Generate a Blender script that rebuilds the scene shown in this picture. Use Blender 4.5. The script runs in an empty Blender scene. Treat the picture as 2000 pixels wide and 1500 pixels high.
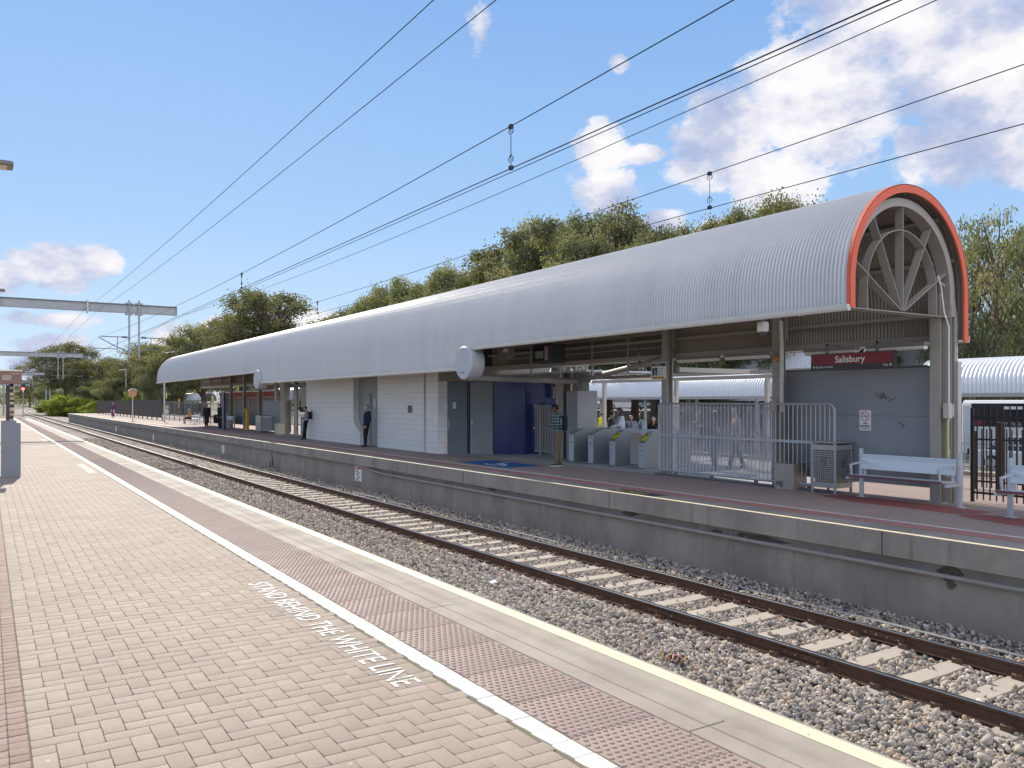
import bpy, bmesh, math, random
import numpy as np
from mathutils import Vector, Matrix
R = math.radians
rnd = random.Random(7)
C = bpy.context.scene.collection

# ------------------------------------------------------------------ camera
EYE = 1.85                      # eye height above the near platform
YAW = math.atan(1027/1600)      # view direction, clockwise from the track direction (+Y)
cam_d = bpy.data.cameras.new('camera'); cam = bpy.data.objects.new('camera', cam_d); C.objects.link(cam)
cam.location = (0, 0, EYE); cam.rotation_euler = (R(90), 0, -YAW)
cam_d.sensor_width = 36; cam_d.lens = 28.8; cam_d.shift_y = 0.01725
cam_d.clip_start = 0.05; cam_d.clip_end = 9000
bpy.context.scene.camera = cam
# ------------------------------------------------------------------ light
SUN_EL, SUN_AZ = R(34.5), R(6.5)     # azimuth clockwise from +Y
S = Vector((math.cos(SUN_EL)*math.sin(SUN_AZ), math.cos(SUN_EL)*math.cos(SUN_AZ), math.sin(SUN_EL)))
sd = bpy.data.lights.new('sun', 'SUN'); sd.energy = 4.3; sd.angle = R(0.53); sd.color = (1, 0.92, 0.79)
so = bpy.data.objects.new('sun', sd); C.objects.link(so); so.rotation_euler = (-S).to_track_quat('-Z', 'Y').to_euler()
so.location = (0, 0, 60)
scn = bpy.context.scene
scn.view_settings.view_transform = 'Standard'; scn.view_settings.look = 'None'
scn.view_settings.exposure = 0.50; scn.view_settings.gamma = 1
# ------------------------------------------------------------------ sky
world = bpy.data.worlds.new("World"); scn.world = world; world.use_nodes = True
wn = world.node_tree; wn.nodes.clear()
def N(tree, t, **kw):
    n = tree.nodes.new(t)
    for k, v in kw.items(): setattr(n, k, v)
    return n
def setin(tree, n, i, v):
    if v is None: return
    if isinstance(v, bpy.types.NodeSocket): tree.links.new(v, n.inputs[i])
    else: n.inputs[i].default_value = v
def M(tree, op, a, b=None, c=None, clamp=False):
    n = N(tree, 'ShaderNodeMath', operation=op, use_clamp=clamp)
    setin(tree, n, 0, a); setin(tree, n, 1, b)
    if c is not None: setin(tree, n, 2, c)
    return n.outputs[0]
def ramp(tree, fac, stops, interp='LINEAR'):
    n = N(tree, 'ShaderNodeValToRGB'); n.color_ramp.interpolation = interp
    cr = n.color_ramp
    while len(cr.elements) < len(stops): cr.elements.new(0.5)
    for e, (p, c) in zip(cr.elements, stops):
        e.position = p; e.color = (c[0], c[1], c[2], 1) if len(c) == 3 else c
    tree.links.new(fac, n.inputs[0]); return n.outputs[0]
def mixc(tree, fac, a, b, mode='MIX'):
    n = N(tree, 'ShaderNodeMix', data_type='RGBA', blend_type=mode)
    setin(tree, n, 0, fac)
    for i, v in ((6, a), (7, b)):
        if isinstance(v, bpy.types.NodeSocket): tree.links.new(v, n.inputs[i])
        else: n.inputs[i].default_value = (v[0], v[1], v[2], 1)
    return n.outputs[2]
sky = N(wn, 'ShaderNodeTexSky', sky_type='NISHITA', sun_disc=False, sun_elevation=SUN_EL, sun_rotation=SUN_AZ,
        altitude=50, air_density=1.0, dust_density=0.35, ozone_density=2.2)
tc = N(wn, 'ShaderNodeTexCoord'); sx = N(wn, 'ShaderNodeSeparateXYZ'); wn.links.new(tc.outputs['Generated'], sx.inputs[0])
az = M(wn, 'ARCTAN2', sx.outputs[0], sx.outputs[1]); el = M(wn, 'ARCSINE', sx.outputs[2])
# clouds: azimuth from +Y, elevation, half sizes (degrees)
clouds = [(53.0,19.6,6.2,5.4),(47.5,17.5,3.4,4.2),(50.5,14.6,3.6,2.6),(58.5,23.5,7,5.5),(64,19.5,7,5.0),(61.5,15.2,4.2,2.4),(68,24,6,7),(50.8,12.0,1.6,1.5),(66,14,4,2.2),
          (38.9,17.2,2.0,2.1,.9),(42.0,16.6,2.0,0.9,.7),(39.0,14.2,2.7,1.7),(48.2,15.0,4.6,1.5),(45.6,15.4,2.6,1.2),(58.6,15.9,1.1,1.2),(30.5,24.6,1.8,2.6,.55),(40.2,22.3,1.3,1.0,.6),
          (3.6,8.4,3.0,1.7,.9),(0.6,7.4,2.2,1.3,.8),(6.0,8.8,1.6,1.2,.9),(18.6,5.2,2.0,1.4),(3.0,5.0,4.0,0.8,.6),(10.5,3.6,2.2,1.2),(3.2,2.4,2.4,1.6),(10.0,4.4,1.3,0.9),(43,12.3,1.6,0.8),(47,11.6,1.6,0.8),
          (13,4.9,1.3,.7),(-8,12,6,3),(-20,22,8,4),(82,18,9,5),(100,26,10,5),(130,20,14,6),(-70,20,12,5),(180,24,15,6),(-150,40,30,14),(175,52,34,16),(145,36,24,12),(-110,34,22,12),(112,42,20,12),(-130,62,50,14),(160,30,40,14),(-175,30,40,12),(-160,14,20,6),(155,12,22,5)]  # the large ones behind the camera are unseen, added as neutral fill light
v = None
for a, e, ra, re, *wt in clouds:
    dx = M(wn, 'MULTIPLY', M(wn, 'SUBTRACT', az, R(a)), 1/R(ra)); dy = M(wn, 'MULTIPLY', M(wn, 'SUBTRACT', el, R(e)), 1/R(re))
    d = M(wn, 'SQRT', M(wn, 'ADD', M(wn, 'MULTIPLY', dx, dx), M(wn, 'MULTIPLY', dy, dy)))
    b = M(wn, 'SUBTRACT', wt[0] if wt else 1.0, d)
    v = b if v is None else M(wn, 'MAXIMUM', v, b)
v = M(wn, 'MAXIMUM', M(wn, 'MULTIPLY', v, 1.25), -1.2)
def wnoise(scale, detail, rough, off=0.0):
    mp = N(wn, 'ShaderNodeMapping'); wn.links.new(tc.outputs['Generated'], mp.inputs[0]); mp.inputs[1].default_value = (off, off*.7, off*1.3); mp.inputs[3].default_value = (1, 1, 1.5)
    n = N(wn, 'ShaderNodeTexNoise'); n.inputs['Scale'].default_value = scale; n.inputs['Detail'].default_value = detail; n.inputs['Roughness'].default_value = rough
    wn.links.new(mp.outputs[0], n.inputs[0]); return n.outputs[0]
n1 = wnoise(15, 11, 0.62); n2 = wnoise(6, 5, 0.5, 3.1); n3 = wnoise(10, 8, .58, 3.13)
dens = M(wn, 'ADD', v, M(wn, 'MULTIPLY', M(wn, 'SUBTRACT', n1, 0.47), 2.7))
cm = ramp(wn, dens, [(0.0, (0,0,0)), (0.10, (.25,.25,.25)), (0.30, (.82,.82,.82)), (.65, (.99,.99,.99))], 'EASE')
shade = M(wn, 'ADD', M(wn, 'MULTIPLY', M(wn, 'SUBTRACT', n3, 0.5), 3.4), M(wn, 'MULTIPLY', dens, .12))
cc = ramp(wn, M(wn, 'ADD', shade, 0.44), [(0.0, (.44,.51,.74)), (0.3, (.60,.64,.80)), (0.55, (.84,.83,.90)), (.8, (.98,.95,.96))])
hs = N(wn, 'ShaderNodeHueSaturation'); hs.inputs['Saturation'].default_value = 1.0; hs.inputs['Hue'].default_value = .5; wn.links.new(sky.outputs[0], hs.inputs['Color'])
# the photo's sky is an even, clear blue that pales towards the horizon: the physical sky is weighted down near the sun
grad = ramp(wn, M(wn, 'MULTIPLY', el, 1/R(60), clamp=True), [(0.0,(.63,.76,.90)),(.07,(.52,.70,.90)),(.2,(.36,.575,.89)),(.44,(.23,.43,.80)),(.62,(.19,.32,.54)),(1,(.15,.24,.38))])
b0 = N(wn, 'ShaderNodeBackground'); wn.links.new(hs.outputs[0], b0.inputs[0]); b0.inputs[1].default_value = 0.10
bg = N(wn, 'ShaderNodeBackground'); wn.links.new(grad, bg.inputs[0]); bg.inputs[1].default_value = 0.76
b1 = N(wn, 'ShaderNodeMixShader'); b1.inputs[0].default_value = .93; wn.links.new(b0.outputs[0], b1.inputs[1]); wn.links.new(bg.outputs[0], b1.inputs[2])
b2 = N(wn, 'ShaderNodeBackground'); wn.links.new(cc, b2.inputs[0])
# clouds opposite the sun, out of view, are brightened to fill the shade
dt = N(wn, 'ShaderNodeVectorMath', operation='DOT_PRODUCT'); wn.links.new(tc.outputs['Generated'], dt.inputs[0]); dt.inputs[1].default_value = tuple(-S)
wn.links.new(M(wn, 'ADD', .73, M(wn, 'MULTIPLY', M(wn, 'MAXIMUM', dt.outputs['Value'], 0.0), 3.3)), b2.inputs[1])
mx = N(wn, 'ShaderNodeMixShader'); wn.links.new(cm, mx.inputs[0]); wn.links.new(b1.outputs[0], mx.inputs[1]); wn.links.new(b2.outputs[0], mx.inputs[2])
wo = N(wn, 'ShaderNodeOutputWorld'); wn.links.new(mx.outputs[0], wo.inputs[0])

# ------------------------------------------------------------------ measuring helpers (photo pixel -> place in the world)
_L = math.hypot(1027, 1600); _c, _s = 1600/_L, 1027/_L
def W(x, y, p):                 # point on the upright plane X = p
    Z = _L*p/(x+27); X = (x-1000)/1600*Z
    return Vector((p, -_s*X + _c*Z, EYE + (784.5-y)*Z/1600))
def G(x, y, z=0.0):             # point on the level plane z
    Z = (EYE-z)*1600/(y-784.5); X = (x-1000)/1600*Z
    return Vector((_c*X + _s*Z, -_s*X + _c*Z, z))
def PX(x, Y):                   # X of pixel column x on the cross plane Y
    q = (x-1000)/1600
    return (Y*_s + q*Y*_c)/(_c - q*_s)

# ------------------------------------------------------------------ materials
MATS = {}
def pbr(name, col, rough=.6, metal=0.0, var=0.0, vs=3.0, col2=None, bump=0.0, bs=40.0, tint=None, spec=None, detail=5, streak=False, extra=None):
    """Principled material; var mixes towards col2 (or a darker col) by noise, tint = name of a float attribute spread over a ramp"""
    m = bpy.data.materials.new(name); m.use_nodes = True; t = m.node_tree; b = t.nodes['Principled BSDF']
    b.inputs['Roughness'].default_value = rough; b.inputs['Metallic'].default_value = metal
    if spec is not None: b.inputs['Specular IOR Level'].default_value = spec
    co = N(t, 'ShaderNodeTexCoord').outputs['Object']
    src = None
    if tint:
        a = N(t, 'ShaderNodeAttribute', attribute_name='tint'); src = ramp(t, a.outputs['Fac'], tint)
    if var > 0:
        mp = N(t, 'ShaderNodeMapping'); t.links.new(co, mp.inputs[0])
        if streak: mp.inputs[3].default_value = (1, 1, .12)
        n = N(t, 'ShaderNodeTexNoise'); n.inputs['Scale'].default_value = vs; n.inputs['Detail'].default_value = detail; n.inputs['Roughness'].default_value = .6
        t.links.new(mp.outputs[0], n.inputs[0])
        f = M(t, 'MULTIPLY', M(t, 'SUBTRACT', n.outputs[0], .35, clamp=True), var*3.0, clamp=True)
        c2 = col2 if col2 else tuple(x*.55 for x in col)
        src = mixc(t, f, src if src else col, c2)
        rr = M(t, 'ADD', M(t, 'MULTIPLY', n.outputs[0], .25*(1-metal*.3)), rough-.12); t.links.new(rr, b.inputs['Roughness'])
    if src is not None: t.links.new(src, b.inputs['Base Color'])
    else: b.inputs['Base Color'].default_value = (*col, 1)
    if bump > 0:
        n = N(t, 'ShaderNodeTexNoise'); n.inputs['Scale'].default_value = bs; n.inputs['Detail'].default_value = 4; t.links.new(co, n.inputs[0])
        bp = N(t, 'ShaderNodeBump'); bp.inputs['Strength'].default_value = bump; bp.inputs['Distance'].default_value = .01
        t.links.new(n.outputs[0], bp.inputs['Height']); t.links.new(bp.outputs[0], b.inputs['Normal'])
    m['_'] = 1; MATS[name] = m; return m
def swz(t, co, order):
    s = N(t, 'ShaderNodeSeparateXYZ'); t.links.new(co, s.inputs[0]); c = N(t, 'ShaderNodeCombineXYZ')
    for i, k in enumerate(order):
        if k is not None: t.links.new(s.outputs[k], c.inputs[i])
    return c.outputs[0]
def tilemat(name, col, mortar, w, h, order, offset=0.0, rough=.35, ms=.004, col2=None, var=.25, bump=.4, vs=1.2):
    m = bpy.data.materials.new(name); m.use_nodes = True; t = m.node_tree; b = t.nodes['Principled BSDF']
    g = N(t, 'ShaderNodeNewGeometry').outputs['Position']; co = swz(t, g, order)
    br = N(t, 'ShaderNodeTexBrick'); br.offset = offset; br.squash = 1; t.links.new(co, br.inputs[0])
    br.inputs['Scale'].default_value = 1; br.inputs['Mortar Size'].default_value = ms; br.inputs['Brick Width'].default_value = w; br.inputs['Row Height'].default_value = h
    br.inputs['Color1'].default_value = (*col, 1); br.inputs['Color2'].default_value = (*(col2 or col), 1); br.inputs['Mortar'].default_value = (*mortar, 1); br.inputs['Bias'].default_value = 0
    n = N(t, 'ShaderNodeTexNoise'); n.inputs['Scale'].default_value = vs; n.inputs['Detail'].default_value = 6; t.links.new(g, n.inputs[0])
    f = M(t, 'MULTIPLY', M(t, 'SUBTRACT', n.outputs[0], .4, clamp=True), var*4, clamp=True)
    t.links.new(mixc(t, f, br.outputs[0], tuple(x*.7 for x in col)), b.inputs['Base Color'])
    t.links.new(M(t, 'ADD', rough, M(t, 'MULTIPLY', br.outputs[1], .3)), b.inputs['Roughness'])
    bp = N(t, 'ShaderNodeBump'); bp.invert = True; bp.inputs['Strength'].default_value = bump; bp.inputs['Distance'].default_value = .004
    t.links.new(br.outputs[1], bp.inputs['Height']); t.links.new(bp.outputs[0], b.inputs['Normal'])
    MATS[name] = m; return m

galv = pbr('galvanised', (.50,.52,.55), .42, .75, .25, 2.0, (.36,.38,.42), .15, 30)
roofm = pbr('zincalume', (.61,.61,.62), .45, .28, .25, .35, (.46,.465,.485), .0, 30, detail=7)
steelgrey = pbr('grey_paint', (.36,.335,.295), .5, 0, .25, 2.5, (.27,.25,.22), .1, 60)
steeldark = pbr('dark_grey_paint', (.14,.145,.15), .5, 0, .2, 3)
red = pbr('red_paint', (.70,.13,.06), .5, 0, .25, 2.5, (.56,.09,.05))
guttm = pbr('gutter_cream', (.62,.60,.56), .45, 0, .25, 4, (.45,.42,.38))
white = pbr('white_paint', (.78,.78,.78), .45, 0, .1, 5, (.62,.62,.62))
stainless = pbr('stainless', (.42,.415,.41), .34, .6, .3, 6, (.30,.30,.30), .05, 80)
blackp = pbr('black_paint', (.012,.013,.016), .45)
brownfence = pbr('brown_fence', (.045,.03,.026), .6, 0, .3, 5)
darkglass = pbr('dark_glass', (.012,.015,.02), .08, 0, spec=.8)
whitelens = pbr('lamp_lens', (.85,.83,.78), .4)
yellow = pbr('yellow_paint', (.65,.36,.03), .5, 0, .2, 6)
brightyellow = pbr('bright_yellow', (.75,.72,.05), .5)
bluep = pbr('navy_paint', (.02,.03,.13), .4)
conc = pbr('concrete_wall', (.35,.31,.27), .85, 0, .75, 1.3, (.25,.22,.195), .5, 55, streak=True, detail=9)
concedge = pbr('concrete_edge', (.40,.35,.295), .85, 0, .8, 1.6, (.27,.23,.19), .35, 90, detail=8)
concrete = pbr('concrete_plain', (.36,.36,.36), .85, 0, .4, 2.0, (.28,.28,.28), .3, 70)
sleeperm = pbr('sleeper_concrete', (.45,.40,.345), .85, 0, .6, 5, (.36,.31,.26), .5, 60, detail=8)
rustm = pbr('rail_rust', (.13,.066,.04), .65, .1, .5, 12, (.06,.033,.022), .4, 60)
railtop = pbr('rail_running_face', (.62,.60,.58), .26, 1.0, .2, 20, (.40,.32,.26))
black_rubber = pbr('rubber', (.02,.02,.02), .8)

t = roofm.node_tree
for n_ in t.nodes:
    if n_.type == 'MAPPING': n_.inputs[3].default_value = (.3, 6.0, .3)
# render and water marks on the concrete
t = conc.node_tree; b = t.nodes['Principled BSDF']; src = b.inputs['Base Color'].links[0].from_socket
gp_ = N(t, 'ShaderNodeNewGeometry').outputs['Position']; mp = N(t, 'ShaderNodeMapping'); t.links.new(gp_, mp.inputs[0]); mp.inputs[3].default_value = (1, 1, .10)
n_ = N(t, 'ShaderNodeTexNoise'); n_.inputs['Scale'].default_value = 6; n_.inputs['Detail'].default_value = 8; n_.inputs['Roughness'].default_value = .7; t.links.new(mp.outputs[0], n_.inputs[0])
c1 = mixc(t, ramp(t, n_.outputs[0], [(.56,(0,0,0)),(.75,(.5,.5,.5))]), src, (.42,.39,.35)); c1 = mixc(t, ramp(t, n_.outputs[0], [(.25,(.75,.75,.75)),(.44,(0,0,0))]), c1, (.10,.085,.07))
n_ = N(t, 'ShaderNodeTexNoise'); n_.inputs['Scale'].default_value = .8; n_.inputs['Detail'].default_value = 10; n_.inputs['Roughness'].default_value = .65; t.links.new(gp_, n_.inputs[0])
c1 = mixc(t, ramp(t, n_.outputs[0], [(.42,(0,0,0)),(.60,(.45,.45,.45))]), c1, (.16,.14,.125))
t.links.new(c1, b.inputs['Base Color'])
# thin sheet: bright zinc outside, darker brown on the underside
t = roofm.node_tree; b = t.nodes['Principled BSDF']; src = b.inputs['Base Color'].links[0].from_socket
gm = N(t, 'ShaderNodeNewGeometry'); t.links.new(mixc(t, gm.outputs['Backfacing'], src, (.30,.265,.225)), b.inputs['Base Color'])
# ------------------------------------------------------------------ object helpers
def wloc(o):
    v = Vector((0,0,0))
    while o is not None: v += o.location; o = o.parent
    return v
def setp(o, label=None, cat=None, group=None, kind=None):
    if label: o['label'] = label
    if cat: o['category'] = cat
    if group: o['group'] = group
    if kind: o['kind'] = kind
    return o
def thing(name, label, cat, loc=(0,0,0), group=None, rz=0):
    o = bpy.data.objects.new(name, None); C.objects.link(o); o.location = loc; o.rotation_euler = (0,0,rz)
    o.empty_display_size = .2
    return setp(o, label, cat, group)
def linkmesh(name, me, mats, parent=None, loc=None, smooth=False):
    for m in (mats if isinstance(mats, (list, tuple)) else [mats]): me.materials.append(m)
    o = bpy.data.objects.new(name, me); C.objects.link(o)
    if smooth: me.shade_smooth()
    if parent is not None: o.parent = parent
    if loc is not None: o.location = loc
    return o
class MB:
    """collects shapes (in world coordinates, or local ones when local=True at build)"""
    def __init__(s): s.V = []; s.F = []; s.I = []; s.m = 0
    def mat(s, i): s.m = i; return s
    def add(s, vs, fs):
        n = len(s.V); s.V += [tuple(v) for v in vs]; s.F += [tuple(i+n for i in f) for f in fs]; s.I += [s.m]*len(fs); return s
    def box(s, x0, x1, y0, y1, z0, z1):
        v = [(x,y,z) for z in (z0,z1) for y in (y0,y1) for x in (x0,x1)]
        return s.add(v, [(0,2,3,1),(4,5,7,6),(0,1,5,4),(2,6,7,3),(0,4,6,2),(1,3,7,5)])
    def obox(s, c, u, v, w):                 # centre and three half-axis vectors
        c, u, v, w = map(Vector, (c, u, v, w))
        P = [c + a*u + b*v + d*w for d in (-1,1) for b in (-1,1) for a in (-1,1)]
        F = [(0,2,3,1),(4,5,7,6),(0,1,5,4),(2,6,7,3),(0,4,6,2),(1,3,7,5)]
        if u.cross(v).dot(w) < 0: F = [f[::-1] for f in F]
        return s.add(P, F)
    def bar(s, a, b, w, h, up=(0,0,1)):      # rectangular bar from a to b
        a, b = Vector(a), Vector(b); d = b-a; L = d.length
        if L < 1e-6: return s
        d.normalize(); u = Vector(up)
        if abs(d.dot(u)) > .98: u = Vector((0,1,0))
        r = d.cross(u).normalized(); u2 = r.cross(d)
        return s.obox((a+b)/2, d*L/2, r*w/2, u2*h/2)
    def tube(s, pts, r, n=8, caps=True):
        pts = [Vector(p) for p in pts]; rr = r if isinstance(r, (list,tuple)) else [r]*len(pts)
        rings = []; prev = None
        for i, p in enumerate(pts):
            d = (pts[min(i+1,len(pts)-1)] - pts[max(i-1,0)]).normalized()
            if prev is None:
                u = Vector((0,0,1)) if abs(d.z) < .9 else Vector((1,0,0)); prev = d.cross(u).normalized()
            a = (prev - d*prev.dot(d)).normalized(); b = d.cross(a); prev = a
            rings.append([p + (a*math.cos(2*math.pi*k/n) + b*math.sin(2*math.pi*k/n))*rr[i] for k in range(n)])
        vs = [v for g in rings for v in g]; fs = []
        for i in range(len(pts)-1):
            for k in range(n): fs.append((i*n+k, i*n+(k+1)%n, (i+1)*n+(k+1)%n, (i+1)*n+k))
        if caps: fs.append(tuple(range(n))[::-1]); fs.append(tuple((len(pts)-1)*n+k for k in range(n)))
        return s.add(vs, fs)
    def lathe(s, prof, c=(0,0,0), axis='z', n=24):   # prof: (r, h) along axis
        c = Vector(c); vs = []; fs = []
        for r, h in prof:
            for k in range(n):
                a = 2*math.pi*k/n; q = (r*math.cos(a), r*math.sin(a), h)
                if axis == 'x': q = (q[2], q[0], q[1])
                if axis == 'y': q = (q[1], q[2], q[0])
                vs.append(c + Vector(q))
        for i in range(len(prof)-1):
            for k in range(n): fs.append((i*n+k, i*n+(k+1)%n, (i+1)*n+(k+1)%n, (i+1)*n+k))
        fs.append(tuple(range(n))[::-1]); fs.append(tuple((len(prof)-1)*n+k for k in range(n)))
        return s.add(vs, fs)
    def prism(s, poly, axis, a, b):          # poly: 2D points; axis 'x': (y,z); 'y': (x,z); 'z': (x,y)
        f = {'x': lambda p,h: (h,p[0],p[1]), 'y': lambda p,h: (p[0],h,p[1]), 'z': lambda p,h: (p[0],p[1],h)}[axis]
        n = len(poly); vs = [f(p,a) for p in poly]+[f(p,b) for p in poly]
        fs = [tuple(range(n))[::-1], tuple(range(n,2*n))]+[(i,(i+1)%n,n+(i+1)%n,n+i) for i in range(n)]
        return s.add(vs, fs)
    def ball(s, c, r, n=10, m=6):
        rx, ry, rz = r if isinstance(r,(tuple,list)) else (r,r,r); c = Vector(c)
        vs = [c+Vector((0,0,-rz))]
        for i in range(1,m):
            t = -math.pi/2+math.pi*i/m
            vs += [c+Vector((rx*math.cos(t)*math.cos(2*math.pi*k/n), ry*math.cos(t)*math.sin(2*math.pi*k/n), rz*math.sin(t))) for k in range(n)]
        vs.append(c+Vector((0,0,rz))); fs = []
        for k in range(n): fs.append((0,1+(k+1)%n,1+k))
        for i in range(m-2):
            for k in range(n): fs.append((1+i*n+k,1+i*n+(k+1)%n,1+(i+1)*n+(k+1)%n,1+(i+1)*n+k))
        for k in range(n): fs.append((len(vs)-1,1+(m-2)*n+k,1+(m-2)*n+(k+1)%n))
        return s.add(vs, fs)
    def mesh(s, name, off=None):
        me = bpy.data.meshes.new(name); V = s.V
        if off is not None and off.length > 0: V = [(a-off.x, b-off.y, c-off.z) for a,b,c in V]
        me.from_pydata(V, [], s.F); me.polygons.foreach_set('material_index', s.I); me.update(); return me
    def build(s, name, mats, parent=None, smooth=False, local=False, bevel=0, loc=None, fixn=True):
        off = None
        if parent is not None and not local: off = wloc(parent)
        if parent is None and loc is not None and not local: off = Vector(loc)
        me = s.mesh(name, off)
        if bevel or fixn:
            bm = bmesh.new(); bm.from_mesh(me)
            if fixn: bmesh.ops.recalc_face_normals(bm, faces=bm.faces)
            if bevel:
                ed = [e for e in bm.edges if len(e.link_faces) == 2 and e.calc_face_angle(0) > .6]
                bmesh.ops.bevel(bm, geom=ed, offset=bevel, segments=1, affect='EDGES', clamp_overlap=True)
            bm.to_mesh(me); bm.free()
        if smooth: 
            me.shade_smooth()
            try: me.set_sharp_from_angle(angle=R(40))
            except Exception: pass
        return linkmesh(name, me, mats, parent, None if parent is not None else loc)
def struct(o): o['kind'] = 'structure'; return o
def dup(root, loc, rz=None, label=None, scale=None):
    r = root.copy(); C.objects.link(r); r.location = loc
    if rz is not None: r.rotation_euler = (0,0,rz)
    if scale is not None: r.scale = scale
    if label: r['label'] = label
    for ch in list(root.children):
        c = ch.copy(); C.objects.link(c); c.parent = r
        for g in ch.children:
            d = g.copy(); C.objects.link(d); d.parent = c
    return r
def text(s, size, at, right, up, mat, parent=None, name='lettering', align='LEFT', ext=.0015, xs=1.0, font_bold=0.0):
    cu = bpy.data.curves.new('t', 'FONT'); cu.body = s; cu.size = size; cu.align_x = align; cu.extrude = ext; cu.resolution_u = 3; cu.offset = font_bold
    to = bpy.data.objects.new('t', cu); C.objects.link(to)
    me = bpy.data.meshes.new_from_object(to.evaluated_get(bpy.context.evaluated_depsgraph_get())); me.name = name
    bpy.data.objects.remove(to); bpy.data.curves.remove(cu)
    r, u = Vector(right).normalized(), Vector(up).normalized(); nrm = r.cross(u)
    T = Matrix((( r.x*xs,u.x,nrm.x,at[0]),(r.y*xs,u.y,nrm.y,at[1]),(r.z*xs,u.z,nrm.z,at[2]),(0,0,0,1)))
    if parent is not None: T = Matrix.Translation(-wloc(parent)) @ T
    me.transform(T); me.materials.clear()
    return linkmesh(name, me, mat, parent)
def numesh(name, V, F3=None, F4=None, tint=None):
    """fast mesh from numpy arrays; tint = per-face float"""
    me = bpy.data.meshes.new(name); F = F3 if F3 is not None else F4; k = F.shape[1]
    me.vertices.add(len(V)); me.vertices.foreach_set('co', V.astype(np.float32).ravel())
    me.loops.add(F.size); me.loops.foreach_set('vertex_index', F.astype(np.int32).ravel())
    me.polygons.add(len(F)); me.polygons.foreach_set('loop_start', np.arange(0, F.size, k, dtype=np.int32))
    try: me.polygons.foreach_set('loop_total', np.full(len(F), k, dtype=np.int32))
    except Exception: pass
    if tint is not None:
        a = me.attributes.new('tint', 'FLOAT', 'FACE'); a.data.foreach_set('value', tint.astype(np.float32))
    me.update(calc_edges=True); me.validate(); return me
# ================================================================== SETTING
RT = -1.19     # rail top
BL = -1.375    # ballast level
dirt = pbr('dry_ground', (.22,.17,.12), .95, 0, .8, .12, (.10,.10,.055), .4, 3, detail=9)
m = MB()
prof = [(-4000,-1.5),(3.5,-1.5),(21,-1.5),(21.05,-1.13),(4000,-1.13)]
ys = [-400,-60,0,60,160,400,1000,5000]
vs = [(x,y,z) for y in ys for x,z in prof]; n = len(prof)
m.add(vs, [(j*n+i, j*n+i+1, (j+1)*n+i+1, (j+1)*n+i) for j in range(len(ys)-1) for i in range(n-1)])
struct(m.build('ground', dirt, fixn=False))
asph = pbr('asphalt', (.20,.195,.19), .9, 0, .5, .5, (.14,.14,.14), .3, 60)
m = MB(); m.box(24, 160, -60, 240, -1.2, -1.12)
struct(m.build('road', asph))
m = MB(); m.box(56, 130, 38, 140, -1.4, .9); struct(m.build('raised_car_park', asph))
# --- far platform body, and its layers
m = MB(); m.prism([(10.79,0),(10.79,-.34),(10.93,-.36),(10.93,-1.55),(21,-1.55),(21,0)], 'y', -14, 146)
fp = struct(m.build('far_platform', conc))
farpave = tilemat('far_paving', (.36,.275,.245), (.17,.13,.11), .23, .115, (1,0,None), .5, .85, .006, (.31,.235,.21), .3, .3)
m = MB(); m.box(11.86, 20.9, -13.9, 145.9, -.01, .004); struct(m.build('far_paving', farpave))
tactmat = bpy.data.materials.new('tactile_red'); tactmat.use_nodes = True
t = tactmat.node_tree; b = t.nodes['Principled BSDF']; b.inputs['Roughness'].default_value = .8
g = N(t, 'ShaderNodeNewGeometry').outputs['Position']
vo = N(t, 'ShaderNodeTexVoronoi'); vo.inputs['Scale'].default_value = 20; vo.inputs['Randomness'].default_value = 0; t.links.new(swz(t, g, (0,1,None)), vo.inputs[0])
no = N(t, 'ShaderNodeTexNoise'); no.inputs['Scale'].default_value = 1.5; no.inputs['Detail'].default_value = 7; t.links.new(g, no.inputs[0])
dome = ramp(t, vo.outputs[0], [(0,(1,1,1)),(.3,(1,1,1)),(.42,(0,0,0))])
base = mixc(t, M(t,'MULTIPLY',M(t,'SUBTRACT',no.outputs[0],.4,clamp=True),3,clamp=True), (.44,.19,.165), (.34,.18,.16))
t.links.new(mixc(t, dome, mixc(t, .25, base, (.10,.07,.07)), base), b.inputs['Base Color'])
bp = N(t, 'ShaderNodeBump'); bp.inputs['Strength'].default_value = .8; bp.inputs['Distance'].default_value = .006; t.links.new(dome, bp.inputs['Height']); t.links.new(bp.outputs[0], b.inputs['Normal'])
m = MB()
y = -13.9
while y < 145: m.box(11.39, 11.77, y, y+.594, -.01, .006); y += .6
struct(m.build('far_tactile_strip', tactmat))
def paintmat(name, col, worn=.5, scale=9, edge=.5):
    """road paint with worn gaps (alpha by noise)"""
    m = bpy.data.materials.new(name); m.use_nodes = True; t = m.node_tree; b = t.nodes['Principled BSDF']
    b.inputs['Base Color'].default_value = (*col,1); b.inputs['Roughness'].default_value = .6
    g = N(t, 'ShaderNodeNewGeometry').outputs['Position']
    n = N(t, 'ShaderNodeTexNoise'); n.inputs['Scale'].default_value = scale; n.inputs['Detail'].default_value = 10; n.inputs['Roughness'].default_value = .7; t.links.new(g, n.inputs[0])
    n2 = N(t, 'ShaderNodeTexNoise'); n2.inputs['Scale'].default_value = scale*.15; t.links.new(g, n2.inputs[0])
    f = M(t, 'ADD', n.outputs[0], M(t, 'MULTIPLY', M(t,'SUBTRACT',n2.outputs[0],.5), .4))
    a = ramp(t, f, [(worn-.04,(0,0,0)),(worn,(1,1,1))]); t.links.new(a, b.inputs['Alpha'])
    t.links.new(mixc(t, M(t,'MULTIPLY',n2.outputs[0],.6), (*col,), tuple(c*.8 for c in col)), b.inputs['Base Color'])
    MATS[name] = m; return m
wl = paintmat('white_line_paint', (.74,.74,.74), .30)
wlw = paintmat('worn_white_paint', (.66,.64,.61), .42, 26)
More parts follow.
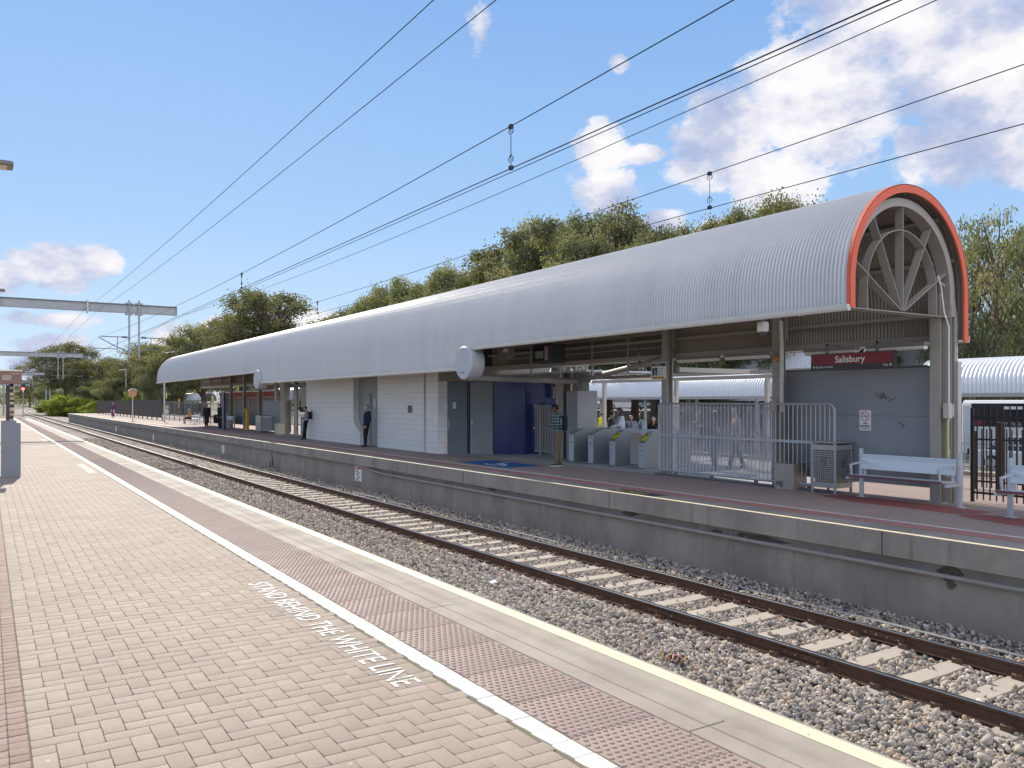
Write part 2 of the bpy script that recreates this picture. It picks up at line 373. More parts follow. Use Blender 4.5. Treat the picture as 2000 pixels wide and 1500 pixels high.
yl = paintmat('edge_yellow_paint', (.74,.65,.47), .33, 7)
m = MB(); m.box(11.79, 11.85, -13.9, 145.9, -.01, .009); struct(m.build('far_white_line', wlw))
m = MB(); m.box(10.792, 10.885, -13.9, 145.9, -.004, .004); struct(m.build('far_edge_line', yl))
# paving seen under the canopy: concrete apron along the gates
m = MB(); m.prism([(14.1,24.4),(13.95,22.5),(14.35,16.2),(14.45,11.9),(20.8,11.9),(20.8,26.5),(13.6,25.8)], 'z', .0, .009)
struct(m.build('gate_apron', concrete))
redpave = pbr('red_patch', (.30,.07,.06), .85, 0, .6, 3, (.2,.11,.1))
for k,(yy,xx) in enumerate(((8.75,13.95),(5.75,13.4))):
    m = MB(); m.prism([(xx-.55,yy-1.5),(xx+.2,yy-1.6),(xx+.35,yy),(xx+.3,yy+1.4),(xx-.2,yy+1.5),(xx-.5,yy+.6)], 'z', 0, .007)
    struct(m.build('red_paving_patch', redpave))
# blue boarding point marking on the paving, white wheelchair figure worn
bpaint = paintmat('blue_paint', (.02,.12,.34), .36, 6)
m = MB(); m.prism([(12.15,19.3),(13.45,19.3),(13.45,22.1),(12.15,22.1)], 'z', .0, .009)
struct(m.build('blue_boarding_patch', bpaint))
m = MB()
for k in range(20):
    a0, a1 = 2*math.pi*k/20*.8+2, 2*math.pi*(k+1)/20*.8+2
    m.bar((12.65+.26*math.cos(a0),20.6+.36*math.sin(a0),.011),(12.65+.26*math.cos(a1),20.6+.36*math.sin(a1),.011),.07,.006)
m.bar((12.75,20.6,.011),(13.15,20.9,.011),.08,.006); m.bar((12.75,20.6,.011),(12.7,20.1,.011),.08,.006); m.bar((12.7,20.1,.011),(12.4,19.85,.011),.08,.006)
m.ball((13.3,20.95,.006),(.08,.08,.01))
struct(m.build('wheelchair_marking', wlw))
# worn writing on the far edge, yellow letters in a dark block
m = MB(); m.box(10.95, 11.33, 11.95, 13.35, 0, .004); struct(m.build('dark_edge_block', paintmat('black_block_paint', (.05,.05,.055), .36, 6)))
text('MIND THE GAP', .22, (11.02, 13.28, .006), (0,-1,0), (1,0,0), paintmat('yellow_letter_paint', (.55,.45,.12), .42, 12), name='edge_lettering', xs=.62, ext=.001)['kind'] = 'structure'
text('STAND BEHIND THE WHITE LINE', .17, (11.93, 19.9, .006), (0,-1,0), (1,0,0), wlw, name='worn_lettering', xs=1.35, ext=.001)['kind'] = 'structure'

# --- near platform
m = MB(); m.prism([(3.955,-.0),(3.955,-.32),(3.75,-.34),(3.75,-1.55),(-12,-1.55),(-12,-.016),(3.3,-.016),(3.3,-.06),(3.6,-.06),(3.6,0)], 'y', -8, 107)
jointm = pbr('sand_joint', (.17,.14,.105), .95, 0, .5, 2.0, (.13,.13,.06), detail=8)
struct(m.build('near_platform', [concedge]))
m = MB(); m.box(-11.9, 3.29, -7.9, 106.9, -.03, -.008); struct(m.build('paving_bed', jointm))
m = MB()
joints = [-8,-2.9,.06,3.33,6.58,9.83]+[9.83+3.25*k for k in range(1,30)]
for a, b_ in zip(joints[:-1], joints[1:]):
    m.box(3.32, 3.468, a+.004, b_-.004, -.05, .0); m.box(3.474, 3.945, a+.005, b_-.005, -.05, .0005)
struct(m.build('platform_edging', concedge, bevel=.004))
m = MB(); m.box(3.80, 3.925, -8, 106.9, -.002, .0045); struct(m.build('near_edge_line', yl))
# herringbone pavers, each its own bevelled block in one paved surface
pavtint = [(0,(.275,.215,.172)),(.3,(.335,.268,.218)),(.7,(.36,.288,.235)),(1,(.40,.325,.27))]
pavm = pbr('clay_paver', (.4,.3,.25), .82, 0, .35, 30, (.30,.23,.18), .35, 140, tint=pavtint, detail=4)
t = pavm.node_tree; b = t.nodes['Principled BSDF']; src = b.inputs['Base Color'].links[0].from_socket
g = N(t, 'ShaderNodeNewGeometry').outputs['Position']
gr = N(t, 'ShaderNodeTexNoise'); gr.inputs['Scale'].default_value = 170; gr.inputs['Detail'].default_value = 2; t.links.new(g, gr.inputs[0])
c1 = mixc(t, ramp(t, gr.outputs[0], [(.60,(0,0,0)),(.70,(.55,.55,.55))]), src, (.60,.53,.46))
c1 = mixc(t, ramp(t, gr.outputs[0], [(.28,(.6,.6,.6)),(.38,(0,0,0))]), c1, (.20,.155,.12))
st1 = N(t, 'ShaderNodeTexNoise'); st1.inputs['Scale'].default_value = .9; st1.inputs['Detail'].default_value = 9; st1.inputs['Roughness'].default_value = .65; t.links.new(g, st1.inputs[0])
c1 = mixc(t, ramp(t, st1.outputs[0], [(.40,(.0,.0,.0)),(.62,(.45,.45,.45))]), c1, (.25,.20,.16))
vo = N(t, 'ShaderNodeTexVoronoi'); vo.inputs['Scale'].default_value = 3.2; t.links.new(swz(t, g, (0,1,None)), vo.inputs[0])
c1 = mixc(t, ramp(t, vo.outputs['Distance'], [(.035,(.6,.6,.6)),(.055,(0,0,0))]), c1, (.52,.49,.46))
vo = N(t, 'ShaderNodeTexVoronoi'); vo.inputs['Scale'].default_value = 2.1; t.links.new(swz(t, g, (1,0,None)), vo.inputs[0])
c1 = mixc(t, ramp(t, vo.outputs['Distance'], [(.03,(.6,.6,.6)),(.05,(0,0,0))]), c1, (.13,.11,.10))
t.links.new(c1, b.inputs['Base Color'])
def paver_block_arrays(rects, jz, tint, x_lo=None, x_hi=None):
    rc = np.array(rects); x0,x1,y0,y1 = rc.T
    g_ = .0026; e = .003
    x0 = x0+g_; x1 = x1-g_; y0 = y0+g_; y1 = y1-g_
    top = jz; V = []
    sx0 = np.minimum(x0+e, (x0+x1)/2); sx1 = np.maximum(x1-e,(x0+x1)/2); sy0 = np.minimum(y0+e,(y0+y1)/2); sy1 = np.maximum(y1-e,(y0+y1)/2)
    for (X0,X1,Y0,Y1,Z) in ((x0,x1,y0,y1,np.full_like(top,-.02)),(x0,x1,y0,y1,top-.001),(sx0,sx1,sy0,sy1,top)):
        V += [np.stack([X0,Y0,Z],1),np.stack([X1,Y0,Z],1),np.stack([X1,Y1,Z],1),np.stack([X0,Y1,Z],1)]
    V = np.stack(V,1).reshape(-1,3); nb = len(rc)
    f = np.array([[8,9,10,11],[4,5,9,8],[5,6,10,9],[6,7,11,10],[7,4,8,11],[0,1,5,4],[1,2,6,5],[2,3,7,6],[3,0,4,7]])
    F = (np.arange(nb)[:,None,None]*12+f[None]).reshape(-1,4)
    return V, F, np.repeat(tint, 9)
rg = np.random.default_rng(3)
w_ = .1165; X0, X1, Y0, Y1 = .2, 2.555, -1.0, 60
rects = []
for j in range(int((Y1-Y0)/w_)):
    for i in range(-2, int((X1-X0)/w_)+2):
        d = (i-j) % 4
        if d == 0: r = (i, i+2, j, j+1)
        elif d == 3: r = (i, i+1, j, j+2)
        else: continue
        a = (max(X0, X0+r[0]*w_), min(X1, X0+r[1]*w_), max(Y0, Y0+r[2]*w_), min(Y1, Y0+r[3]*w_))
        if a[1]-a[0] > .03 and a[3]-a[2] > .03: rects.append(a)
rects = np.array(rects)
V_, F_, T_ = paver_block_arrays(rects, rg.normal(0, .0004, len(rects)), np.clip(rg.normal(.5,.2,len(rects)),0,1))
struct(linkmesh('platform_paving', numesh('platform_paving', V_, F4=F_, tint=T_), pavm))
rects = []; k = 0
for xx in np.arange(-1.5, .2, .2):
    for yy in np.arange(-1, 40, .1): rects.append((xx, min(xx+.2,.195), yy, yy+.1))
rects = np.array(rects)
V_, F_, T_ = paver_block_arrays(rects, rg.normal(0, .0009, len(rects)), np.clip(rg.normal(.3,.2,len(rects)),0,1))
redpav = pbr('red_clay_paver', (.3,.2,.17), .82, 0, .35, 30, (.22,.15,.12), .35, 140, tint=[(0,(.25,.16,.13)),(1,(.37,.28,.24))])
struct(linkmesh('side_paving', numesh('side_paving', V_, F4=F_, tint=T_), redpav))
farpave2 = tilemat('clay_paving_far', (.43,.35,.29), (.27,.22,.17), .23, .115, (1,0,None), .5, .85, .006, (.39,.31,.25), .2, .3)
m = MB(); m.box(-11.9, -1.5, -7.9, 106.9, -.008, 0.0); m.box(-1.5, .2, 40, 106.9, -.008, 0.0); m.box(.2, 2.56, 60, 106.9, -.008, 0.0); struct(m.build('outer_paving', farpave2))
# white line: a course of painted blocks
rects = []; yy = -1.0
while yy < 60: rects.append((2.565, 2.70, yy, yy+.2)); yy += .2
rects = np.array(rects)
V_, F_, T_ = paver_block_arrays(rects, rg.normal(.0005, .0009, len(rects)), np.clip(rg.normal(.5,.2,len(rects)),0,1))
wpav = pbr('white_painted_block', (.70,.67,.63), .6, 0, .5, 4, (.60,.57,.53), .3, 60, detail=10)
struct(linkmesh('white_line', numesh('white_line', V_, F4=F_, tint=T_), wpav))
m = MB(); m.box(2.565, 2.70, 60, 106.9, -.008, .0); struct(m.build('white_line_end', wl))
for yend in (8.44, 27.4, 46.5):
    t_ = text('STAND BEHIND THE WHITE LINE', .275, (2.232, yend, .0035), (0,-1,0), (1,0,0), wlw, name='platform_lettering', xs=.872, ext=.0004, font_bold=.001)
    t_['kind'] = 'structure'
# tactile plates with domes
tct = [(0,(.29,.21,.18)),(1,(.375,.27,.235))]
tacm = pbr('tactile_clay', (.33,.2,.17), .75, 0, .5, 3, (.28,.215,.185), .2, 100, tint=tct, detail=8)
Vs = []; Fs = []; Ts = []; off = 0
def addarr(V, F, T):
    global off
    Vs.append(V); Fs.append(F+off); Ts.append(T); off += len(V)
rects = []; yy = -1.2
while yy < 106: rects.append((2.715, 3.315, yy, yy+.6)); yy += .603
rects = np.array(rects); addarr(*paver_block_arrays(rects, np.full(len(rects), -.003), rg.uniform(.25,.42,len(rects))))
dx, dy = np.meshgrid(2.745+.05*np.arange(12), -1.1+.05*np.arange(int(31/.05))); dx = dx+0.0
gx = dx.ravel(); gy = dy.ravel()
gx = gx + np.where((np.arange(len(gx))//12) % 2, .012, -.012)
ok = gx < 3.30; gx = gx[ok]; gy = gy[ok]; nd = len(gx)
ang = np.arange(8)*2*np.pi/8
ring = []
for r_, z_ in ((.0175,-.004),(.0150,.0015),(.0085,.0028)):
    ring.append(np.stack([gx[:,None]+r_*np.cos(ang)[None], gy[:,None]+r_*np.sin(ang)[None], np.full((nd,8), z_)],2))
V_ = np.concatenate(ring,1).reshape(-1,3)
f = [[k,(k+1)%8,8+(k+1)%8,8+k] for k in range(8)]+[[8+k,8+(k+1)%8,16+(k+1)%8,16+k] for k in range(8)]+[[16,17,18,19],[16,19,20,23],[20,21,22,23]]
f = np.array(f); addarr(V_, (np.arange(nd)[:,None,None]*24+f[None]).reshape(-1,4), np.repeat(rg.uniform(.4,.75,nd),len(f)))
gx, gy = np.meshgrid(2.745+.05*np.arange(12), 30+.05*np.arange(int(76/.05))); gx = gx.ravel(); gy = gy.ravel(); gx = gx+np.where((np.arange(len(gx))//12) % 2, .012, -.012); ok = gx < 3.30; gx = gx[ok]; gy = gy[ok]; nd = len(gx)
ang = np.arange(4)*np.pi/2+.4; ring = [np.stack([gx[:,None]+r_*np.cos(ang)[None], gy[:,None]+r_*np.sin(ang)[None], np.full((nd,4), z_)],2) for r_, z_ in ((.0195,-.004),(.014,.0028))]
V_ = np.concatenate(ring,1).reshape(-1,3); f = np.array([[k,(k+1)%4,4+(k+1)%4,4+k] for k in range(4)]+[[4,5,6,7]]); addarr(V_, (np.arange(nd)[:,None,None]*8+f[None]).reshape(-1,4), np.repeat(rg.uniform(.4,.75,nd),len(f)))
struct(linkmesh('tactile_strip', numesh('tactile_strip', np.concatenate(Vs), F4=np.concatenate(Fs), tint=np.concatenate(Ts)), tacm))
# cover strip across the platform
m = MB(); m.box(-8, 3.93, 41.2, 41.75, -.0, .012); struct(m.build('expansion_cover', pbr('dark_joint', (.12,.11,.10), .8)))

# --- ballast
bm_ = bpy.data.materials.new('ballast_bed'); bm_.use_nodes = True; t = bm_.node_tree; b = t.nodes['Principled BSDF']; b.inputs['Roughness'].default_value = .9
g = N(t, 'ShaderNodeNewGeometry').outputs['Position']
vo = N(t, 'ShaderNodeTexVoronoi'); vo.inputs['Scale'].default_value = 15; t.links.new(g, vo.inputs[0])
cr = N(t, 'ShaderNodeSeparateColor'); t.links.new(vo.outputs['Color'], cr.inputs[0])
stones = [(0,(.12,.115,.11)),(.25,(.26,.24,.22)),(.5,(.41,.365,.315)),(.72,(.52,.44,.355)),(.88,(.40,.27,.175)),(1,(.66,.60,.53))]
t.links.new(mixc(t, ramp(t, vo.outputs['Distance'], [(0.3,(0,0,0)),(.8,(1,1,1))]), ramp(t, cr.outputs[0], stones), (.05,.045,.04)), b.inputs['Base Color'])
bp = N(t, 'ShaderNodeBump'); bp.invert = True; bp.inputs['Strength'].default_value = 1; bp.inputs['Distance'].default_value = .03; t.links.new(vo.outputs['Distance'], bp.inputs['Height']); t.links.new(bp.outputs[0], b.inputs['Normal'])
def curve_x(y):      # sideways shift of the line beyond the platforms
    return 0 if y < 215 else .00022*(y-215)**2
def blz(x):          # ballast level across the bed
    return np.interp(x, [3.7,6.5,7.9,8.6,9.3,10.0,10.5,10.95], [-1.40,-1.37,-1.385,-1.415,-1.415,-1.415,-1.34,-1.19])
xs_ = [3.7,6.5,7.9,8.6,9.3,10.0,10.5,10.95]; xo = [3.7,1.5,0,0,0,0,2.4,4]
ys = list(np.arange(-8,150,6.0))+list(np.arange(150,900,12.0))
vs = []
for y in ys:
    for k, x in enumerate(xs_):
        ex = 0
        if y > 140: ex = (-1.6 if k == 0 else (3.0 if k == 7 else 0))
        vs.append((x+curve_x(y)+ex, y, float(blz(x)) + (-.25 if (y > 150 and k in (0,7)) else 0)))
n = len(xs_)
mm = MB(); mm.add(vs, [(j*n+i, j*n+i+1, (j+1)*n+i+1, (j+1)*n+i) for j in range(len(ys)-1) for i in range(n-1)])
o = mm.build('ballast_bed', bm_, fixn=False); struct(o)
# loose stones
def stones_mesh(name, zones, seed):
    rg = np.random.default_rng(seed)
    phi = (1+5**.5)/2
    ico = np.array([(-1,phi,0),(1,phi,0),(-1,-phi,0),(1,-phi,0),(0,-1,phi),(0,1,phi),(0,-1,-phi),(0,1,-phi),(phi,0,-1),(phi,0,1),(-phi,0,-1),(-phi,0,1)])/math.sqrt(1+phi*phi)
    icf = np.array([(0,11,5),(0,5,1),(0,1,7),(0,7,10),(0,10,11),(1,5,9),(5,11,4),(11,10,2),(10,7,6),(7,1,8),(3,9,4),(3,4,2),(3,2,6),(3,6,8),(3,8,9),(4,9,5),(2,4,11),(6,2,10),(8,6,7),(9,8,1)])
    oc = np.array([(1,0,.1),(-1,0,-.1),(0,1,0),(0,-1,.1),(0,.1,1),(.1,0,-1)],float)
    ocf = np.array([(0,2,4),(2,1,4),(1,3,4),(3,0,4),(2,0,5),(1,2,5),(3,1,5),(0,3,5)])
    Vs=[];Fs=[];Ts=[];off=0
    for (x0,x1,y0,y1,dn,sz,hi) in zones:
        cnt = int((x1-x0)*(y1-y0)*dn)
        if cnt < 1: continue
        px = rg.uniform(x0,x1,cnt); py = rg.uniform(y0,y1,cnt)
        bv, bf = (ico, icf) if hi else (oc, ocf)
        s = sz*np.exp(rg.normal(0,.28,cnt))*.5
        sc = s[:,None]*np.stack([rg.uniform(.8,1.35,cnt), rg.uniform(.65,1.0,cnt), rg.uniform(.45,.85,cnt)],1)
        v = bv[None]*rg.uniform(.62,1.22,(cnt,len(bv),1))*sc[:,None,:]
        # random rotation
        q = rg.normal(size=(cnt,4)); q[:,1:3] *= .55; q /= np.linalg.norm(q,axis=1)[:,None]
        w,x,y,z = q.T
        Rm = np.stack([1-2*(y*y+z*z),2*(x*y-z*w),2*(x*z+y*w),2*(x*y+z*w),1-2*(x*x+z*z),2*(y*z-x*w),2*(x*z-y*w),2*(y*z+x*w),1-2*(x*x+y*y)],1).reshape(-1,3,3)
        v = np.einsum('nij,nkj->nki', Rm, v)
        pz = blz(px)+s*.3+rg.uniform(-.012,.022,cnt)
        onsl = (np.abs((py+.1)/.7-np.round((py+.1)/.7)) < .2) & (px > 8.22) & (px < 10.38)
        keep = ~onsl | (rg.uniform(size=cnt) < .02)
        onr = (np.abs(px-8.46) < .09) | (np.abs(px-10.12) < .09)
        keep &= ~onr
        pz = pz+np.where(((px < 8.22)|(px > 10.38)) & (px > 7.9) & (px < 10.7), .022, 0)
        pz = np.where(onsl, RT-.165+s*.25, pz)
        v[:,:,0] += px[:,None]; v[:,:,1] += py[:,None]; v[:,:,2] += pz[:,None]
        v = v[keep]; c2 = len(v)
        Vs.append(v.reshape(-1,3)); Fs.append((np.arange(c2)[:,None,None]*len(bv)+bf[None]).reshape(-1,3)+off)
        kx = px[keep]; nr = np.minimum(abs(kx-8.46), abs(kx-10.12)) < .30; tt = np.clip(rg.normal(.47,.28,c2),0,1); tt = np.where(nr & (rg.uniform(size=c2) < .45), rg.uniform(.80,.93,c2), tt); Ts.append(np.repeat(tt,len(bf))); off += c2*len(bv)
    return numesh(name, np.concatenate(Vs), F3=np.concatenate(Fs), tint=np.concatenate(Ts))
stonem = pbr('ballast_stone', (.3,.27,.24), .85, 0, .25, 60, (.14,.12,.10), 0, tint=stones)
zones = [(6.5,10.93,1.5,9,620,.064,True),(6.3,10.93,9,17,560,.064,True),(6.1,10.93,17,28,440,.068,False),(6.1,10.93,28,45,300,.07,False),(6.1,10.93,45,80,130,.095,False),(4.0,6.4,1,30,250,.055,False)]
o = linkmesh('ballast', stones_mesh('ballast', zones, 5), stonem)
setp(o, 'grey and tan crushed ballast stones around the rails and sleepers', 'ballast', kind='stuff')

# --- railway track: rails as parts, 100 nearest sleepers as parts, the rest one part
track = thing('railway_track', 'single railway track with rusty brown rails on pale concrete sleepers between the platforms', 'railway track', (9.29, 0, -1.55))
ys = [-7]+list(np.arange(0,216,24.0))+list(np.arange(220,900,8.0))
def railprof(x):
    return [(x-.065,RT-.17),(x+.065,RT-.17),(x+.065,RT-.158),(x+.012,RT-.14),(x+.009,RT-.048),(x+.035,RT-.036),(x+.035,RT-.008),(x+.028,RT),(x-.028,RT),(x-.035,RT-.008),(x-.035,RT-.036),(x-.009,RT-.048),(x-.012,RT-.14),(x-.065,RT-.158)]
for xr in (8.46, 10.12):
    m = MB(); pr = railprof(xr); n = len(pr)
    m.add([(px+curve_x(y), y, pz) for y in ys for px,pz in pr], [])
    for j in range(len(ys)-1):
        for i in range(n):
            m.m = 1 if i in (6,7,8) else 0
            m.add([], []); m.F.append((j*n+i, j*n+(i+1)%n, (j+1)*n+(i+1)%n, (j+1)*n+i)); m.I.append(m.m)
    m.m = 0
    # fish plates with bolts
    for yj in (6.55, 9.05, 21, 33):
        m.m = 0; m.box(xr-.03, xr-.012, yj-.32, yj+.32, RT-.13, RT-.055)
        m.m = 1
        for k in range(4): m.lathe([(.013,0),(.013,.016)], (xr-.046, yj-.24+.16*k, RT-.092), 'x', 6)
    m.build('rail', [rustm, railtop], track, fixn=True)
def sleeper_mb(m, x, y):
    h = RT-.172
    m.m = 0
    m.prism([(x-1.32,h-.2),(x-1.32,h-.03),(x-1.25,h+.005),(x-.55,h+.005),(x-.35,h-.004),(x+.35,h-.004),(x+.55,h+.005),(x+1.25,h+.005),(x+1.32,h-.03),(x+1.32,h-.2)], 'y', y-.125, y+.125)
    m.m = 1
    for xr in (x-.83, x+.83):
        for s in (-1,1):
            m.box(xr+s*.07, xr+s*.13, y-.06, y+.06, h+.003, h+.045)
            m.tube([(xr+s*.05,y-.04,h+.03),(xr+s*.12,y-.05,h+.06),(xr+s*.14,y,h+.062),(xr+s*.12,y+.05,h+.06),(xr+s*.05,y+.04,h+.03)], .012, 5)
sm = MB(); sleeper_mb(sm, 9.29, 0); me = sm.mesh('sleeper', Vector((9.29,0,-1.55)))
me.materials.append(sleeperm); me.materials.append(rustm)
k = 0; y = 1.3
while y < 71.0:
    o = bpy.data.objects.new('sleeper', me); C.objects.link(o); o.parent = track; o.location = (0, y, 0); y += .7
m = MB()
for yy in list(np.arange(y, 260, .7)): 
    h = RT-.172; m.box(9.29-1.3+curve_x(yy), 9.29+1.3+curve_x(yy), yy-.11, yy+.11, h-.1, h)
for yy in (-.8,-.1,.6): sleeper_mb(m, 9.29, yy)
o = m.build('sleepers_beyond', [sleeperm, rustm], track); o['kind'] = 'stuff'
# cable laid beside the far wall
m = MB()
pts = [Vector((10.62+.05*math.sin(y*.7)+.03*math.sin(y*1.9), y, float(blz(10.6))+.06+.01*math.sin(y*1.3))) for y in np.arange(1,70,.7)]
m.tube(pts, .018, 6)
setp(m.build('trackside_cable', pbr('cable_grey', (.36,.34,.33), .7), smooth=True), 'thin grey cable lying on the ballast beside the far platform wall', 'cable')
# ================================================================== STATION BUILDING: barrel canopy, posts, tiled room
CX, CZ, CR = 13.30, 3.80, 1.73
YA, YB, YC, YD = 8.1, 20.3, 41.4, 70.8
st = thing('station_building', 'long barrel vaulted station canopy of corrugated steel with red end arch and white tiled room', 'station building', (13.3, 8.1, 0))
def shell(name, y0, y1, zl, zr, parent=st, per=None, cx=CX, cz=CZ, cr=CR, pitch=.076, amp=.019, mat=None, n=26, seg=6):
    prof = [(-1, z) for z in np.linspace(zl, cz, max(2,int((cz-zl)/.35)+1))[:-1]]
    P = []; Nn = []
    for _, z in prof: P.append((cx-cr, z)); Nn.append((-1,0))
    for k in range(n+1):
        a = math.pi - math.pi*k/n; P.append((cx+cr*math.cos(a), cz+cr*math.sin(a))); Nn.append((math.cos(a), math.sin(a)))
    for z in np.linspace(cz, zr, max(2,int((cz-zr)/.35)+1))[1:]: P.append((cx+cr, z)); Nn.append((1,0))
    P = np.array(P); Nn = np.array(Nn)
    q0 = math.floor(y0/(pitch/seg)); ys = np.arange(q0, int(y1/(pitch/seg))+1)*(pitch/seg); d = amp*(2*((1+np.cos(2*np.pi*ys/pitch))/2)**1.6-1)
    X = P[None,:,0]+Nn[None,:,0]*d[:,None]; Z = P[None,:,1]+Nn[None,:,1]*d[:,None]; Y = np.repeat(ys[:,None], len(P), 1)
    V = np.stack([X,Y,Z],2).reshape(-1,3); m_ = len(P); i = np.arange(len(ys)-1)[:,None]*m_+np.arange(m_-1)[None]
    F = np.stack([i, i+1, i+1+m_, i+m_],2).reshape(-1,4)
    off = wloc(parent); V -= np.array(off)
    me = numesh(name, V, F4=F); me.shade_smooth()
    return linkmesh(name, me, mat or roofm, parent)
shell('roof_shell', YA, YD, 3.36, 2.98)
ys = np.arange(math.floor(YB/.0127), math.floor(YC/.0127))*(.076/6); dd_ = .019*(2*((1+np.cos(2*np.pi*ys/.076))/2)**1.6-1)
V = np.concatenate([np.stack([CX-CR-dd_-.002, ys, np.full_like(ys, z)],1) for z in (2.80, 3.10, 3.40)]); V -= np.array(wloc(st)); nn_ = len(ys); i = np.arange(nn_-1)
F = np.concatenate([np.stack([i+k*nn_, i+(k+1)*nn_, i+1+(k+1)*nn_, i+1+k*nn_],1) for k in (0,1)])
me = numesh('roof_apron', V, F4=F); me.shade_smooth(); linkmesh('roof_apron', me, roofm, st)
# red end fascia
def arcpts(r, n=40, zl=3.36, zr=2.98, cx=CX, cz=CZ):
    return [(cx-r, zl)]+[(cx+r*math.cos(math.pi-math.pi*k/n), cz+r*math.sin(math.pi-math.pi*k/n)) for k in range(n+1)]+[(cx+r, zr)]
def band(m, r0, r1, y0, y1, zl, zr, n=40, cx=CX, cz=CZ):
    A, B = arcpts(r0,n,zl,zr,cx,cz), arcpts(r1,n,zl,zr,cx,cz); k = len(A)
    vs = [(x,y0,z) for x,z in A]+[(x,y0,z) for x,z in B]+[(x,y1,z) for x,z in A]+[(x,y1,z) for x,z in B]; fs = []
    for i in range(k-1): fs += [(i,i+1,k+i+1,k+i),(2*k+i,3*k+i,3*k+i+1,2*k+i+1),(i,2*k+i,2*k+i+1,i+1),(k+i,k+i+1,3*k+i+1,3*k+i)]
    fs += [(0,k,3*k,2*k),(k-1,3*k-1,4*k-1,2*k-1)]
    m.add(vs, fs)
m = MB(); band(m, CR-.125, CR+.012, YA-.045, YA-.012, 3.36, 2.93); band(m, CR+.002, CR+.016, YA-.045, YA+.02, 3.36, 2.93)
m.build('end_fascia', red, st, smooth=False)
m = MB(); band(m, CR-.125, CR+.012, YD+.012, YD+.05, 3.36, 2.93); m.build('end_fascia', red, st)
# gutters: half-round box along the eaves with brackets
for (a, b, z) in ((YA-.02, YB, 3.36), (YB, YC, 2.80), (YC, YD, 3.36)):
    m = MB(); x = CX-CR
    m.prism([(x-.075,z+.045),(x-.082,z+.05),(x-.085,z-.02),(x-.07,z-.055),(x-.01,z-.06),(x+.01,z-.05),(x+.01,z-.04),(x-.01,z-.05),(x-.063,z-.045),(x-.075,z-.015)], 'y', a, b)
    y = a+.9
    while y < b-.3: m.box(x-.09, x+.012, y-.012, y+.012, z-.066, z+.052); y += 1.8
    m.prism([(x-.08,z+.045),(x-.08,z-.03),(x-.06,z-.055),(x,z-.06),(x+.01,z+.04)], 'y', a-.02, a-.002)
    m.build('gutter', guttm, st)
m = MB(); x = CX+CR; m.prism([(x-.02,2.93),(x+.12,2.93),(x+.14,3.05),(x+.125,3.05),(x+.1,2.95),(x+.0,2.95)], 'y', YA, YD); m.build('gutter', guttm, st)
# round drums that stop the lowered eave
for yy, k in ((YB-.02, 0), (YC+.02, 1)):
    m = MB(); m.m = 0; m.lathe([(.44,11.36),(.475,11.39),(.475,11.80),(.44,11.8)], (0,yy,2.95), 'x', 40); m.m = 1
    m.box(11.352, 11.358, yy-.10, yy+.06, 2.66, 2.69); m.box(11.352,11.358, yy+.10, yy+.16, 2.665, 2.69)
    m.build('eave_drum', [pbr('drum_paint%d'%k, (.46,.48,.52), .45, .1, .2, 2, (.40,.42,.47)), steeldark], st, smooth=True)
# posts, ribs and purlins
def hsec(m, x, y, z0, z1, w=.2, d=.2, t=.014):
    m.box(x-w/2, x-w/2+t, y-d/2, y+d/2, z0, z1); m.box(x+w/2-t, x+w/2, y-d/2, y+d/2, z0, z1); m.box(x-w/2+t, x+w/2-t, y-t/2, y+t/2, z0, z1)
posts = [8.38, 11.95, 15.45, 45.2, 48.9, 52.4, 56.0, 59.6]
for k, y in enumerate(posts):
    m = MB(); hsec(m, 14.62, y, 0, CZ); m.box(14.5, 14.74, y-.14, y+.14, .004, .03)
    m.build('post', steelgrey, st)
for y in posts+[24.9,29,33,37,41,63.2,66.9,70.2]:
    m = MB(); r0, r1 = 1.44, 1.58
    zl = 3.40 if y > 9 else 3.40
    if y > 9: band(m, r0, r1, y-.04, y+.04, zl, 3.2, 24)
    m.build('roof_rib', steelgrey, st) if y > 9 else None
for x, z, h in ((14.93,3.46,.07),(14.93,3.02,.13),(11.66,3.46,.07)):
    m = MB(); m.box(x-.035, x+.035, YA+.1, YD, z-h/2, z+h/2); m.build('purlin', steelgrey, st)
for a in (160, 128, 90, 52, 22):
    x, z = CX+1.655*math.cos(R(a)), CZ+1.655*math.sin(R(a)); m = MB(); m.obox((x,(YA+YD)/2+.05,z),(0,(YD-YA)/2-.05,0),(.03*math.cos(R(a)),0,.03*math.sin(R(a))),(-.035*math.sin(R(a)),0,.035*math.cos(R(a)))); m.build('purlin', steelgrey, st)
# end arch frame: deep plates, spokes from the hub on the tie
def ringseg(m, r, t, y0, y1, zb, n=36, cx=13.28, cz=CZ-.02): band(m, r, r+t, y0, y1, zb, zb, n, cx, cz)
m = MB(); ringseg(m, 1.42, .14, 8.20, 8.22, 3.39); ringseg(m, 1.42, .012, 8.22, 8.42, 3.39); ringseg(m, 1.55, .012, 8.22, 8.42, 3.39); m.build('arch_frame', steelgrey, st)
m = MB(); ringseg(m, 1.01, .012, 8.22, 8.38, 3.39, 30); 
m.build('arch_frame', steelgrey, st)
for a in (30, 61, 90, 118, 150):
    ca, sa = math.cos(R(a)), math.sin(R(a))
    # length to the outer ring
    r = 1.45
    for _ in range(20):
        px, pz = r*ca, 3.39+r*sa; cz = CZ-.02
        dd = math.hypot(px, max(0,pz-cz)) if pz > cz else abs(px)
        r += (1.42-dd)*.6
    m = MB(); m.obox((13.28+ca*(r/2+.02), 8.30, 3.39+sa*(r/2+.02)), (ca*(r/2-.02),0,sa*(r/2-.02)), (0,.075,0), (-sa*.006,0,ca*.006)); m.build('arch_spoke', steelgrey, st)
m = MB(); m.box(11.62, 14.72, 8.22, 8.46, 3.375, 3.388); m.build('arch_tie', steelgrey, st)
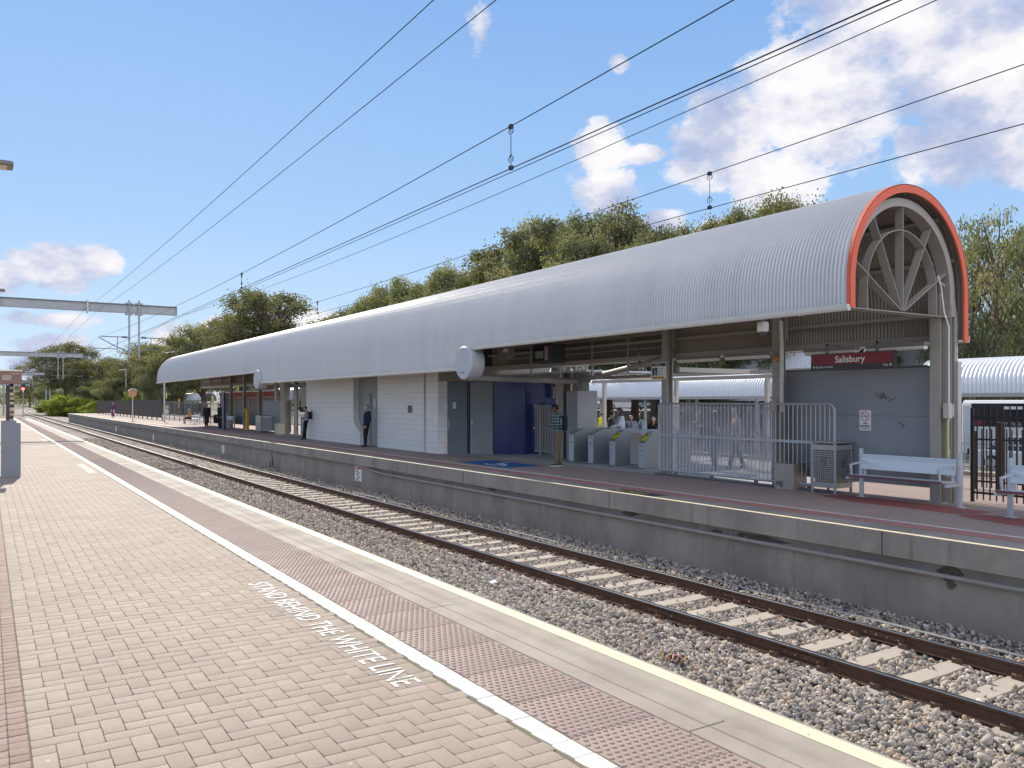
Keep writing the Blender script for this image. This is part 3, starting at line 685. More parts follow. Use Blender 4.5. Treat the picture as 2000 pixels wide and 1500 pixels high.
# leg of the arch, conduits on it, white cover and yellow post guard
m = MB(); m.box(14.72,14.735,8.2,8.5,0,3.6); m.box(14.84,14.855,8.2,8.5,0,3.5); m.box(14.735,14.84,8.33,8.345,0,3.5); m.build('arch_leg', steelgrey, st)
m = MB(); m.tube([(14.90,8.22,2.55),(14.90,8.22,3.3),(14.86,8.25,3.7),(14.7,8.3,3.95),(14.55,8.4,4.1)], .022, 6); m.tube([(14.955,8.22,2.55),(14.955,8.22,3.3),(14.9,8.25,3.75),(14.75,8.3,4.0)], .018, 6)
m.box(14.88, 15.0, 8.16, 8.26, .0, 2.58); m.build('conduit', pbr('conduit_grey', (.48,.47,.46), .5), st)
m = MB(); m.tube([(14.58,8.16,1.5),(14.58,8.16,3.2),(14.5,8.2,3.45),(14.4,8.2,3.9),(14.3,8.2,4.1)], .014, 6); m.build('conduit', white, st)
m = MB(); m.box(14.5, 14.62, 8.12, 8.22, 1.55, 1.82); m.box(14.62,14.66,8.11,8.2,1.58,1.8); m.build('junction_box', pbr('beige_box', (.52,.46,.40), .6), st)
m = MB(); m.tube([(14.57,8.17,1.52),(14.57,8.17,.5)], .02, 6); m.tube([(14.6,8.17,1.0),(14.57,8.15,.9),(14.56,8.15,.75)], .012, 5); m.build('conduit', pbr('yellow_conduit', (.55,.55,.25), .6), st)
# downpipe on second post
m = MB(); x, y = 14.50, 11.78; m.tube([(x,y,0),(x,y,1.62)], .055, 10); m.tube([(x,y,1.62),(x,y,3.1),(x,y+.02,3.6)], .045, 10); m.lathe([(.065,2.3),(.065,2.34)], (x,y,0), 'z', 10); m.build('downpipe', guttm, st)
m = MB(); x, y = 14.50, 11.78; m.box(x-.02,x+.02,y,y+.1,1.9,1.93); m.tube([(x-.02,y-.01,.0),(x-.02,y-.01,1.62)], .07, 10); m.build('pipe_guard', pbr('guard_brown', (.22,.19,.17), .5), st)
m = MB(); x, y = 15.0, 15.75
for k, dx in enumerate((-.14,-.07,0,.08)): m.tube([(x+dx,y,1.95),(x+dx,y,3.3)], .025, 6)
m.box(x-.18, x+.16, y-.05, y+.1, 0, 1.98); m.build('conduit', pbr('pale_cover', (.55,.54,.52), .5), st)
# screen panels behind the benches: cement sheet on posts with rounded corner
def rpanel(m, x0, x1, y0, y1, z0, z1, r=.14):
    poly = [(y0,z0),(y1,z0),(y1,z1)]+[(y0+r-r*math.sin(a), z1-r+r*math.cos(a)) for a in np.linspace(0, math.pi/2, 7)]
    m.prism(poly, 'x', x0, x1)
scr = pbr('screen_panel', (.28,.295,.315), .55, 0, .6, .9, (.22,.235,.255), .1, 30, detail=8)
m = MB(); m.m = 0; rpanel(m, 14.84, 14.90, 8.62, 12.0, .24, 2.50)
m.m = 1; m.box(14.834, 14.84, 8.64, 12.0, 1.568, 1.574)
m.tube([(14.87,8.6,.24),(14.87,8.6,2.36),(14.87,8.64,2.48),(14.87,8.75,2.52),(14.87,12.0,2.52)], .022, 6)
sp = m.build('screen_panel', [scr, steeldark], st)
# graffiti smudges: thin scribbles and a pale patch
grf = paintmat('graffiti_red', (.28,.17,.20), .36, 60); m = MB()
rr = random.Random(4); p = [(14.833, 9.72+rr.uniform(-.1,.1)-.012*k, 1.98+rr.uniform(-.07,.09)-.003*k) for k in range(26)]; m.tube(p, .005, 4); m.build('graffiti_scribble', grf, st)
m = MB(); m.box(14.836,14.839, 9.77, 9.87, 1.92, 1.99); m.build('graffiti_patch', paintmat('patch_pale', (.32,.30,.30), .40, 30), st)
m = MB(); p = [(14.833, 9.25+.05*math.sin(k)-.01*k, 1.45-.01*k) for k in range(10)]; m.tube(p, .004, 4); m.build('graffiti_scribble', paintmat('graffiti_dark', (.10,.12,.15), .4, 60), st)
# far screen panels painted brick red over tan, with white capping
mural = bpy.data.materials.new('mural_panel'); mural.use_nodes = True; t = mural.node_tree; b = t.nodes['Principled BSDF']; b.inputs['Roughness'].default_value = .7
g = N(t, 'ShaderNodeNewGeometry').outputs['Position']; sz = N(t, 'ShaderNodeSeparateXYZ'); t.links.new(g, sz.inputs[0])
no = N(t, 'ShaderNodeTexNoise'); no.inputs['Scale'].default_value = 1.6; no.inputs['Detail'].default_value = 8; t.links.new(g, no.inputs[0])
hz = M(t, 'ADD', M(t, 'MULTIPLY', sz.outputs[2], 1/2.6), M(t, 'MULTIPLY', M(t,'SUBTRACT',no.outputs[0],.5), .10))
t.links.new(ramp(t, hz, [(0,(.16,.10,.08)),(.16,(.18,.12,.10)),(.20,(.10,.15,.19)),(.36,(.16,.18,.17)),(.46,(.26,.25,.21)),(.66,(.30,.23,.18)),(.80,(.30,.16,.11)),(.83,(.36,.08,.05)),(1,(.40,.07,.045))]), b.inputs['Base Color'])
for a, b_ in ((48.8, 52.3), (52.5, 55.9), (56.1, 59.5), (59.7, 64.0)):
    m = MB(); m.m = 0; m.box(14.84, 14.90, a, b_, .26, 2.5); m.m = 1; m.box(14.80, 14.94, a, b_, 2.5, 2.58); m.box(14.832,14.84,a,b_,2.12,2.14)
    m.build('mural_panel', [mural, white], st)
# --- white tiled room
tile = tilemat('white_tiles', (.84,.81,.78), (.42,.42,.42), .098, .198, (1,2,None), 0, .3, .004, (.81,.785,.755), .15, .5)
tilex = tilemat('white_tiles_side', (.82,.79,.76), (.42,.42,.42), .098, .198, (0,2,None), 0, .3, .004, (.71,.68,.655), .15, .5)
W0, W1 = 25.75, 39.9; XW = 13.42
dY0, dY1 = W(737, 800, XW).y, W(690, 800, XW).y     # door recess
dYm = W(703, 800, XW).y
m = MB(); m.m = 0
def wallpiece(y0, y1, z0, z1): m.box(XW, XW+.25, y0, y1, z0, z1)
jY = W(829.5, 800, XW).y
wallpiece(W0, jY-.09, 0, 3.45); wallpiece(jY+.09, dY0, 0, 3.45); m.m = 1; m.box(XW+.12, XW+.3, jY-.09, jY+.09, 0, 3.45)
m.build('tiled_wall', [tile, steelgrey], st)
# wall left of the door: its edge sweeps out in a curve below
m = MB(); rad = dY1-dYm
poly = [(W1,0),(W1,3.45),(dY1,3.45),(dY1,1.35)]+[(dY1-rad*(1-math.cos(a)), 1.35-.75*math.sin(a)) for a in np.linspace(.0, math.pi/2, 9)][1:]+[(dYm,0)]
m.prism([(y,z) for y,z in poly][::-1], 'x', XW, XW+.25); m.build('tiled_wall', tile, st)
m = MB(); m.box(XW+.25, 14.95, W1-.2, W1, 0, 3.45); m.build('tiled_wall', tilex, st)
doorm = pbr('door_grey', (.30,.31,.315), .45, 0, .3, 1.5, (.24,.25,.26))
doorg = pbr('door_teal_grey', (.135,.165,.175), .45, 0, .45, 1.2, (.10,.125,.14), detail=8)
d = MB(); d.box(XW+.25, XW+.30, dY0, dY1, 0, 2.15); d.box(XW+.25, XW+.3, dY0, dY1, 2.2, 3.45); dd = d.build('door', doorm, st, bevel=.004)
d = MB(); d.box(XW+.2, XW+.26, (dYm+dY0)/2+.3, (dYm+dY0)/2+.4, 0, 2.2); d.box(XW+.2,XW+.26,dY0,dY1,2.15,2.2); d.build('door_frame', steelgrey, dd)
m = MB(); m.box(XW-.012, XW, W(805,800,XW).y, W(797,800,XW).y-.0, W(800,806,XW).z, W(800,792,XW).z); m.build('wall_plaque', pbr('bronze_plaque', (.09,.07,.075), .4, .4), st)
nsm = MB(); zz = 1.62; yy = (dYm+dY0)/2-.1; nsm.box(XW+.235, XW+.249, yy-.13, yy+.13, zz, zz+.36); nsm.build('door_notice', pbr('door_notice', (.62,.50,.50), .5), dd)
# end wall with the two doors, turning into the blue tiled curve
E0 = Vector((XW, W0)); E1 = Vector((13.62, 25.62)); E2 = Vector((15.0, 24.55))
def wallseg(m, a, b, z0, z1, th=.2):
    a = Vector(a); b = Vector(b); d = (b-a); n = Vector((-d.y, d.x)).normalized()
    if n.y < 0: n = -n
    m.prism([tuple(a), tuple(b), tuple(b+n*th), tuple(a+n*th)], 'z', z0, z1)
m = MB(); wallseg(m, E0+Vector((.25,.0)), E1+(E2-E1)*.04, 0, 2.56, .1); m.build('tiled_wall', tilex, st)
def seg(a, b): return E1+(E2-E1)*a, E1+(E2-E1)*b
m = MB(); wallseg(m, *seg(.06,.46), .01, 2.54, .06); o = m.build('toilet_door', doorg, st)
mk = Vector((*seg(.2,.2)[0], 1.72)); nn = Vector((-.6,-.8,0)); uu = Vector((.8,-.6,0))
m = MB(); m.obox(mk+nn*.006, uu*.055, (0,0,.11), nn*.006); m.build('door_sign', white, o)
m = MB(); m.obox(mk+nn*.014+Vector((0,0,-.01)), uu*.012, (0,0,.045), nn*.003); m.ball(mk+nn*.014+Vector((0,0,.055)), .014); m.build('door_figure', blackp, o)
m = MB(); h = Vector((*seg(.09,.09)[0], 1.05)); m.obox(h+nn*.03, uu*.015, (0,0,.16), nn*.012); m.build('handle', stainless, o)
m = MB(); wallseg(m, *seg(.52,.98), .01, 2.54, .06); o = m.build('toilet_door', pbr('door_pale', (.24,.26,.265), .45, 0, .4, 1.2, (.20,.22,.235), detail=8), st)
m = MB(); h = Vector((*seg(.56,.56)[0], 1.1)); m.obox(h+nn*.03, uu*.03, (0,0,.07), nn*.02); m.build('handle', stainless, o)
m = MB(); wallseg(m, *seg(.48,.50), 0, 2.56, .05); 
bluet = tilemat('blue_tiles', (.022,.04,.16), (.06,.07,.14), .1, .2, (0,2,None), 0, .18, .003, (.025,.04,.17), .3, .4, 1.5)
m.build('tiled_wall', bluet, st)
cv = [E2, Vector((15.4,24.2)), Vector((15.9,23.92)), Vector((16.45,23.80)), Vector((16.95,23.86)), Vector((17.35,24.1)), Vector((17.65,24.5)), Vector((17.75,25.2))]
m = MB()
for a, b_ in zip(cv[:-1], cv[1:]): wallseg(m, a, b_, 0, 2.56, .05)
m.build('blue_tiled_wall', bluet, st)
m = MB(); wallseg(m, (17.6,24.9), (19.2,24.6), 0, 2.56, .1); m.build('doorway_wall', pbr('tan_wall', (.30,.22,.15), .7), st)
# fascia beam above the doors, dark mesh screens above it, closing wall over the room
m = MB(); wallseg(m, E0+Vector((.02,-.03)), (16.6, 23.45), 2.56, 3.10, .15); m.build('lintel_beam', pbr('lintel_brown', (.30,.27,.235), .6, 0, .4, 1.5, (.22,.20,.18)), st)
meshm = pbr('dark_mesh', (.035,.036,.036), .7, 0, .3, 3)
m = MB(); wallseg(m, (13.44,25.74), (16.2,23.9), 3.1, 5.2, .06); m.box(13.5,13.56,25.75,39.8,3.2,5.2)
wallseg(m, E1+Vector((.1,.12)), E2+Vector((.1,.12)), 0, 3.2, .1); m.build('mesh_screen', meshm, st)  # last piece: slab added behind the doors to stop light leaking through the gaps
# wall of mesh beside the gates (from the post row up to the roof)
m = MB()
m.box(15.02, 15.05, 15.7, 23.6, 2.98, 3.62)
m.build('mesh_screen', meshm, st)
m = MB()
for y in (15.8, 17.4, 19.0, 20.6, 22.2): m.box(14.98, 15.02, y-.03, y+.03, 2.60, 3.6)
m.box(14.98,15.02,15.7,23.6,3.28,3.30); m.build('screen_frame', pbr('cream_steel', (.42,.40,.37), .5), st)
# raking tube brace, long pipe from the drum, round column and its block
m = MB(); pts = [(11.6,20.25,2.54),(15.95,21.0,2.50)]; m.tube(pts, .095, 14)
for f in (.25,.55): 
    a = Vector(pts[0]).lerp(Vector(pts[1]), f); m.tube([a, a+Vector((.04,.008,0))], .102, 14)
m.build('roof_tube', steelgrey, st, smooth=True)
a = W(1145, 737, 15.3); b_ = W(1293, 702, 14.62)
m = MB(); m.tube([(16.1, 20.9, 2.56), (14.66, 15.5, 2.95)], .085, 12); m.build('roof_tube', steelgrey, st, smooth=True)
colm = pbr('column_grey', (.235,.235,.225), .7, 0, .3, 1.5)
m = MB(); m.lathe([(.27,2.2),(.27,2.78)], (16.15,21.05,0), 'z', 24); m.build('round_column', colm, st, smooth=True)
for xx, yy, r_ in ((15.95,21.05,.10),(16.12,20.95,.07),(16.3,20.95,.07)):
    m = MB(); m.tube([(xx,yy,2.85),(xx,yy,3.45),(xx+.05,yy-.05,3.55),(xx+.25,yy-.05,3.55)], r_*.8, 8); m.build('roof_pipe', colm, st, smooth=True)
m = MB(); hsec(m, 15.85, 21.55, 0, 3.9, .3, .3); m.build('post', steelgrey, st)
m = MB(); m.prism([(15.75,20.7),(16.55,20.7),(16.55,21.3),(15.75,21.3)], 'z', 0, 2.2); m.build('column_block', concrete, st, bevel=.01)
# rear beams towards the bus stop side: flat steel roof over the entry, posts
m = MB(); m.box(15.1, 20.6, 15.5, 15.62, 2.62, 2.74); m.box(15.1,20.6,21.9,22.0,2.62,2.74); m.box(20.5,20.6,12,26,2.58,2.70); m.box(17.8,17.9,12,26,2.62,2.72); m.build('entry_beam', pbr('cream_steel2', (.40,.37,.33), .5), st)
m = MB(); m.box(15.1, 18.4, 19.4, 26, 2.76, 2.80); m.build('entry_roof', roofm, st)
for x, y in ((20.5,13.2),(20.5,17.2),(20.5,21.2),(20.5,25.2)):
    m = MB(); m.box(x-.06,x+.06,y-.06,y+.06,0,2.6); m.build('entry_post', pbr('cream_post', (.45,.41,.36), .5) if 'cream_post' not in MATS else MATS['cream_post'], st)
# left part: cream pier and posts, cap beam
m = MB(); y0 = W(560,800,14.3).y; y1 = W(552,800,14.3).y; m.box(14.15, 14.5, y0, y1, 0, 3.3); m.build('pier', pbr('cream_pier', (.42,.38,.31), .6, 0, .3, 1), st)
m = MB(); m.box(14.2, 14.8, 40.2, 40.6, 0, 3.3); m.build('pier', steelgrey, st)
m = MB(); m.box(14.5, 14.8, 40, 47.5, 2.62, 2.8); m.build('lintel_beam', steeldark, st)
m = MB(); m.box(14.4, 14.9, 60.6, 60.9, 0, 2.35); m.build('pier', MATS['cream_pier'], st)
# ================================================================== THINGS ON THE FAR PLATFORM
NX = (-1,0,0)
def sgn(s, size, x, y, z, mat, parent, **k): return text(s, size, (x, y, z), (0,-1,0), (0,0,1), mat, parent, **k)
signwhite = pbr('sign_white', (.80,.80,.78), .4); signblack = pbr('sign_black', (.03,.03,.035), .45); signred = pbr('sign_red', (.20,.010,.018), .4); signblk2 = pbr('sign_charcoal', (.035,.03,.035), .4)
signr2 = pbr('sign_ring_red', (.55,.04,.05), .4)
# station name sign
y1, y0 = 10.72, 8.95; x = 14.12
s = thing('station_sign', 'dark red and black station name sign with white lettering above the grey screen', 'sign', (x, 9.8, 2.5))
m = MB(); m.m = 0; m.box(x, x+.09, y0, y1, 2.585, 2.79); m.m = 1; m.box(x, x+.09, y0, y1, 2.50, 2.585); m.m = 1; m.box(x+.001, x+.089, y0-.02, y0, 2.495, 2.80); m.box(x+.001, x+.089, y1, y1+.02, 2.495, 2.80); m.box(x+.01,x+.08,y0,y1,2.79,2.80)
m.build('sign_box', [signred, signblk2], s)
sgn('Salisbury', .185, x-.003, y1-.54, 2.62, signwhite, s, font_bold=.002)
sgn('Gawler Central', .062, x-.003, y1-.10, 2.522, signwhite, s); sgn('City', .062, x-.003, y0+.20, 2.522, signwhite, s)
m = MB()
for yy in (y1-.055, y0+.045): m.lathe([(.022,-.003),(.022,0)], (x, yy, 2.543), 'x', 14)
m.build('arrow_disc', signwhite, s)
m = MB()
for yy, d in ((y1-.055, 1), (y0+.045, -1)):
    m.prism([(yy+.012*d,2.543),(yy-.006*d,2.555),(yy-.006*d,2.531)], 'x', x-.006, x-.003)
m.build('arrow', signblk2, s)
m = MB(); 
for yy in (9.3, 10.4): m.box(x+.03, x+.06, yy-.02, yy+.02, 2.8, 3.0)
m.box(x+.03,x+.5,9.28,9.32,2.96,3.0); m.box(x+.03,x+.5,10.38,10.42,2.96,3.0)
m.build('hanger', steeldark, s)
# no smoking sign on the screen
def notice(name, label, x, y, z, w, h, draw, mats, cat='sign'):
    o = thing(name, label, cat, (x, y, z)); m = MB(); m.m = 0; m.box(x, x+.006, y-w/2, y+w/2, z, z+h); m.build('panel', [signwhite], o, bevel=.002); draw(o, x-.002, y, z); return o
def draw_nosmoke(o, x, y, z, k=1.0):
    m = MB(); n = 28; c = (y, z+.29*k); R1, R2 = .098*k, .083*k
    vs = []; fs = []
    for i in range(n): a = 2*math.pi*i/n; vs += [(x, c[0]+R1*math.cos(a), c[1]+R1*math.sin(a)), (x, c[0]+R2*math.cos(a), c[1]+R2*math.sin(a))]
    for i in range(n): j = (i+1)%n; fs.append((2*i,2*j,2*j+1,2*i+1))
    m.add(vs, fs); m.obox((x,c[0],c[1]), (0,-.062*k,-.062*k), (0,.005*k,-.005*k), (.0008,0,0)); m.build('ban_ring', signr2, o)
    m = MB(); m.box(x, x+.001, y-.02*k, y+.06*k, c[1]-.012*k, c[1]+.002*k); m.box(x, x+.001, y-.06*k, y-.035*k, c[1]-.012*k, c[1]+.002*k)
    m.tube([(x,y-.055*k,c[1]+.01*k),(x,y-.05*k,c[1]+.03*k),(x,y-.02*k,c[1]+.035*k),(x,y-.01*k,c[1]+.055*k)], .004*k, 4); m.build('cigarette', signblack, o)
    sgn('NO', .058*k, x, y+.04*k, z+.125*k, signblack, o, font_bold=.001); sgn('SMOKING', .055*k, x, y+.112*k, z+.072*k, signblack, o, xs=.86, font_bold=.001); sgn('IN THIS AREA', .032*k, x, y+.10*k, z+.03*k, signblack, o, xs=.95)
ny = W(1690, 830, 14.83).y
notice('no_smoking_sign', 'white no smoking sign with red ring on the grey screen behind the bench', 14.826, ny, 1.27, .26, .41, draw_nosmoke, None)
# boarding help sign hung on the third post
a, b_ = W(1301, 741, 14.3), W(1272, 709, 14.3)
def draw_help(o, x, y, z):
    w = abs(b_.y-a.y); h = b_.z-a.z; k = h/.41
    m = MB(); m.box(x-.001, x, y-w*.47, y+w*.47, z+h*.78, z+h*.96); m.box(x-.001, x, y+w*.08, y+w*.44, z+h*.25, z+h*.70); m.build('dark_band', signblack, o)
    m = MB(); m.prism([(y+w*.44,z+h*.05),(y+w*.44,z+h*.18),(y-w*.36,z+h*.18),(y-w*.44,z+h*.05)], 'x', x-.001, x); m.build('orange_band', pbr('sign_orange', (.60,.25,.03), .5), o)
    sgn('Boarding Help', h*.105, x-.002, y+w*.33, z+h*.83, signwhite, o)
    for i, s_ in enumerate(('Please wait here', 'if you require', 'assistance', 'boarding train')): sgn(s_, h*.065, x-.001, y+w*.02, z+h*(.62-.12*i), signblack, o)
    m = MB(); c = (y+w*.25, z+h*.40)
    m.tube([(x-.003, c[0]+.11*h*math.cos(q), c[1]+.11*h*math.sin(q)) for q in np.linspace(1.9, 6.4, 14)], h*.012, 4)
    m.tube([(x-.003,c[0]+.02*h,c[1]+.22*h),(x-.003,c[0]+.02*h,c[1]+.06*h),(x-.003,c[0]-.07*h,c[1]+.05*h),(x-.003,c[0]-.12*h,c[1]-.07*h),(x-.003,c[0]-.16*h,c[1]-.05*h)], h*.014, 4); m.ball((x-.003,c[0]+.02*h,c[1]+.25*h), h*.025, 8, 5); m.build('wheelchair_figure', signwhite, o)
notice('boarding_help_sign', 'white boarding help sign with wheelchair symbol and orange arrow hanging by a post', 14.3, (a.y+b_.y)/2, a.z, abs(b_.y-a.y), b_.z-a.z, draw_help, None)
# notice on the blue wall
a, b_ = W(1092, 777, 17.05), W(1080, 747, 17.05)
def draw_n(o, x, y, z):
    w = abs(b_.y-a.y); h = b_.z-a.z
    m = MB(); m.box(x-.001,x,y+w*.12,y+w*.49,z+h*.72,z+h*.99); m.build('red_corner', signr2, o)
    for i, s_ in enumerate(('No', 'smoking', 'on', 'station')): sgn(s_, h*.10, x-.001, y+w*(.2 if len(s_)>3 else .05), z+h*(.60-.13*i), signblack, o, xs=.8)
    m = MB(); m.prism([(y,z+h*.06),(y-.02,z+h*.14),(y-.008,z+h*.14),(y-.008,z+h*.22),(y+.008,z+h*.22),(y+.008,z+h*.14),(y+.02,z+h*.14)], 'x', x-.001, x); m.build('arrow', signblack, o)
notice('wall_notice', 'small white notice with a red corner high on the blue tiled wall', 17.05, (a.y+b_.y)/2, a.z, abs(b_.y-a.y), b_.z-a.z, draw_n, None)
# danger notice on the trackside wall, below the platform edge
a, b_ = W(706.5, 941, 10.925), W(693.5, 909, 10.925)
def draw_d(o, x, y, z):
    w = abs(b_.y-a.y); h = b_.z-a.z
    m = MB(); m.box(x-.001,x,y-w*.44,y+w*.44,z+h*.80,z+h*.95); m.build('red_band', signr2, o)
    sgn('STOP', h*.11, x-.002, y+w*.30, z+h*.84, signwhite, o)
    for i, s_ in enumerate(('DO NOT CROSS','THE TRACKS')): sgn(s_, h*.075, x-.001, y+w*.42, z+h*(.70-.11*i), signblack, o, xs=.95)
    m = MB()
    for k in range(6): q = R(60*k+15); m.obox((x-.0005,y+.19*w*math.cos(q),z+h*.36+.19*w*math.sin(q)), (0,.11*w*math.cos(q),.11*w*math.sin(q)), (0,-.035*w*math.sin(q),.035*w*math.cos(q)), (.0005,0,0))
    m.build('emblem', signblack, o); sgn('PENALTIES APPLY', h*.055, x-.001, y+w*.42, z+h*.08, signblack, o)
notice('track_warning_sign', 'white warning sign with red header on the far trackside wall', 10.915, (a.y+b_.y)/2, a.z, abs(b_.y-a.y), b_.z-a.z, draw_d, None)
a, b_ = W(438.5, 886, 10.925), W(433.5, 869, 10.925)
def draw_e(o, x, y, z):
    w = abs(b_.y-a.y); h = b_.z-a.z; m = MB()
    for k in range(4): m.box(x-.001,x,y-w*.3,y+w*.3,z+h*(.15+.2*k),z+h*(.22+.2*k))
    m.build('writing', pbr('faded_grey', (.35,.35,.36), .6), o)
notice('faded_track_sign', 'small faded white sign on the trackside wall left of the graffiti', 10.915, (a.y+b_.y)/2, a.z, abs(b_.y-a.y), b_.z-a.z, draw_e, None)
a, b_ = W(301, 860, 10.925), W(299, 848, 10.925)
o = MB().box(10.90,10.92,a.y,b_.y,a.z,b_.z).build('distance_marker', signwhite); setp(o, 'narrow white marker board on the far wall, nearer the canopy end', 'marker', 'white markers on the far wall')
a, b_ = W(228, 843, 10.925), W(226, 832, 10.925)
o = MB().box(10.90,10.92,a.y,b_.y,a.z,b_.z).build('distance_marker', signwhite); setp(o, 'narrow white marker board on the far wall, farthest along', 'marker', 'white markers on the far wall')
# pipes on the far wall
pm = pbr('wall_pipe', (.33,.30,.28), .55, 0, .3, 3)
y1_ = W(712, 915, 10.85).y
m = MB(); m.tube([(10.86,-13,-.50),(10.86,y1_-1.6,-.50),(10.86,y1_-.9,-.47),(10.86,y1_-.2,-.40),(10.92,y1_,-.38)], .032, 8)
for y in np.arange(-12, y1_-2, 2.4): m.box(10.86,10.925,y-.03,y+.03,-.54,-.46)
setp(m.build('wall_pipe', pm, smooth=True), 'long grey pipe clipped along the far wall under the platform edge', 'pipe')
m = MB(); y0_ = W(427, 865, 10.9).y
for z in (-.47,-.62): m.box(10.90,10.925,y0_,140,z-.012,z+.012)
m.box(10.895,10.925,y0_-.05,y0_+.25,-.66,-.42)
for y in np.arange(y0_,140,2.0): m.box(10.895,10.925,y-.02,y+.02,-.64,-.45)
setp(m.build('cable_tray', pm), 'thin rack of cables along the far wall towards the platform end', 'cable tray')
# graffiti and damage on the far wall
m = MB(); c = W(531, 905, 10.92)
for k, (dy, dz, w, h, i) in enumerate(((.25,-.1,.22,.5,0),(-.1,.0,.3,.7,0),(.1,.05,.12,.35,1),(-.05,-.2,.25,.25,1),(0,.5,.07,.5,0),(.35,-.35,.2,.25,0))):
    m.m = i; m.prism([(c.y+dy-w/2,c.z+dz-h/2),(c.y+dy+w/2,c.z+dz-h/2+.05),(c.y+dy+w*.3,c.z+dz+h*.5),(c.y+dy-w*.2,c.z+dz+h*.3)], 'x', 10.921-.002*k, 10.924)
g_ = m.build('graffiti', [paintmat('black_spray', (.02,.02,.025), .36, 20), paintmat('orange_spray', (.55,.30,.06), .38, 20)]); setp(g_, 'black and orange spray painted mark on the far trackside wall', 'graffiti')
spall = pbr('broken_render', (.15,.125,.10), .95, 0, .8, 14, (.05,.04,.035), 1, 60)
for k, (px, py, w, h) in enumerate(((1855,1119,26,16),(1857,1142,11,9),(1400,1038,12,6),(1480,1050,60,6),(1230,1003,20,5),(1090,972,8,5),(960,955,10,4))):
    c = W(px, py, 10.92); e = W(px+w, py, 10.92); dy = abs(e.y-c.y); dz = h*(c-Vector((0,0,EYE))).length/1750
    rr = random.Random(k); pts = [(c.y+dy*math.cos(a)*rr.uniform(.6,1.1), c.z+dz*math.sin(a)*rr.uniform(.6,1.1)) for a in np.linspace(0,2*math.pi,11)[:-1]]
    m = MB(); m.prism(pts, 'x', 10.917, 10.928); setp(m.build('render_damage', spall), kind='structure')
# wall slab joints
m = MB()
for yy in [W(1722,1060,10.78).y]+[W(1722,1060,10.78).y+6.1*k for k in range(1,20)]: m.box(10.787, 10.789, yy-.008, yy+.008, -.34, 0)
struct(m.build('slab_joints', pbr('joint_black', (.05,.045,.04), .9)))
# ---- perforated litter bin cabinet
x0, x1, y0, y1 = 14.2, 14.74, 10.22, 10.80
b_ = thing('litter_bin', 'stainless steel litter bin cabinet with square perforations in front of the grey screen', 'litter bin', ((x0+x1)/2,(y0+y1)/2,0))
m = MB(); f = .05
m.box(x0,x0+.03,y0,y0+f,0,1.02); m.box(x0,x0+.03,y1-f,y1,0,1.02); m.box(x1-.03,x1,y0,y0+f,0,1.02); m.box(x1-.03,x1,y1-f,y1,0,1.02)
for z in (.12,.88): m.box(x0,x0+.03,y0+f,y1-f,z,z+.10); m.box(x1-.03,x1,y0+f,y1-f,z,z+.1); m.box(x0+.03,x1-.03,y0,y0+.03,z,z+.1); m.box(x0+.03,x1-.03,y1-.03,y1,z,z+.1)
m.build('frame', stainless, b_, bevel=.003)
m = MB(); m.box(x0-.015,x1+.015,y0-.015,y1+.015,1.02,1.05); m.build('lid', stainless, b_, bevel=.004)
def perf(m, plane, fix, a0, a1, z0, z1, n, k, skip):
    da, dz = (a1-a0)/n, (z1-z0)/k; t = .32
    def bx(p0,p1,q0,q1):
        if plane == 'x': m.box(fix, fix+.004, p0, p1, q0, q1)
        else: m.box(p0, p1, fix, fix+.004, q0, q1)
    for i in range(n+1): bx(a0+i*da-da*t/2, a0+i*da+da*t/2, z0, z1)
    for i in range(n):
        for j in range(k+1): bx(a0+i*da+da*t/2, a0+(i+1)*da-da*t/2, z0+j*dz-dz*t/2, z0+j*dz+dz*t/2)
    for (i0,i1,j0,j1) in skip: bx(a0+i0*da, a0+i1*da, z0+j0*dz, z0+j1*dz)
m = MB(); perf(m, 'x', x0+.008, y0+f, y1-f, .22, .88, 11, 16, [(3.2,7.8,8,12)]); m.build('perforated_door', stainless, b_)
m = MB(); perf(m, 'y', y0+.008, x0+.03, x1-.03, .22, .88, 11, 16, [(3.2,7.8,8,12)]); m.build('perforated_side', stainless, b_)
m = MB(); m.box(x0+.05,x1-.05,y0+.05,y1-.05,.14,.9); m.build('liner', pbr('bin_dark', (.03,.03,.035), .7), b_)
m = MB(); m.box(x0-.012,x0,y1-.05,y1-.03,.55,.63); m.lathe([(.012,-.03),(.012,0)], (x0,y1-.04,.6), 'x', 8); m.build('latch', stainless, b_)
# ---- low metal cabinet with a door
p0 = G(1512, 944); p1 = G(1549, 949)
mm_ = thing('metal_cabinet', 'low brushed steel cabinet with small hatch beside the litter bin', 'cabinet', (14.35, 11.7, 0))
xa = 14.15; ya = W(1549,948,xa).y; yb_ = W(1512,944,xa).y
m = MB(); m.box(xa, xa+.42, ya, yb_, .0, .55); m.build('body', pbr('brushed_cabinet', (.42,.38,.33), .38, .6, .5, 3, (.30,.28,.27), detail=7), mm_, bevel=.006)
m = MB(); m.box(xa-.01, xa, yb_-.22, yb_-.06, .05, .17); m.build('hatch', pbr('hatch_dark', (.12,.10,.09), .5), mm_)
m = MB(); m.prism([(yb_-.22,.0),(yb_-.02,.0),(yb_-.12,.10)], 'x', xa-.02, xa-.008); m.build('deflector', stainless, mm_)
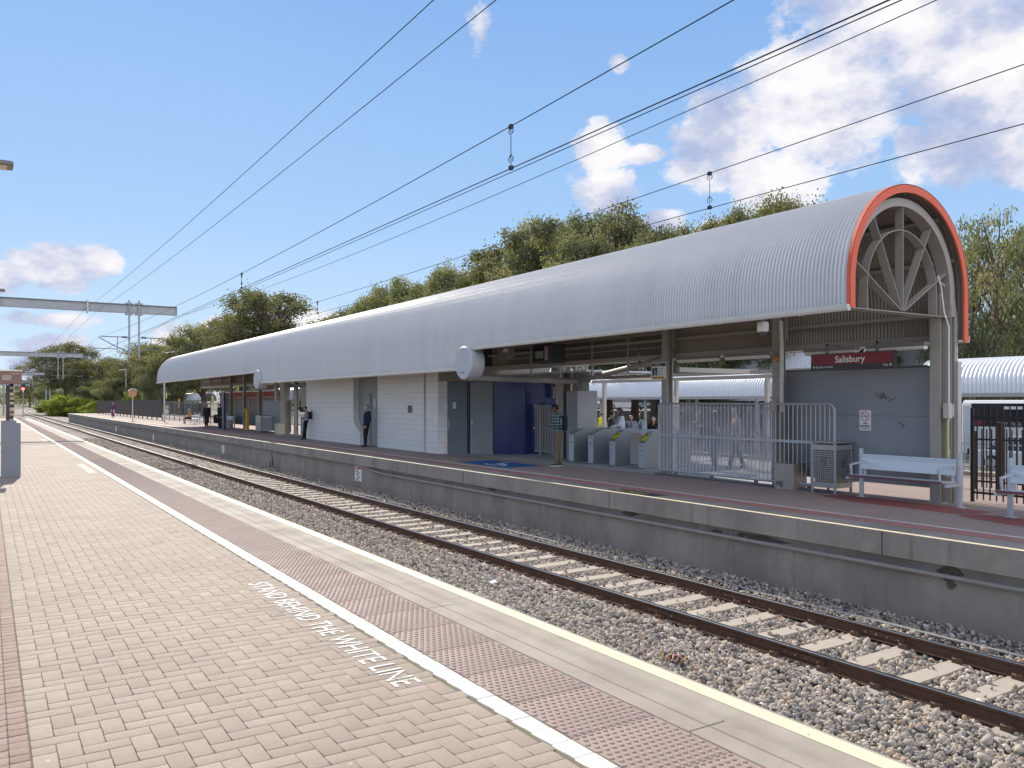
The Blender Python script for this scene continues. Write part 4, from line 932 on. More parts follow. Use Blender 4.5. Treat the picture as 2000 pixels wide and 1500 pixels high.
# ---- benches
perfm = bpy.data.materials.new('perforated_aluminium'); perfm.use_nodes = True; t = perfm.node_tree; bb = t.nodes['Principled BSDF']; bb.inputs['Metallic'].default_value = .55; bb.inputs['Roughness'].default_value = .38
co = N(t, 'ShaderNodeTexCoord').outputs['Object']; vo = N(t, 'ShaderNodeTexVoronoi'); vo.inputs['Scale'].default_value = 34; vo.inputs['Randomness'].default_value = 0; t.links.new(co, vo.inputs[0])
t.links.new(ramp(t, vo.outputs[0], [(0,(.03,.03,.035)),(.20,(.10,.11,.12)),(.28,(.62,.64,.68))]), bb.inputs['Base Color'])
alu = pbr('aluminium', (.62,.65,.70), .36, .6, .2, 5)
rubym = pbr('dark_red_strip', (.14,.04,.05), .4)
def make_bench(L=1.95):
    r = thing('platform_bench', 'silver perforated metal bench', 'bench', (0,0,0))
    m = MB()
    for y in (-L/2+.02, L/2-.02):
        m = MB(); m.box(.0,.07,y-.035,y+.035,0,.95); m.box(-.03,.11,y-.08,y+.08,0,.012); m.build('post', alu, r, local=True, bevel=.006)
        m = MB(); m.bar((.03,y,.40),(-.42,y,.40),.05,.05); m.build('bracket', alu, r, local=True)
        ya = y+(.10 if y < 0 else -.10)
        m = MB(); m.bar((.0,ya,.72),(-.46,ya,.66),.05,.03); m.bar((-.46,ya,.675),(-.42,ya,.42),.05,.03); m.bar((-.02,ya,.73),(.0,ya,.43),.04,.04); m.build('armrest', alu, r, local=True, bevel=.004)
    m = MB(); m.m = 0; m.prism([(-.47,.445),(-.03,.425),(.0,.445),(-.02,.455),(-.46,.475)], 'y', -L/2+.06, L/2-.06); m.build('seat', [perfm], r, local=True)
    m = MB(); m.prism([(-.482,.435),(-.47,.43),(-.458,.472),(-.478,.472)], 'y', -L/2+.06, L/2-.06); m.build('seat_edge', rubym, r, local=True)
    m = MB(); m.prism([(-.055,.56),(-.03,.555),(.0,.84),(-.025,.845)], 'y', -L/2+.06, L/2-.06); m.build('backrest', perfm, r, local=True)
    return r
bench = make_bench(); bench.location = (14.25, 8.75, 0); bench['label'] = 'silver perforated bench directly in front of the grey screen'; bench['group'] = 'metal benches on the far platform'
b2 = dup(bench, (13.72, 5.75, 0), label='silver perforated bench at the right edge of the picture, before the black fence')
bl = W(440, 822, 14.1).y
b3 = dup(bench, (14.3, W(450,835,14.3).y, 0), label='distant silver bench behind the blue column, in front of the painted wall')
# ---- black palisade fence right of the canopy
def palisade(name, label, x, y0, y1, z0, z1, mat, step=.115, r=.0095, group=None, rails=(.06,-.2), postw=.0, spikes=True, cat='fence'):
    o = thing(name, label, cat, (x,(y0+y1)/2,z0), group)
    m = MB(); y = y0+.05
    while y < y1-.02: m.box(x-r, x+r, y-r, y+r, z0+.05, z1); y += step
    b = m.build('pickets', mat, o)
    for z in (z0+.18, z1-.22): MB().box(x-.028-r, x-r-.001, y0, y1, z-.02, z+.02).build('rail', mat, o)
    n = max(1, int(round((y1-y0)/2.4)))
    for k in range(n+1):
        yy = y0+(y1-y0)*k/n; MB().box(x-.025, x+.025, yy-.025, yy+.025, z0, z1-.05).build('post', mat, o)
    return o
palisade('palisade_fence', 'tall black steel picket fence beside the last canopy post', 15.35, 1.0, 8.15, 0, 1.78, blackp)
palisade('palisade_fence', 'lower dark picket fence with a thick post behind the tall black fence', 17.6, .5, 9.3, 0, 1.28, brownfence, .10)
gy = W(1950,880,17.5).y; MB().box(17.5,17.65,gy-.06,gy+.06,0,1.42).build('gate_post', brownfence)
setp(bpy.data.objects['gate_post'], 'thick dark brown post in the lower fence at the right', 'post')
galvd = pbr('galv_rail', (.48,.49,.50), .5, .4, .2, 3)
palisade('pedestrian_rail', 'light grey galvanised pedestrian railing beyond the gates', 21.2, 1, 34, 0, 1.0, galvd, .13, .008)
palisade('pedestrian_rail', 'light grey galvanised railing beyond the white room, far left', 21.2, 36, 66, 0, 1.0, galvd, .14, .009)
m = MB(); m.lathe([(.05,0),(.05,1.45)], (15.15,8.35,0), 'z', 10); setp(m.build('yellow_bollard', yellow), 'yellow guard post standing against the last canopy post', 'bollard')
# kerb ledge lit along the road side
m = MB(); m.box(20.6,20.98,-13.9,145.9,.004,.11); struct(m.build('kerb', concedge))
# ---- sliding gate with bars and hazy sheet
xg = 14.36; ya = W(1630, 860, xg).y; yb_ = W(1287, 860, xg).y; zt = 1.80
gt = thing('sliding_gate', 'long sliding barrier of pale vertical bars backed by a hazy clear sheet', 'gate', (xg,(ya+yb_)/2,.1))
m = MB(); rr_ = .14
m.tube([(xg,yb_,.10),(xg,yb_,zt-.06),(xg,yb_-.02,zt-.015),(xg,yb_-.07,zt),(xg,ya+rr_,zt)]+[(xg, ya+rr_-rr_*math.sin(a), zt-rr_+rr_*math.cos(a)) for a in np.linspace(.15,math.pi/2,7)]+[(xg,ya,.10)], .026, 8)
m.tube([(xg,ya,.13),(xg,yb_,.13)], .03, 8); m.box(xg-.02,xg+.02,ya,yb_,.98,1.04); m.build('frame', galvd, gt)
m = MB(); y = ya+.11
while y < yb_-.05: m.tube([(xg-.005,y,.13),(xg-.005,y,zt-(0 if y > ya+.12 else .04))], .0105, 6, False); y += .112
m.build('bars', pbr('bar_grey', (.50,.49,.48), .45, .2), gt)
m = MB(); m.box(xg-.05,xg+.05,ya,yb_+.1,.015,.05)
for y in (ya+.6, ya+2.0, yb_-.6, yb_-1.8): m.lathe([(.05,-.02),(.05,.02)], (xg,y,.065), 'x', 12)
m.build('track', steeldark, gt)
haz = bpy.data.materials.new('hazy_sheet'); haz.use_nodes = True; t = haz.node_tree; b = t.nodes['Principled BSDF']
b.inputs['Base Color'].default_value = (.50,.49,.55,1); b.inputs['Roughness'].default_value = .55
g = N(t, 'ShaderNodeNewGeometry').outputs['Position']; no = N(t, 'ShaderNodeTexNoise'); no.inputs['Scale'].default_value = 2.2; no.inputs['Detail'].default_value = 7; t.links.new(g, no.inputs[0])
t.links.new(ramp(t, no.outputs[0], [(.35,(.28,.28,.28)),(.6,(.50,.50,.50))]), b.inputs['Alpha'])
try: b.inputs['Subsurface Weight'].default_value = 0
except Exception: pass
m = MB(); y2 = W(1514, 860, xg).y; m.box(xg+.03, xg+.036, y2, yb_-.02, .16, zt-.05); m.build('clear_sheet', haz, gt)
m = MB(); yy = W(1511,800,xg).y; m.box(xg-.09,xg+.03,yy-.07,yy+.05,zt-.16,zt+.06); m.build('lock_box', pbr('lock_beige', (.36,.31,.26), .5), gt)
# ---- ticket gates
gatem = pbr('gate_metal', (.27,.30,.32), .38, .35, .25, 3, (.20,.22,.24)); gatefront = pbr('gate_front', (.50,.52,.56), .4, .3, .1, 4)
lime = pbr('reader_yellow', (.50,.50,.04), .4)
def make_gate(kind):
    r = thing('ticket_gate', 'ticket gate', 'ticket gate', (0,0,0), 'ticket gates in a row')
    h = 1.02; w = .13
    # profile in x (front at 0, going back +x)
    if kind == 'reader': pr = [(0,0),(0,.70),(.02,.74),(.26,.98),(.34,h),(1.7,h),(1.75,.95),(1.75,0)]
    else: pr = [(0,0),(0,.84),(.03,.88),(.30,1.0),(.40,h),(1.7,h),(1.75,.95),(1.75,0)]
    m = MB(); m.prism(pr, 'y', -w, w); m.build('body', gatem, r, local=True, bevel=.012)
    m = MB(); m.box(-.012, .0, -w+.015, w-.015, .02, .70 if kind == 'reader' else .84); m.build('front_panel', gatefront, r, local=True, bevel=.004)
    if kind == 'reader':
        m = MB(); d = Vector((.24,0,.24)).normalized(); nn_ = Vector((-d.z,0,d.x)); c = Vector((.14,0,.86))+nn_*.008; m.obox(c, d*.13, (0,.085,0), nn_*.008); p = m.build('reader', lime, r, local=True)
        m = MB(); m.obox(c+d*.07+nn_*.01, d*.028, (0,.04,0), nn_*.003); m.build('screen', signblack, p, local=True)
        for z, mt in ((.62, signr2), (.50, pbr('grey_dot', (.35,.33,.33), .5) if 'grey_dot' not in MATS else MATS['grey_dot']), (.38, pbr('blue_dot', (.10,.25,.55), .5) if 'blue_dot' not in MATS else MATS['blue_dot'])):
            MB().lathe([(.030,-.018),(.030,-.012)], (0,0,z), 'x', 14).build('symbol', mt, r, local=True)
    else:
        MB().lathe([(.028,-.018),(.028,-.012)], (0,0,.60), 'x', 14).build('symbol', signblack, r, local=True)
        MB().box(-.018,-.012,-.025,.025,.745,.79).build('symbol', signr2 , r, local=True)
    MB().box(.75,.95,-w-.004,-w,.74,.76).build('slot', signblack, r, local=True)
    MB().box(.5,.505,-w-.003,-w,.05,.98).build('seam', steeldark, r, local=True)
    return r
locs = [(15.1, 20.15),(15.1,19.2),(15.1,18.2),(15.1,16.95)]
g0 = make_gate('plain'); g0.location = (*locs[0], .01); g0['label'] = 'leftmost ticket gate, plain front, against the grey concrete block'
dup(g0, (*locs[1], .01), label='second ticket gate from the concrete block, with a plain red marked front')
g2 = make_gate('reader'); g2.location = (*locs[2], .01); g2['label'] = 'ticket gate with slanted yellow card reader, third from the concrete block'
dup(g2, (*locs[3], .01), label='ticket gate with yellow card reader touching the sliding barrier')
m = MB(); m.m = 0; m.box(15.25, 15.33, 17.15, 17.6, .1, .98); m.m = 1; m.box(15.24,15.25,17.17,17.24,.3,.9)
o = m.build('gate_paddle', [pbr('paddle_tan', (.42,.36,.33), .5), lime]); setp(o, 'tan swing panel with dark yellow strip between the two card reader gates', 'gate panel')
# ---- bar railing behind the man in the checked shirt
xr = 16.2; 
rl = thing('bar_railing', 'cream vertical bar railing between the blue wall and the concrete block', 'railing', (xr,22.8,0))
m = MB(); y0_, y1_ = W(1104,800,xr).y, W(1045, 800, xr).y
m.tube([(xr,y0_,1.70),(xr,y1_,1.70)], .03, 8); m.tube([(xr,y0_,.12),(xr,y1_,.12)], .025, 8); m.lathe([(.06,-.06),(.06,.06)], (xr,y1_,1.70), 'x', 10); m.lathe([(.05,-.06),(.05,.06)], (xr,y1_,.92), 'x', 10)
m.tube([(xr,y0_,.92),(xr,y1_,.92)], .022, 6); m.build('rails', MATS['cream_steel'], rl)
m = MB(); y = y0_+.03
while y < y1_: m.tube([(xr,y,.12),(xr,y,1.7)], .014, 6); y += .10
m.build('bars', MATS['cream_steel'], rl)
m = MB(); yy = W(1058,800,xr).y; m.tube([(xr-.05,yy,-.0),(xr-.05,yy,1.66)], .04, 8); m.build('post', MATS['cream_steel'], rl)
m = MB(); m.m = 0; m.box(16.9,17.4,22.2,23.2,0,1.85); m.m = 1; m.box(16.88,16.9,22.3,22.8,1.0,1.5)
tv = m.build('ticket_machine', [yellow, signblack], bevel=.01); setp(tv, 'yellow ticket machine half hidden behind the bar railing', 'ticket machine')
# ---- information screen under the eave
sc = thing('information_screen', 'boxy black information screen tilted under the canopy eave', 'screen', (13.0, 20.8, 3.0))
c = W(1052, 692, 13.3)
m = MB(); m.box(c.x-.02, c.x+.5, c.y-.62, c.y+.30, c.z-.26, c.z+.28); bx = m.build('casing', pbr('screen_casing', (.04,.042,.045), .4), sc, bevel=.02)
m = MB(); m.box(c.x-.03, c.x-.02, c.y-.54, c.y+.22, c.z-.2, c.z+.22); m.build('glass', pbr('screen_glass', (.02,.022,.03), .1), sc)
m = MB(); m.box(c.x-.036, c.x-.03, c.y-.28, c.y+.12, c.z-.12, c.z+.08); m.build('display', pbr('screen_green', (.20,.23,.20), .4), sc)
m = MB(); m.box(c.x-.036, c.x-.03, c.y-.52, c.y-.34, c.z-.19, c.z+.2); m.build('slatted_reflection', pbr('screen_reflection', (.30,.26,.23), .4), sc)  # reflection painted as a pale strip on the glass
# ---- domes, lamps, speaker and amber light
def dome_cam(loc, label, s=1.0):
    o = thing('dome_camera', label, 'security camera', loc, 'dome security cameras'); x, y, z = loc
    MB().lathe([(.02*s,z),(.085*s,z+.0),(.10*s,z+.03*s),(.10*s,z+.14*s),(.085*s,z+.17*s),(.02*s,z+.18*s)], (x,y,0), 'z', 20).build('housing', signwhite, o, smooth=True)
    MB().lathe([(.001*s,z-.075*s),(.04*s,z-.06*s),(.062*s,z-.03*s),(.068*s,z)], (x,y,0), 'z', 18).build('dome', pbr('smoked_dome', (.10,.09,.085), .15) if 'smoked_dome' not in MATS else MATS['smoked_dome'], o, smooth=True)
    MB().tube([(x,y,z+.17*s),(x,y,z+.3*s)], .02*s, 6).build('stalk', steelgrey, o)
    return o
p = W(1490, 648, 11.95); dome_cam(tuple(p), 'white dome security camera hanging from the eave near the screen wall', 1.05)
p = W(968, 676, 12.2); dome_cam(tuple(p), 'small pale dome camera under the eave by the round drum', .6)
p = W(1249, 704, 15.0); dome_cam(tuple(p), 'white dome camera fixed to the mesh above the ticket gates', .8)
p = W(984, 692, 13.6)
lb = thing('alarm_box', 'small grey box with a red button and white lamp under the eave', 'alarm box', tuple(p))
MB().box(p.x,p.x+.12,p.y-.42,p.y+.30,p.z-.14,p.z+.16).build('box', pbr('box_grey', (.26,.25,.235), .5), lb)
MB().lathe([(.05,-.02),(.05,0)], (p.x,p.y-.06,p.z-.05), 'x', 12).build('button', signr2, lb)
MB().box(p.x-.06,p.x,p.y-.28,p.y-.06,p.z+.06,p.z+.17).build('lamp', whitelens, lb)
def batten(xa, ya, xb, yb, label):
    A, B = W(xa, ya, 14.25), W(xb, yb, 14.25)
    o = thing('strip_light', label, 'strip light', ((14.25),(A.y+B.y)/2,A.z), 'strip lights under the canopy'); z = 2.86
    MB().box(14.17,14.33,B.y,A.y,z,z+.07).build('housing', pbr('batten_grey', (.16,.15,.145), .5) if 'batten_grey' not in MATS else MATS['batten_grey'], o, bevel=.006)
    MB().prism([(14.18,z),(14.19,z-.05),(14.22,z-.065),(14.28,z-.065),(14.31,z-.05),(14.32,z)], 'y', B.y+.02, A.y-.02).build('diffuser', pbr('diffuser', (.66,.60,.55), .5) if 'diffuser' not in MATS else MATS['diffuser'], o)
batten(1325,700,1403,697,'leftmost strip light under the canopy, above the sliding gate'); batten(1418,695,1502,691,'strip light left of the amber lamp post'); batten(1573,688,1675,683,'strip light above the left half of the red name sign'); batten(1695,680,1810,671,'strip light above the right half of the red name sign')
p = W(1519, 701, 14.48); al = thing('amber_lamp', 'round amber warning lamp on the second canopy post', 'warning lamp', tuple(p))
MB().lathe([(.055,-.06),(.06,-.02),(.045,0)], tuple(p), 'x', 16).build('lens', pbr('amber', (.55,.17,.03), .25), al); MB().lathe([(.065,-.01),(.065,.02)], tuple(p), 'x', 16).build('bezel', steeldark, al)
# ---- left part of the far platform
def pos(xp, yp, X): v = W(xp, yp, X); return v
p = G(436, 838); X = 13.3; yy = W(436, 838, X).y
m = MB(); m.prism([(X-.06,0),(X+.06,0),(X+.06,2.35),(X+.02,2.5),(X-.05,2.46),(X-.06,2.3)], 'y', yy-.42, yy+.12); o = m.build('information_column', bluep); setp(o, 'tall narrow navy blue information column on the platform', 'sign')
X = 14.2; yy = W(480, 838, X).y; m = MB(); m.box(X,X+.16,yy-.25,yy+.15,0,1.38); m.box(X-.05,X,yy-.02,yy+.2,1.15,1.38); o = m.build('help_point', yellow, bevel=.01); setp(o, 'narrow yellow help point pillar in front of a canopy post', 'help point')
X = 13.9; ya = W(545, 845, X).y; yb_ = W(499, 843, X).y
cb = thing('steel_enclosure', 'grey steel enclosure with barred front beside the cream pier', 'enclosure', (X,(ya+yb_)/2,0))
m = MB(); m.box(X, X+.5, yb_-1.1, yb_, 0.05, 1.02); m.build('cabinet', stainless, cb, bevel=.01); m = MB()
for y in np.arange(yb_-3.0, yb_-1.1, .12): m.tube([(X+.1,y,.1),(X+.1,y,.95)], .012, 5)
m.box(X+.07,X+.13,yb_-3.0,yb_-1.1,.92,.98); m.build('bars', galvd, cb)
m = MB(); m.box(X+.55, X+.6, ya-.3, yb_+.3, .1, 1.85); m.box(X+.5,X+.62,ya-.3,yb_+.2,1.85,1.92); m.build('back_panel', pbr('enclosure_back', (.24,.24,.225), .5), cb)
X = 13.75; p = W(540, 843, X); m = MB(); m.box(X,X+.42,p.y-.25,p.y+.35,0,.62); o = m.build('waste_box', pbr('cream_box', (.55,.48,.36), .6), bevel=.03); setp(o, 'cream waste box standing before the steel enclosure', 'box')
X = 14.0; yy = W(595, 840, X).y; m = MB(); m.m = 0; m.box(X,X+.3,yy-.3,yy+.25,0,1.12); m.m = 1; m.box(X+.01,X+.29,yy+.26,yy+.7,0,1.05); o = m.build('ticket_gate_cabinet', [gatefront, gatem], bevel=.01); setp(o, 'pale ticket gate cabinet behind the leaning woman', 'ticket gate')
X = 14.6; p = W(598, 800, X); m = MB(); m.box(X-.1,X+.1,p.y-.5,p.y+.5,1.55,2.55); o = m.build('pole_cabinet', MATS['cream_pier']); setp(o, 'tan cabinet on the pier at the left end of the white room', 'cabinet')
# round mirror on a pole, slim lamp post, brown board fence, light fence
p = G(259, 822); mr = thing('platform_mirror', 'round convex mirror with orange back on a slim grey pole', 'mirror', tuple(p)); s_ = (p-Vector((0,0,EYE))).length/1600
MB().tube([p, p+Vector((0,0,2.3))], .05, 8).build('pole', galvd, mr)
q = p+Vector((0,0,2.3+.35)); MB().lathe([(.36,-.05),(.40,0),(.30,.10),(.12,.16)], q, 'y', 24).build('dish', pbr('mirror_copper', (.45,.25,.14), .3, .4), mr, smooth=True)
MB().prism([(q.x+.46*math.cos(a),q.z+.46*math.sin(a)) for a in np.linspace(.5,2.7,12)]+[(q.x+.40*math.cos(a),q.z+.40*math.sin(a)) for a in np.linspace(2.7,.5,12)], 'y', q.y-.2, q.y+.1).build('hood', pbr('cream_hood', (.65,.60,.48), .5), mr)
p = G(321, 824.5); MB().tube([p, p+Vector((0,0,3.6))], .075, 8).build('fence_end_post', galvd); setp(bpy.data.objects['fence_end_post'], 'tall grey post at the right end of the brown board fence', 'post')
xf = 14.6; fa, fb = W(317, 800, xf).y, 143.0
bf = thing('board_fence', 'long dark brown board fence along the back of the far platform', 'fence', (xf, (fa+fb)/2, 0))
m = MB(); y = fa
rr = random.Random(9)
while y < fb: m.box(xf-.02+rr.uniform(-.006,.006), xf+.02, y+.005, y+.23, .28, 1.92); y += .235
m.build('boards', brownfence, bf); m = MB(); m.box(xf-.05,xf+.05,fa,fb,1.92,2.0); m.box(xf-.06,xf+.02,fa,fb,.24,.30); m.build('rail', brownfence, bf)
for k, y in enumerate(np.arange(fa, fb, 3.0)): MB().box(xf-.05,xf+.05,y-.05,y+.05,0,.3).build('foot', brownfence, bf)
pbr('grey_wire', (.14,.15,.16), .5)
xf = 15.3; palisade('mesh_fence', 'light metal fence between the brown boards and the canopy end', xf, 66.5, W(322,800,xf).y, 0, 1.9, MATS['grey_wire'], .22, .006)
# yellow round signs
def ysign(xp, yp, X, r, label):
    p = W(xp, yp, X); o = thing('round_sign', label, 'sign', tuple(p), 'yellow round signs'); MB().lathe([(r,-.02),(r,.02)], p, 'x', 20).build('disc', brightyellow, o); MB().lathe([(r*.45,-.024),(r*.45,-.02)], p, 'x', 12).build('mark', pbr('olive', (.35,.30,.03), .5) if 'olive' not in MATS else MATS['olive'], o); MB().box(p.x-.0,p.x+.03,p.y-.02,p.y+.02,p.z+r*.9,p.z+r+.5).build('hanger', steelgrey, o)
ysign(325, 773, 15.0, .28, 'yellow round sign beside the tall grey post'); ysign(464, 762, 15.4, .26, 'yellow round sign above the painted wall'); ysign(415, 780, 16.5, .3, 'yellow round sign between the far canopy posts')
p = W(349, 788, 17); MB().box(17,17.05,p.y-.45,p.y+.45,p.z-.5,p.z+.5).build('yellow_board', yellow); setp(bpy.data.objects['yellow_board'], 'small mustard yellow board on the light fence', 'sign')
# picnic style rails where the seated man is
p = G(375, 828.5); sb = dup(bench, (14.6, p.y, 0), label='metal bench in the sun with a seated man, past the canopy end')
# ---- litter
c = G(1350, 1209, -1.28); m = MB(); u = Vector((.8,-.6,0)); v_ = Vector((.6,.8,0)); m.m = 0; m.obox(c+Vector((0,0,.03)), u*.055, v_*.018, Vector((0,.005,.032))); m.m = 1; m.obox(c+Vector((.024,-.0,.03))+u*.028, u*.026, v_*.0195, Vector((0,.005,.033)))
o = m.build('litter_packet', [pbr('packet_blue', (.03,.07,.30), .5), signwhite]); setp(o, 'small blue and white packet lying beside the near rail', 'litter')
c = G(1318, 1292, -1.33); rr = random.Random(2); m = MB(); g_ = 7
for i in range(g_+1):
    for j in range(g_+1): m.V.append((c.x+(i-g_/2)*.045*.75+rr.uniform(-.012,.012), c.y+(j-g_/2)*.045*.75+rr.uniform(-.012,.012), c.z+.05+rr.uniform(-.03,.055)))
for i in range(g_):
    for j in range(g_): m.F.append((i*(g_+1)+j,(i+1)*(g_+1)+j,(i+1)*(g_+1)+j+1,i*(g_+1)+j+1)); m.I.append((i*3+j*2+rr.randint(0,1))%4)
o = m.build('litter_wrapper', [pbr('wrap_yellow', (.60,.42,.10), .35), pbr('wrap_purple', (.25,.14,.30), .35), pbr('wrap_dark', (.06,.05,.04), .4), pbr('wrap_red', (.42,.15,.13), .35)], fixn=False); setp(o, 'crumpled yellow purple and red snack wrapper on the ballast', 'litter')
c = G(963, 1140, -1.3); setp(MB().obox(c+Vector((0,0,.03)),(.06,0,.01),(0,.04,.01),(0,0,.01)).build('litter_scrap', signwhite), 'white scrap of paper on the ballast', 'litter')
# ---- left edge of the near platform: totem
tt = thing('information_totem', 'grey plinth with a banded upright and brown display box on the near platform', 'information stand', (.5, 23.6, 0))
yf = 23.4; xl, xr_ = PX(2.5,yf), PX(40.5,yf); zt = EYE-(826-784.5)*(_c*yf+_s*.6)/1600
plm = pbr('plinth_grey', (.20,.215,.24), .7, 0, .35, 1.5, (.16,.175,.20), .1, 40)
m = MB(); m.prism([(xl,.0),(xr_,0),(xr_,zt),(PX(32,yf),zt+.0),(PX(32,yf),zt+.06),(xl,zt+.06)], 'y', yf, yf+.55); m.build('plinth', plm, tt, bevel=.008)
m = MB(); m.box(PX(12,yf),PX(19,yf),yf+.2,yf+.4,zt,2.25); m.build('upright', pbr('totem_brown', (.05,.035,.04), .5), tt)
m = MB(); k = 0; z = zt+.02; cols = [(.50,.38,.28),(.03,.025,.03),(.42,.31,.2),(.12,.09,.05),(.45,.36,.27),(.02,.02,.03)]
bm1 = [pbr('band%d'%i, c_, .5) for i, c_ in enumerate(cols)]
rr = random.Random(12)
while z < 2.28: h = rr.uniform(.05,.10); m.m = k % 6; m.box(PX(19.5,yf)+.0, PX(27.5,yf)+rr.uniform(-.01,.015), yf+.18, yf+.42, z, z+h); z += h; k += 1
m.build('banded_strip', bm1, tt)
zb = EYE+(784.5-749.5)*(_c*yf+_s*.6)/1600; z1 = EYE+(784.5-725)*(_c*yf+_s*.6)/1600
m = MB(); m.box(PX(-14,yf),PX(42.5,yf),yf-.05,yf+.5,zb,z1); bx = m.build('display_box', pbr('box_brown', (.22,.125,.10), .5, 0, .3, 2), tt, bevel=.004)
m = MB(); m.box(PX(4,yf),PX(22,yf),yf-.056,yf-.05,zb+.08,zb+.21); m.box(PX(20,yf),PX(40,yf),yf-.054,yf-.05,zb+.235,zb+.26); m.build('poster', pbr('poster_tan', (.33,.27,.21), .5), bx)
m = MB(); m.box(PX(-14,yf),PX(42.5,yf)+.01,yf-.06,yf+.5,z1,z1+.03); m.build('cap', pbr('cap_cream', (.75,.70,.55), .5), bx)
m = MB(); m.box(PX(-12,yf),PX(-8,yf),yf+.1,yf+.3,0,zb); m.build('rear_post', steeldark, tt)
# ================================================================== OVERHEAD LINE
wirem = pbr('wire_dark', (.02,.025,.035), .6)
galb = pbr('galv_beam', (.36,.38,.39), .55, .2, .5, 2.0, (.25,.27,.29), .15, 30, detail=7)
GY = [-4.0, 54.0, 112.0, 190.0, 260.0, 320.0]
def gantry(y, k, xend, label, near=True):
    o = thing('overhead_gantry', label, 'gantry', (-2.6+curve_x(y), y, -1.4), 'steel gantries carrying the overhead wires')
    cx = curve_x(y); z0, z1 = 7.18, 7.72
    m = MB(); xs0 = -3.0+cx; xe = xend+cx; h = .27
    zc = 7.45; m.box(xs0, xe, y-.012, y+.012, zc-h, zc+h); m.box(xs0, xe, y-.15, y+.15, zc+h-.02, zc+h); m.box(xs0, xe, y-.15, y+.15, zc-h, zc-h+.02); m.box(xe-.015, xe, y-.15, y+.15, zc-h, zc+h)
    m.build('beam', galb, o)
    m = MB(); hsec(m, -2.6+cx, y, -1.5, 7.2, .36, .36, .02); m.build('column', galb, o)
    for xx in ((.6, 5.0) if near else (5.0,)):
        m = MB(); m.box(xx-.05+cx, xx+.05+cx, y-.2, y+.2, zc-h-.1, zc+h+.1); m.build('splice_clamp', galvd, o)
    if near:
        for xx in (7.24, 7.78):
            m = MB(); m.tube([(xx+cx,y-.1,7.95),(xx+cx,y-.1,4.55)], .055, 8); m.box(xx-.2+cx,xx+.2+cx,y-.2,y+.2,7.72,7.80); m.box(xx-.2+cx,xx+.2+cx,y-.2,y+.2,7.08,7.16); m.build('drop_tube', galb, o)
        for side, xw in ((-1, 5.6), (1, 9.3)):
            x0 = (7.2 if side < 0 else 7.85)+cx; xt = xw+cx
            m = MB(); m.tube([(x0,y-.1,5.72),(xt+side*-.1,y-.1,5.72)], .028, 6); m.tube([(x0,y-.1,4.85),((x0+xt)/2,y-.1,5.2),(xt,y-.1,5.66)], .028, 6)
            m.tube([(x0+side*.6,y-.1,5.72),(x0+side*.6,y-.1,4.95)], .022, 6); m.tube([(x0+side*.6,y-.1,5.0),(xt+side*.6,y-.1,5.0)], .022, 6); m.tube([(xt+side*.5,y-.1,4.93),(xt,y-.1,4.84)], .014, 5)
            m.build('registration_arm', steeldark, o)
            m = MB(); m.lathe([(.03,0),(.075,.05),(.04,.1),(.075,.15),(.04,.2),(.075,.25),(.03,.3)], (x0+side*.06-(.3 if side<0 else 0),y-.1,5.72), 'x', 8); m.build('insulator', pbr('insulator_brown', (.12,.09,.08), .3) if 'insulator_brown' not in MATS else MATS['insulator_brown'], o)
    return o
labs = ['steel gantry behind the camera side of the platform', 'nearest steel gantry beam crossing the left sky with two drop tubes', 'second gantry beam down the line, in front of the round tree', 'third gantry beam, just right of the brown display box', 'fourth gantry over the curve', 'farthest low gantry over the curve']
for k, y in enumerate(GY):
    if k == 0: continue
    gantry(y, k, 9.94, labs[k], k < 5)
# masts beside the curve
for k, (y, x, lab) in enumerate(((300, 14.5,'pair of grey steel masts on the right of the distant curve'), (420, 9.0,'slim pale mast left of the distant curve'),(240,3.5,'grey lattice mast left of the line beyond the platform'))):
    cx = curve_x(y); o = thing('line_mast', lab, 'mast', (x+cx, y, -1.4), 'masts beside the distant line')
    for dx in (0, 1.0):
        m = MB(); hsec(m, x+cx+dx, y, -1.4, 8.4, .4, .4, .03); m.build('column', galb, o)
def wire(pts, r, label, name='overhead_wire', cat='wire', group='wires above the tracks'):
    m = MB(); m.tube(pts, r*.58, 5); return setp(m.build(name, wirem, smooth=True), label, cat, group)
def span(x, zsup, zmid, y0, y1, n=14):
    out = []
    for i in range(n+1):
        f = i/n; y = y0+(y1-y0)*f; out.append((x+curve_x(y), y, zsup-(zsup-zmid)*4*f*(1-f)))
    return out
def line(x, zsup, zmid, r, label, sups=None):
    sups = sups or GY; pts = []
    for a, b in zip(sups[:-1], sups[1:]):
        s_ = span(x, zsup, zsup-(zsup-zmid)*((b-a)/58.0)**2*.8 if b-a > 60 else zmid, a, b); pts += s_ if not pts else s_[1:]
    return wire(pts, r, label)
line(9.3, 5.70, 5.18, .011, 'upper carrier wire over the running track'); line(9.3, 4.82, 4.80, .011, 'contact wire over the running track, lowest of the wires')
line(5.6, 5.70, 5.18, .011, 'upper carrier wire over the ballast strip'); line(5.6, 4.82, 4.80, .012, 'contact wire over the ballast strip'); line(5.72, 4.86, 4.80, .009, 'second contact wire close beside its twin')
line(9.85, 7.1, 6.55, .012, 'feeder wire slung from the gantry beam ends')
line(4.77, 7.15, 6.85, .012, 'high feeder wire, steepest one at the left of the sky'); line(5.44, 7.15, 6.85, .012, 'high feeder wire, second steepest in the sky')
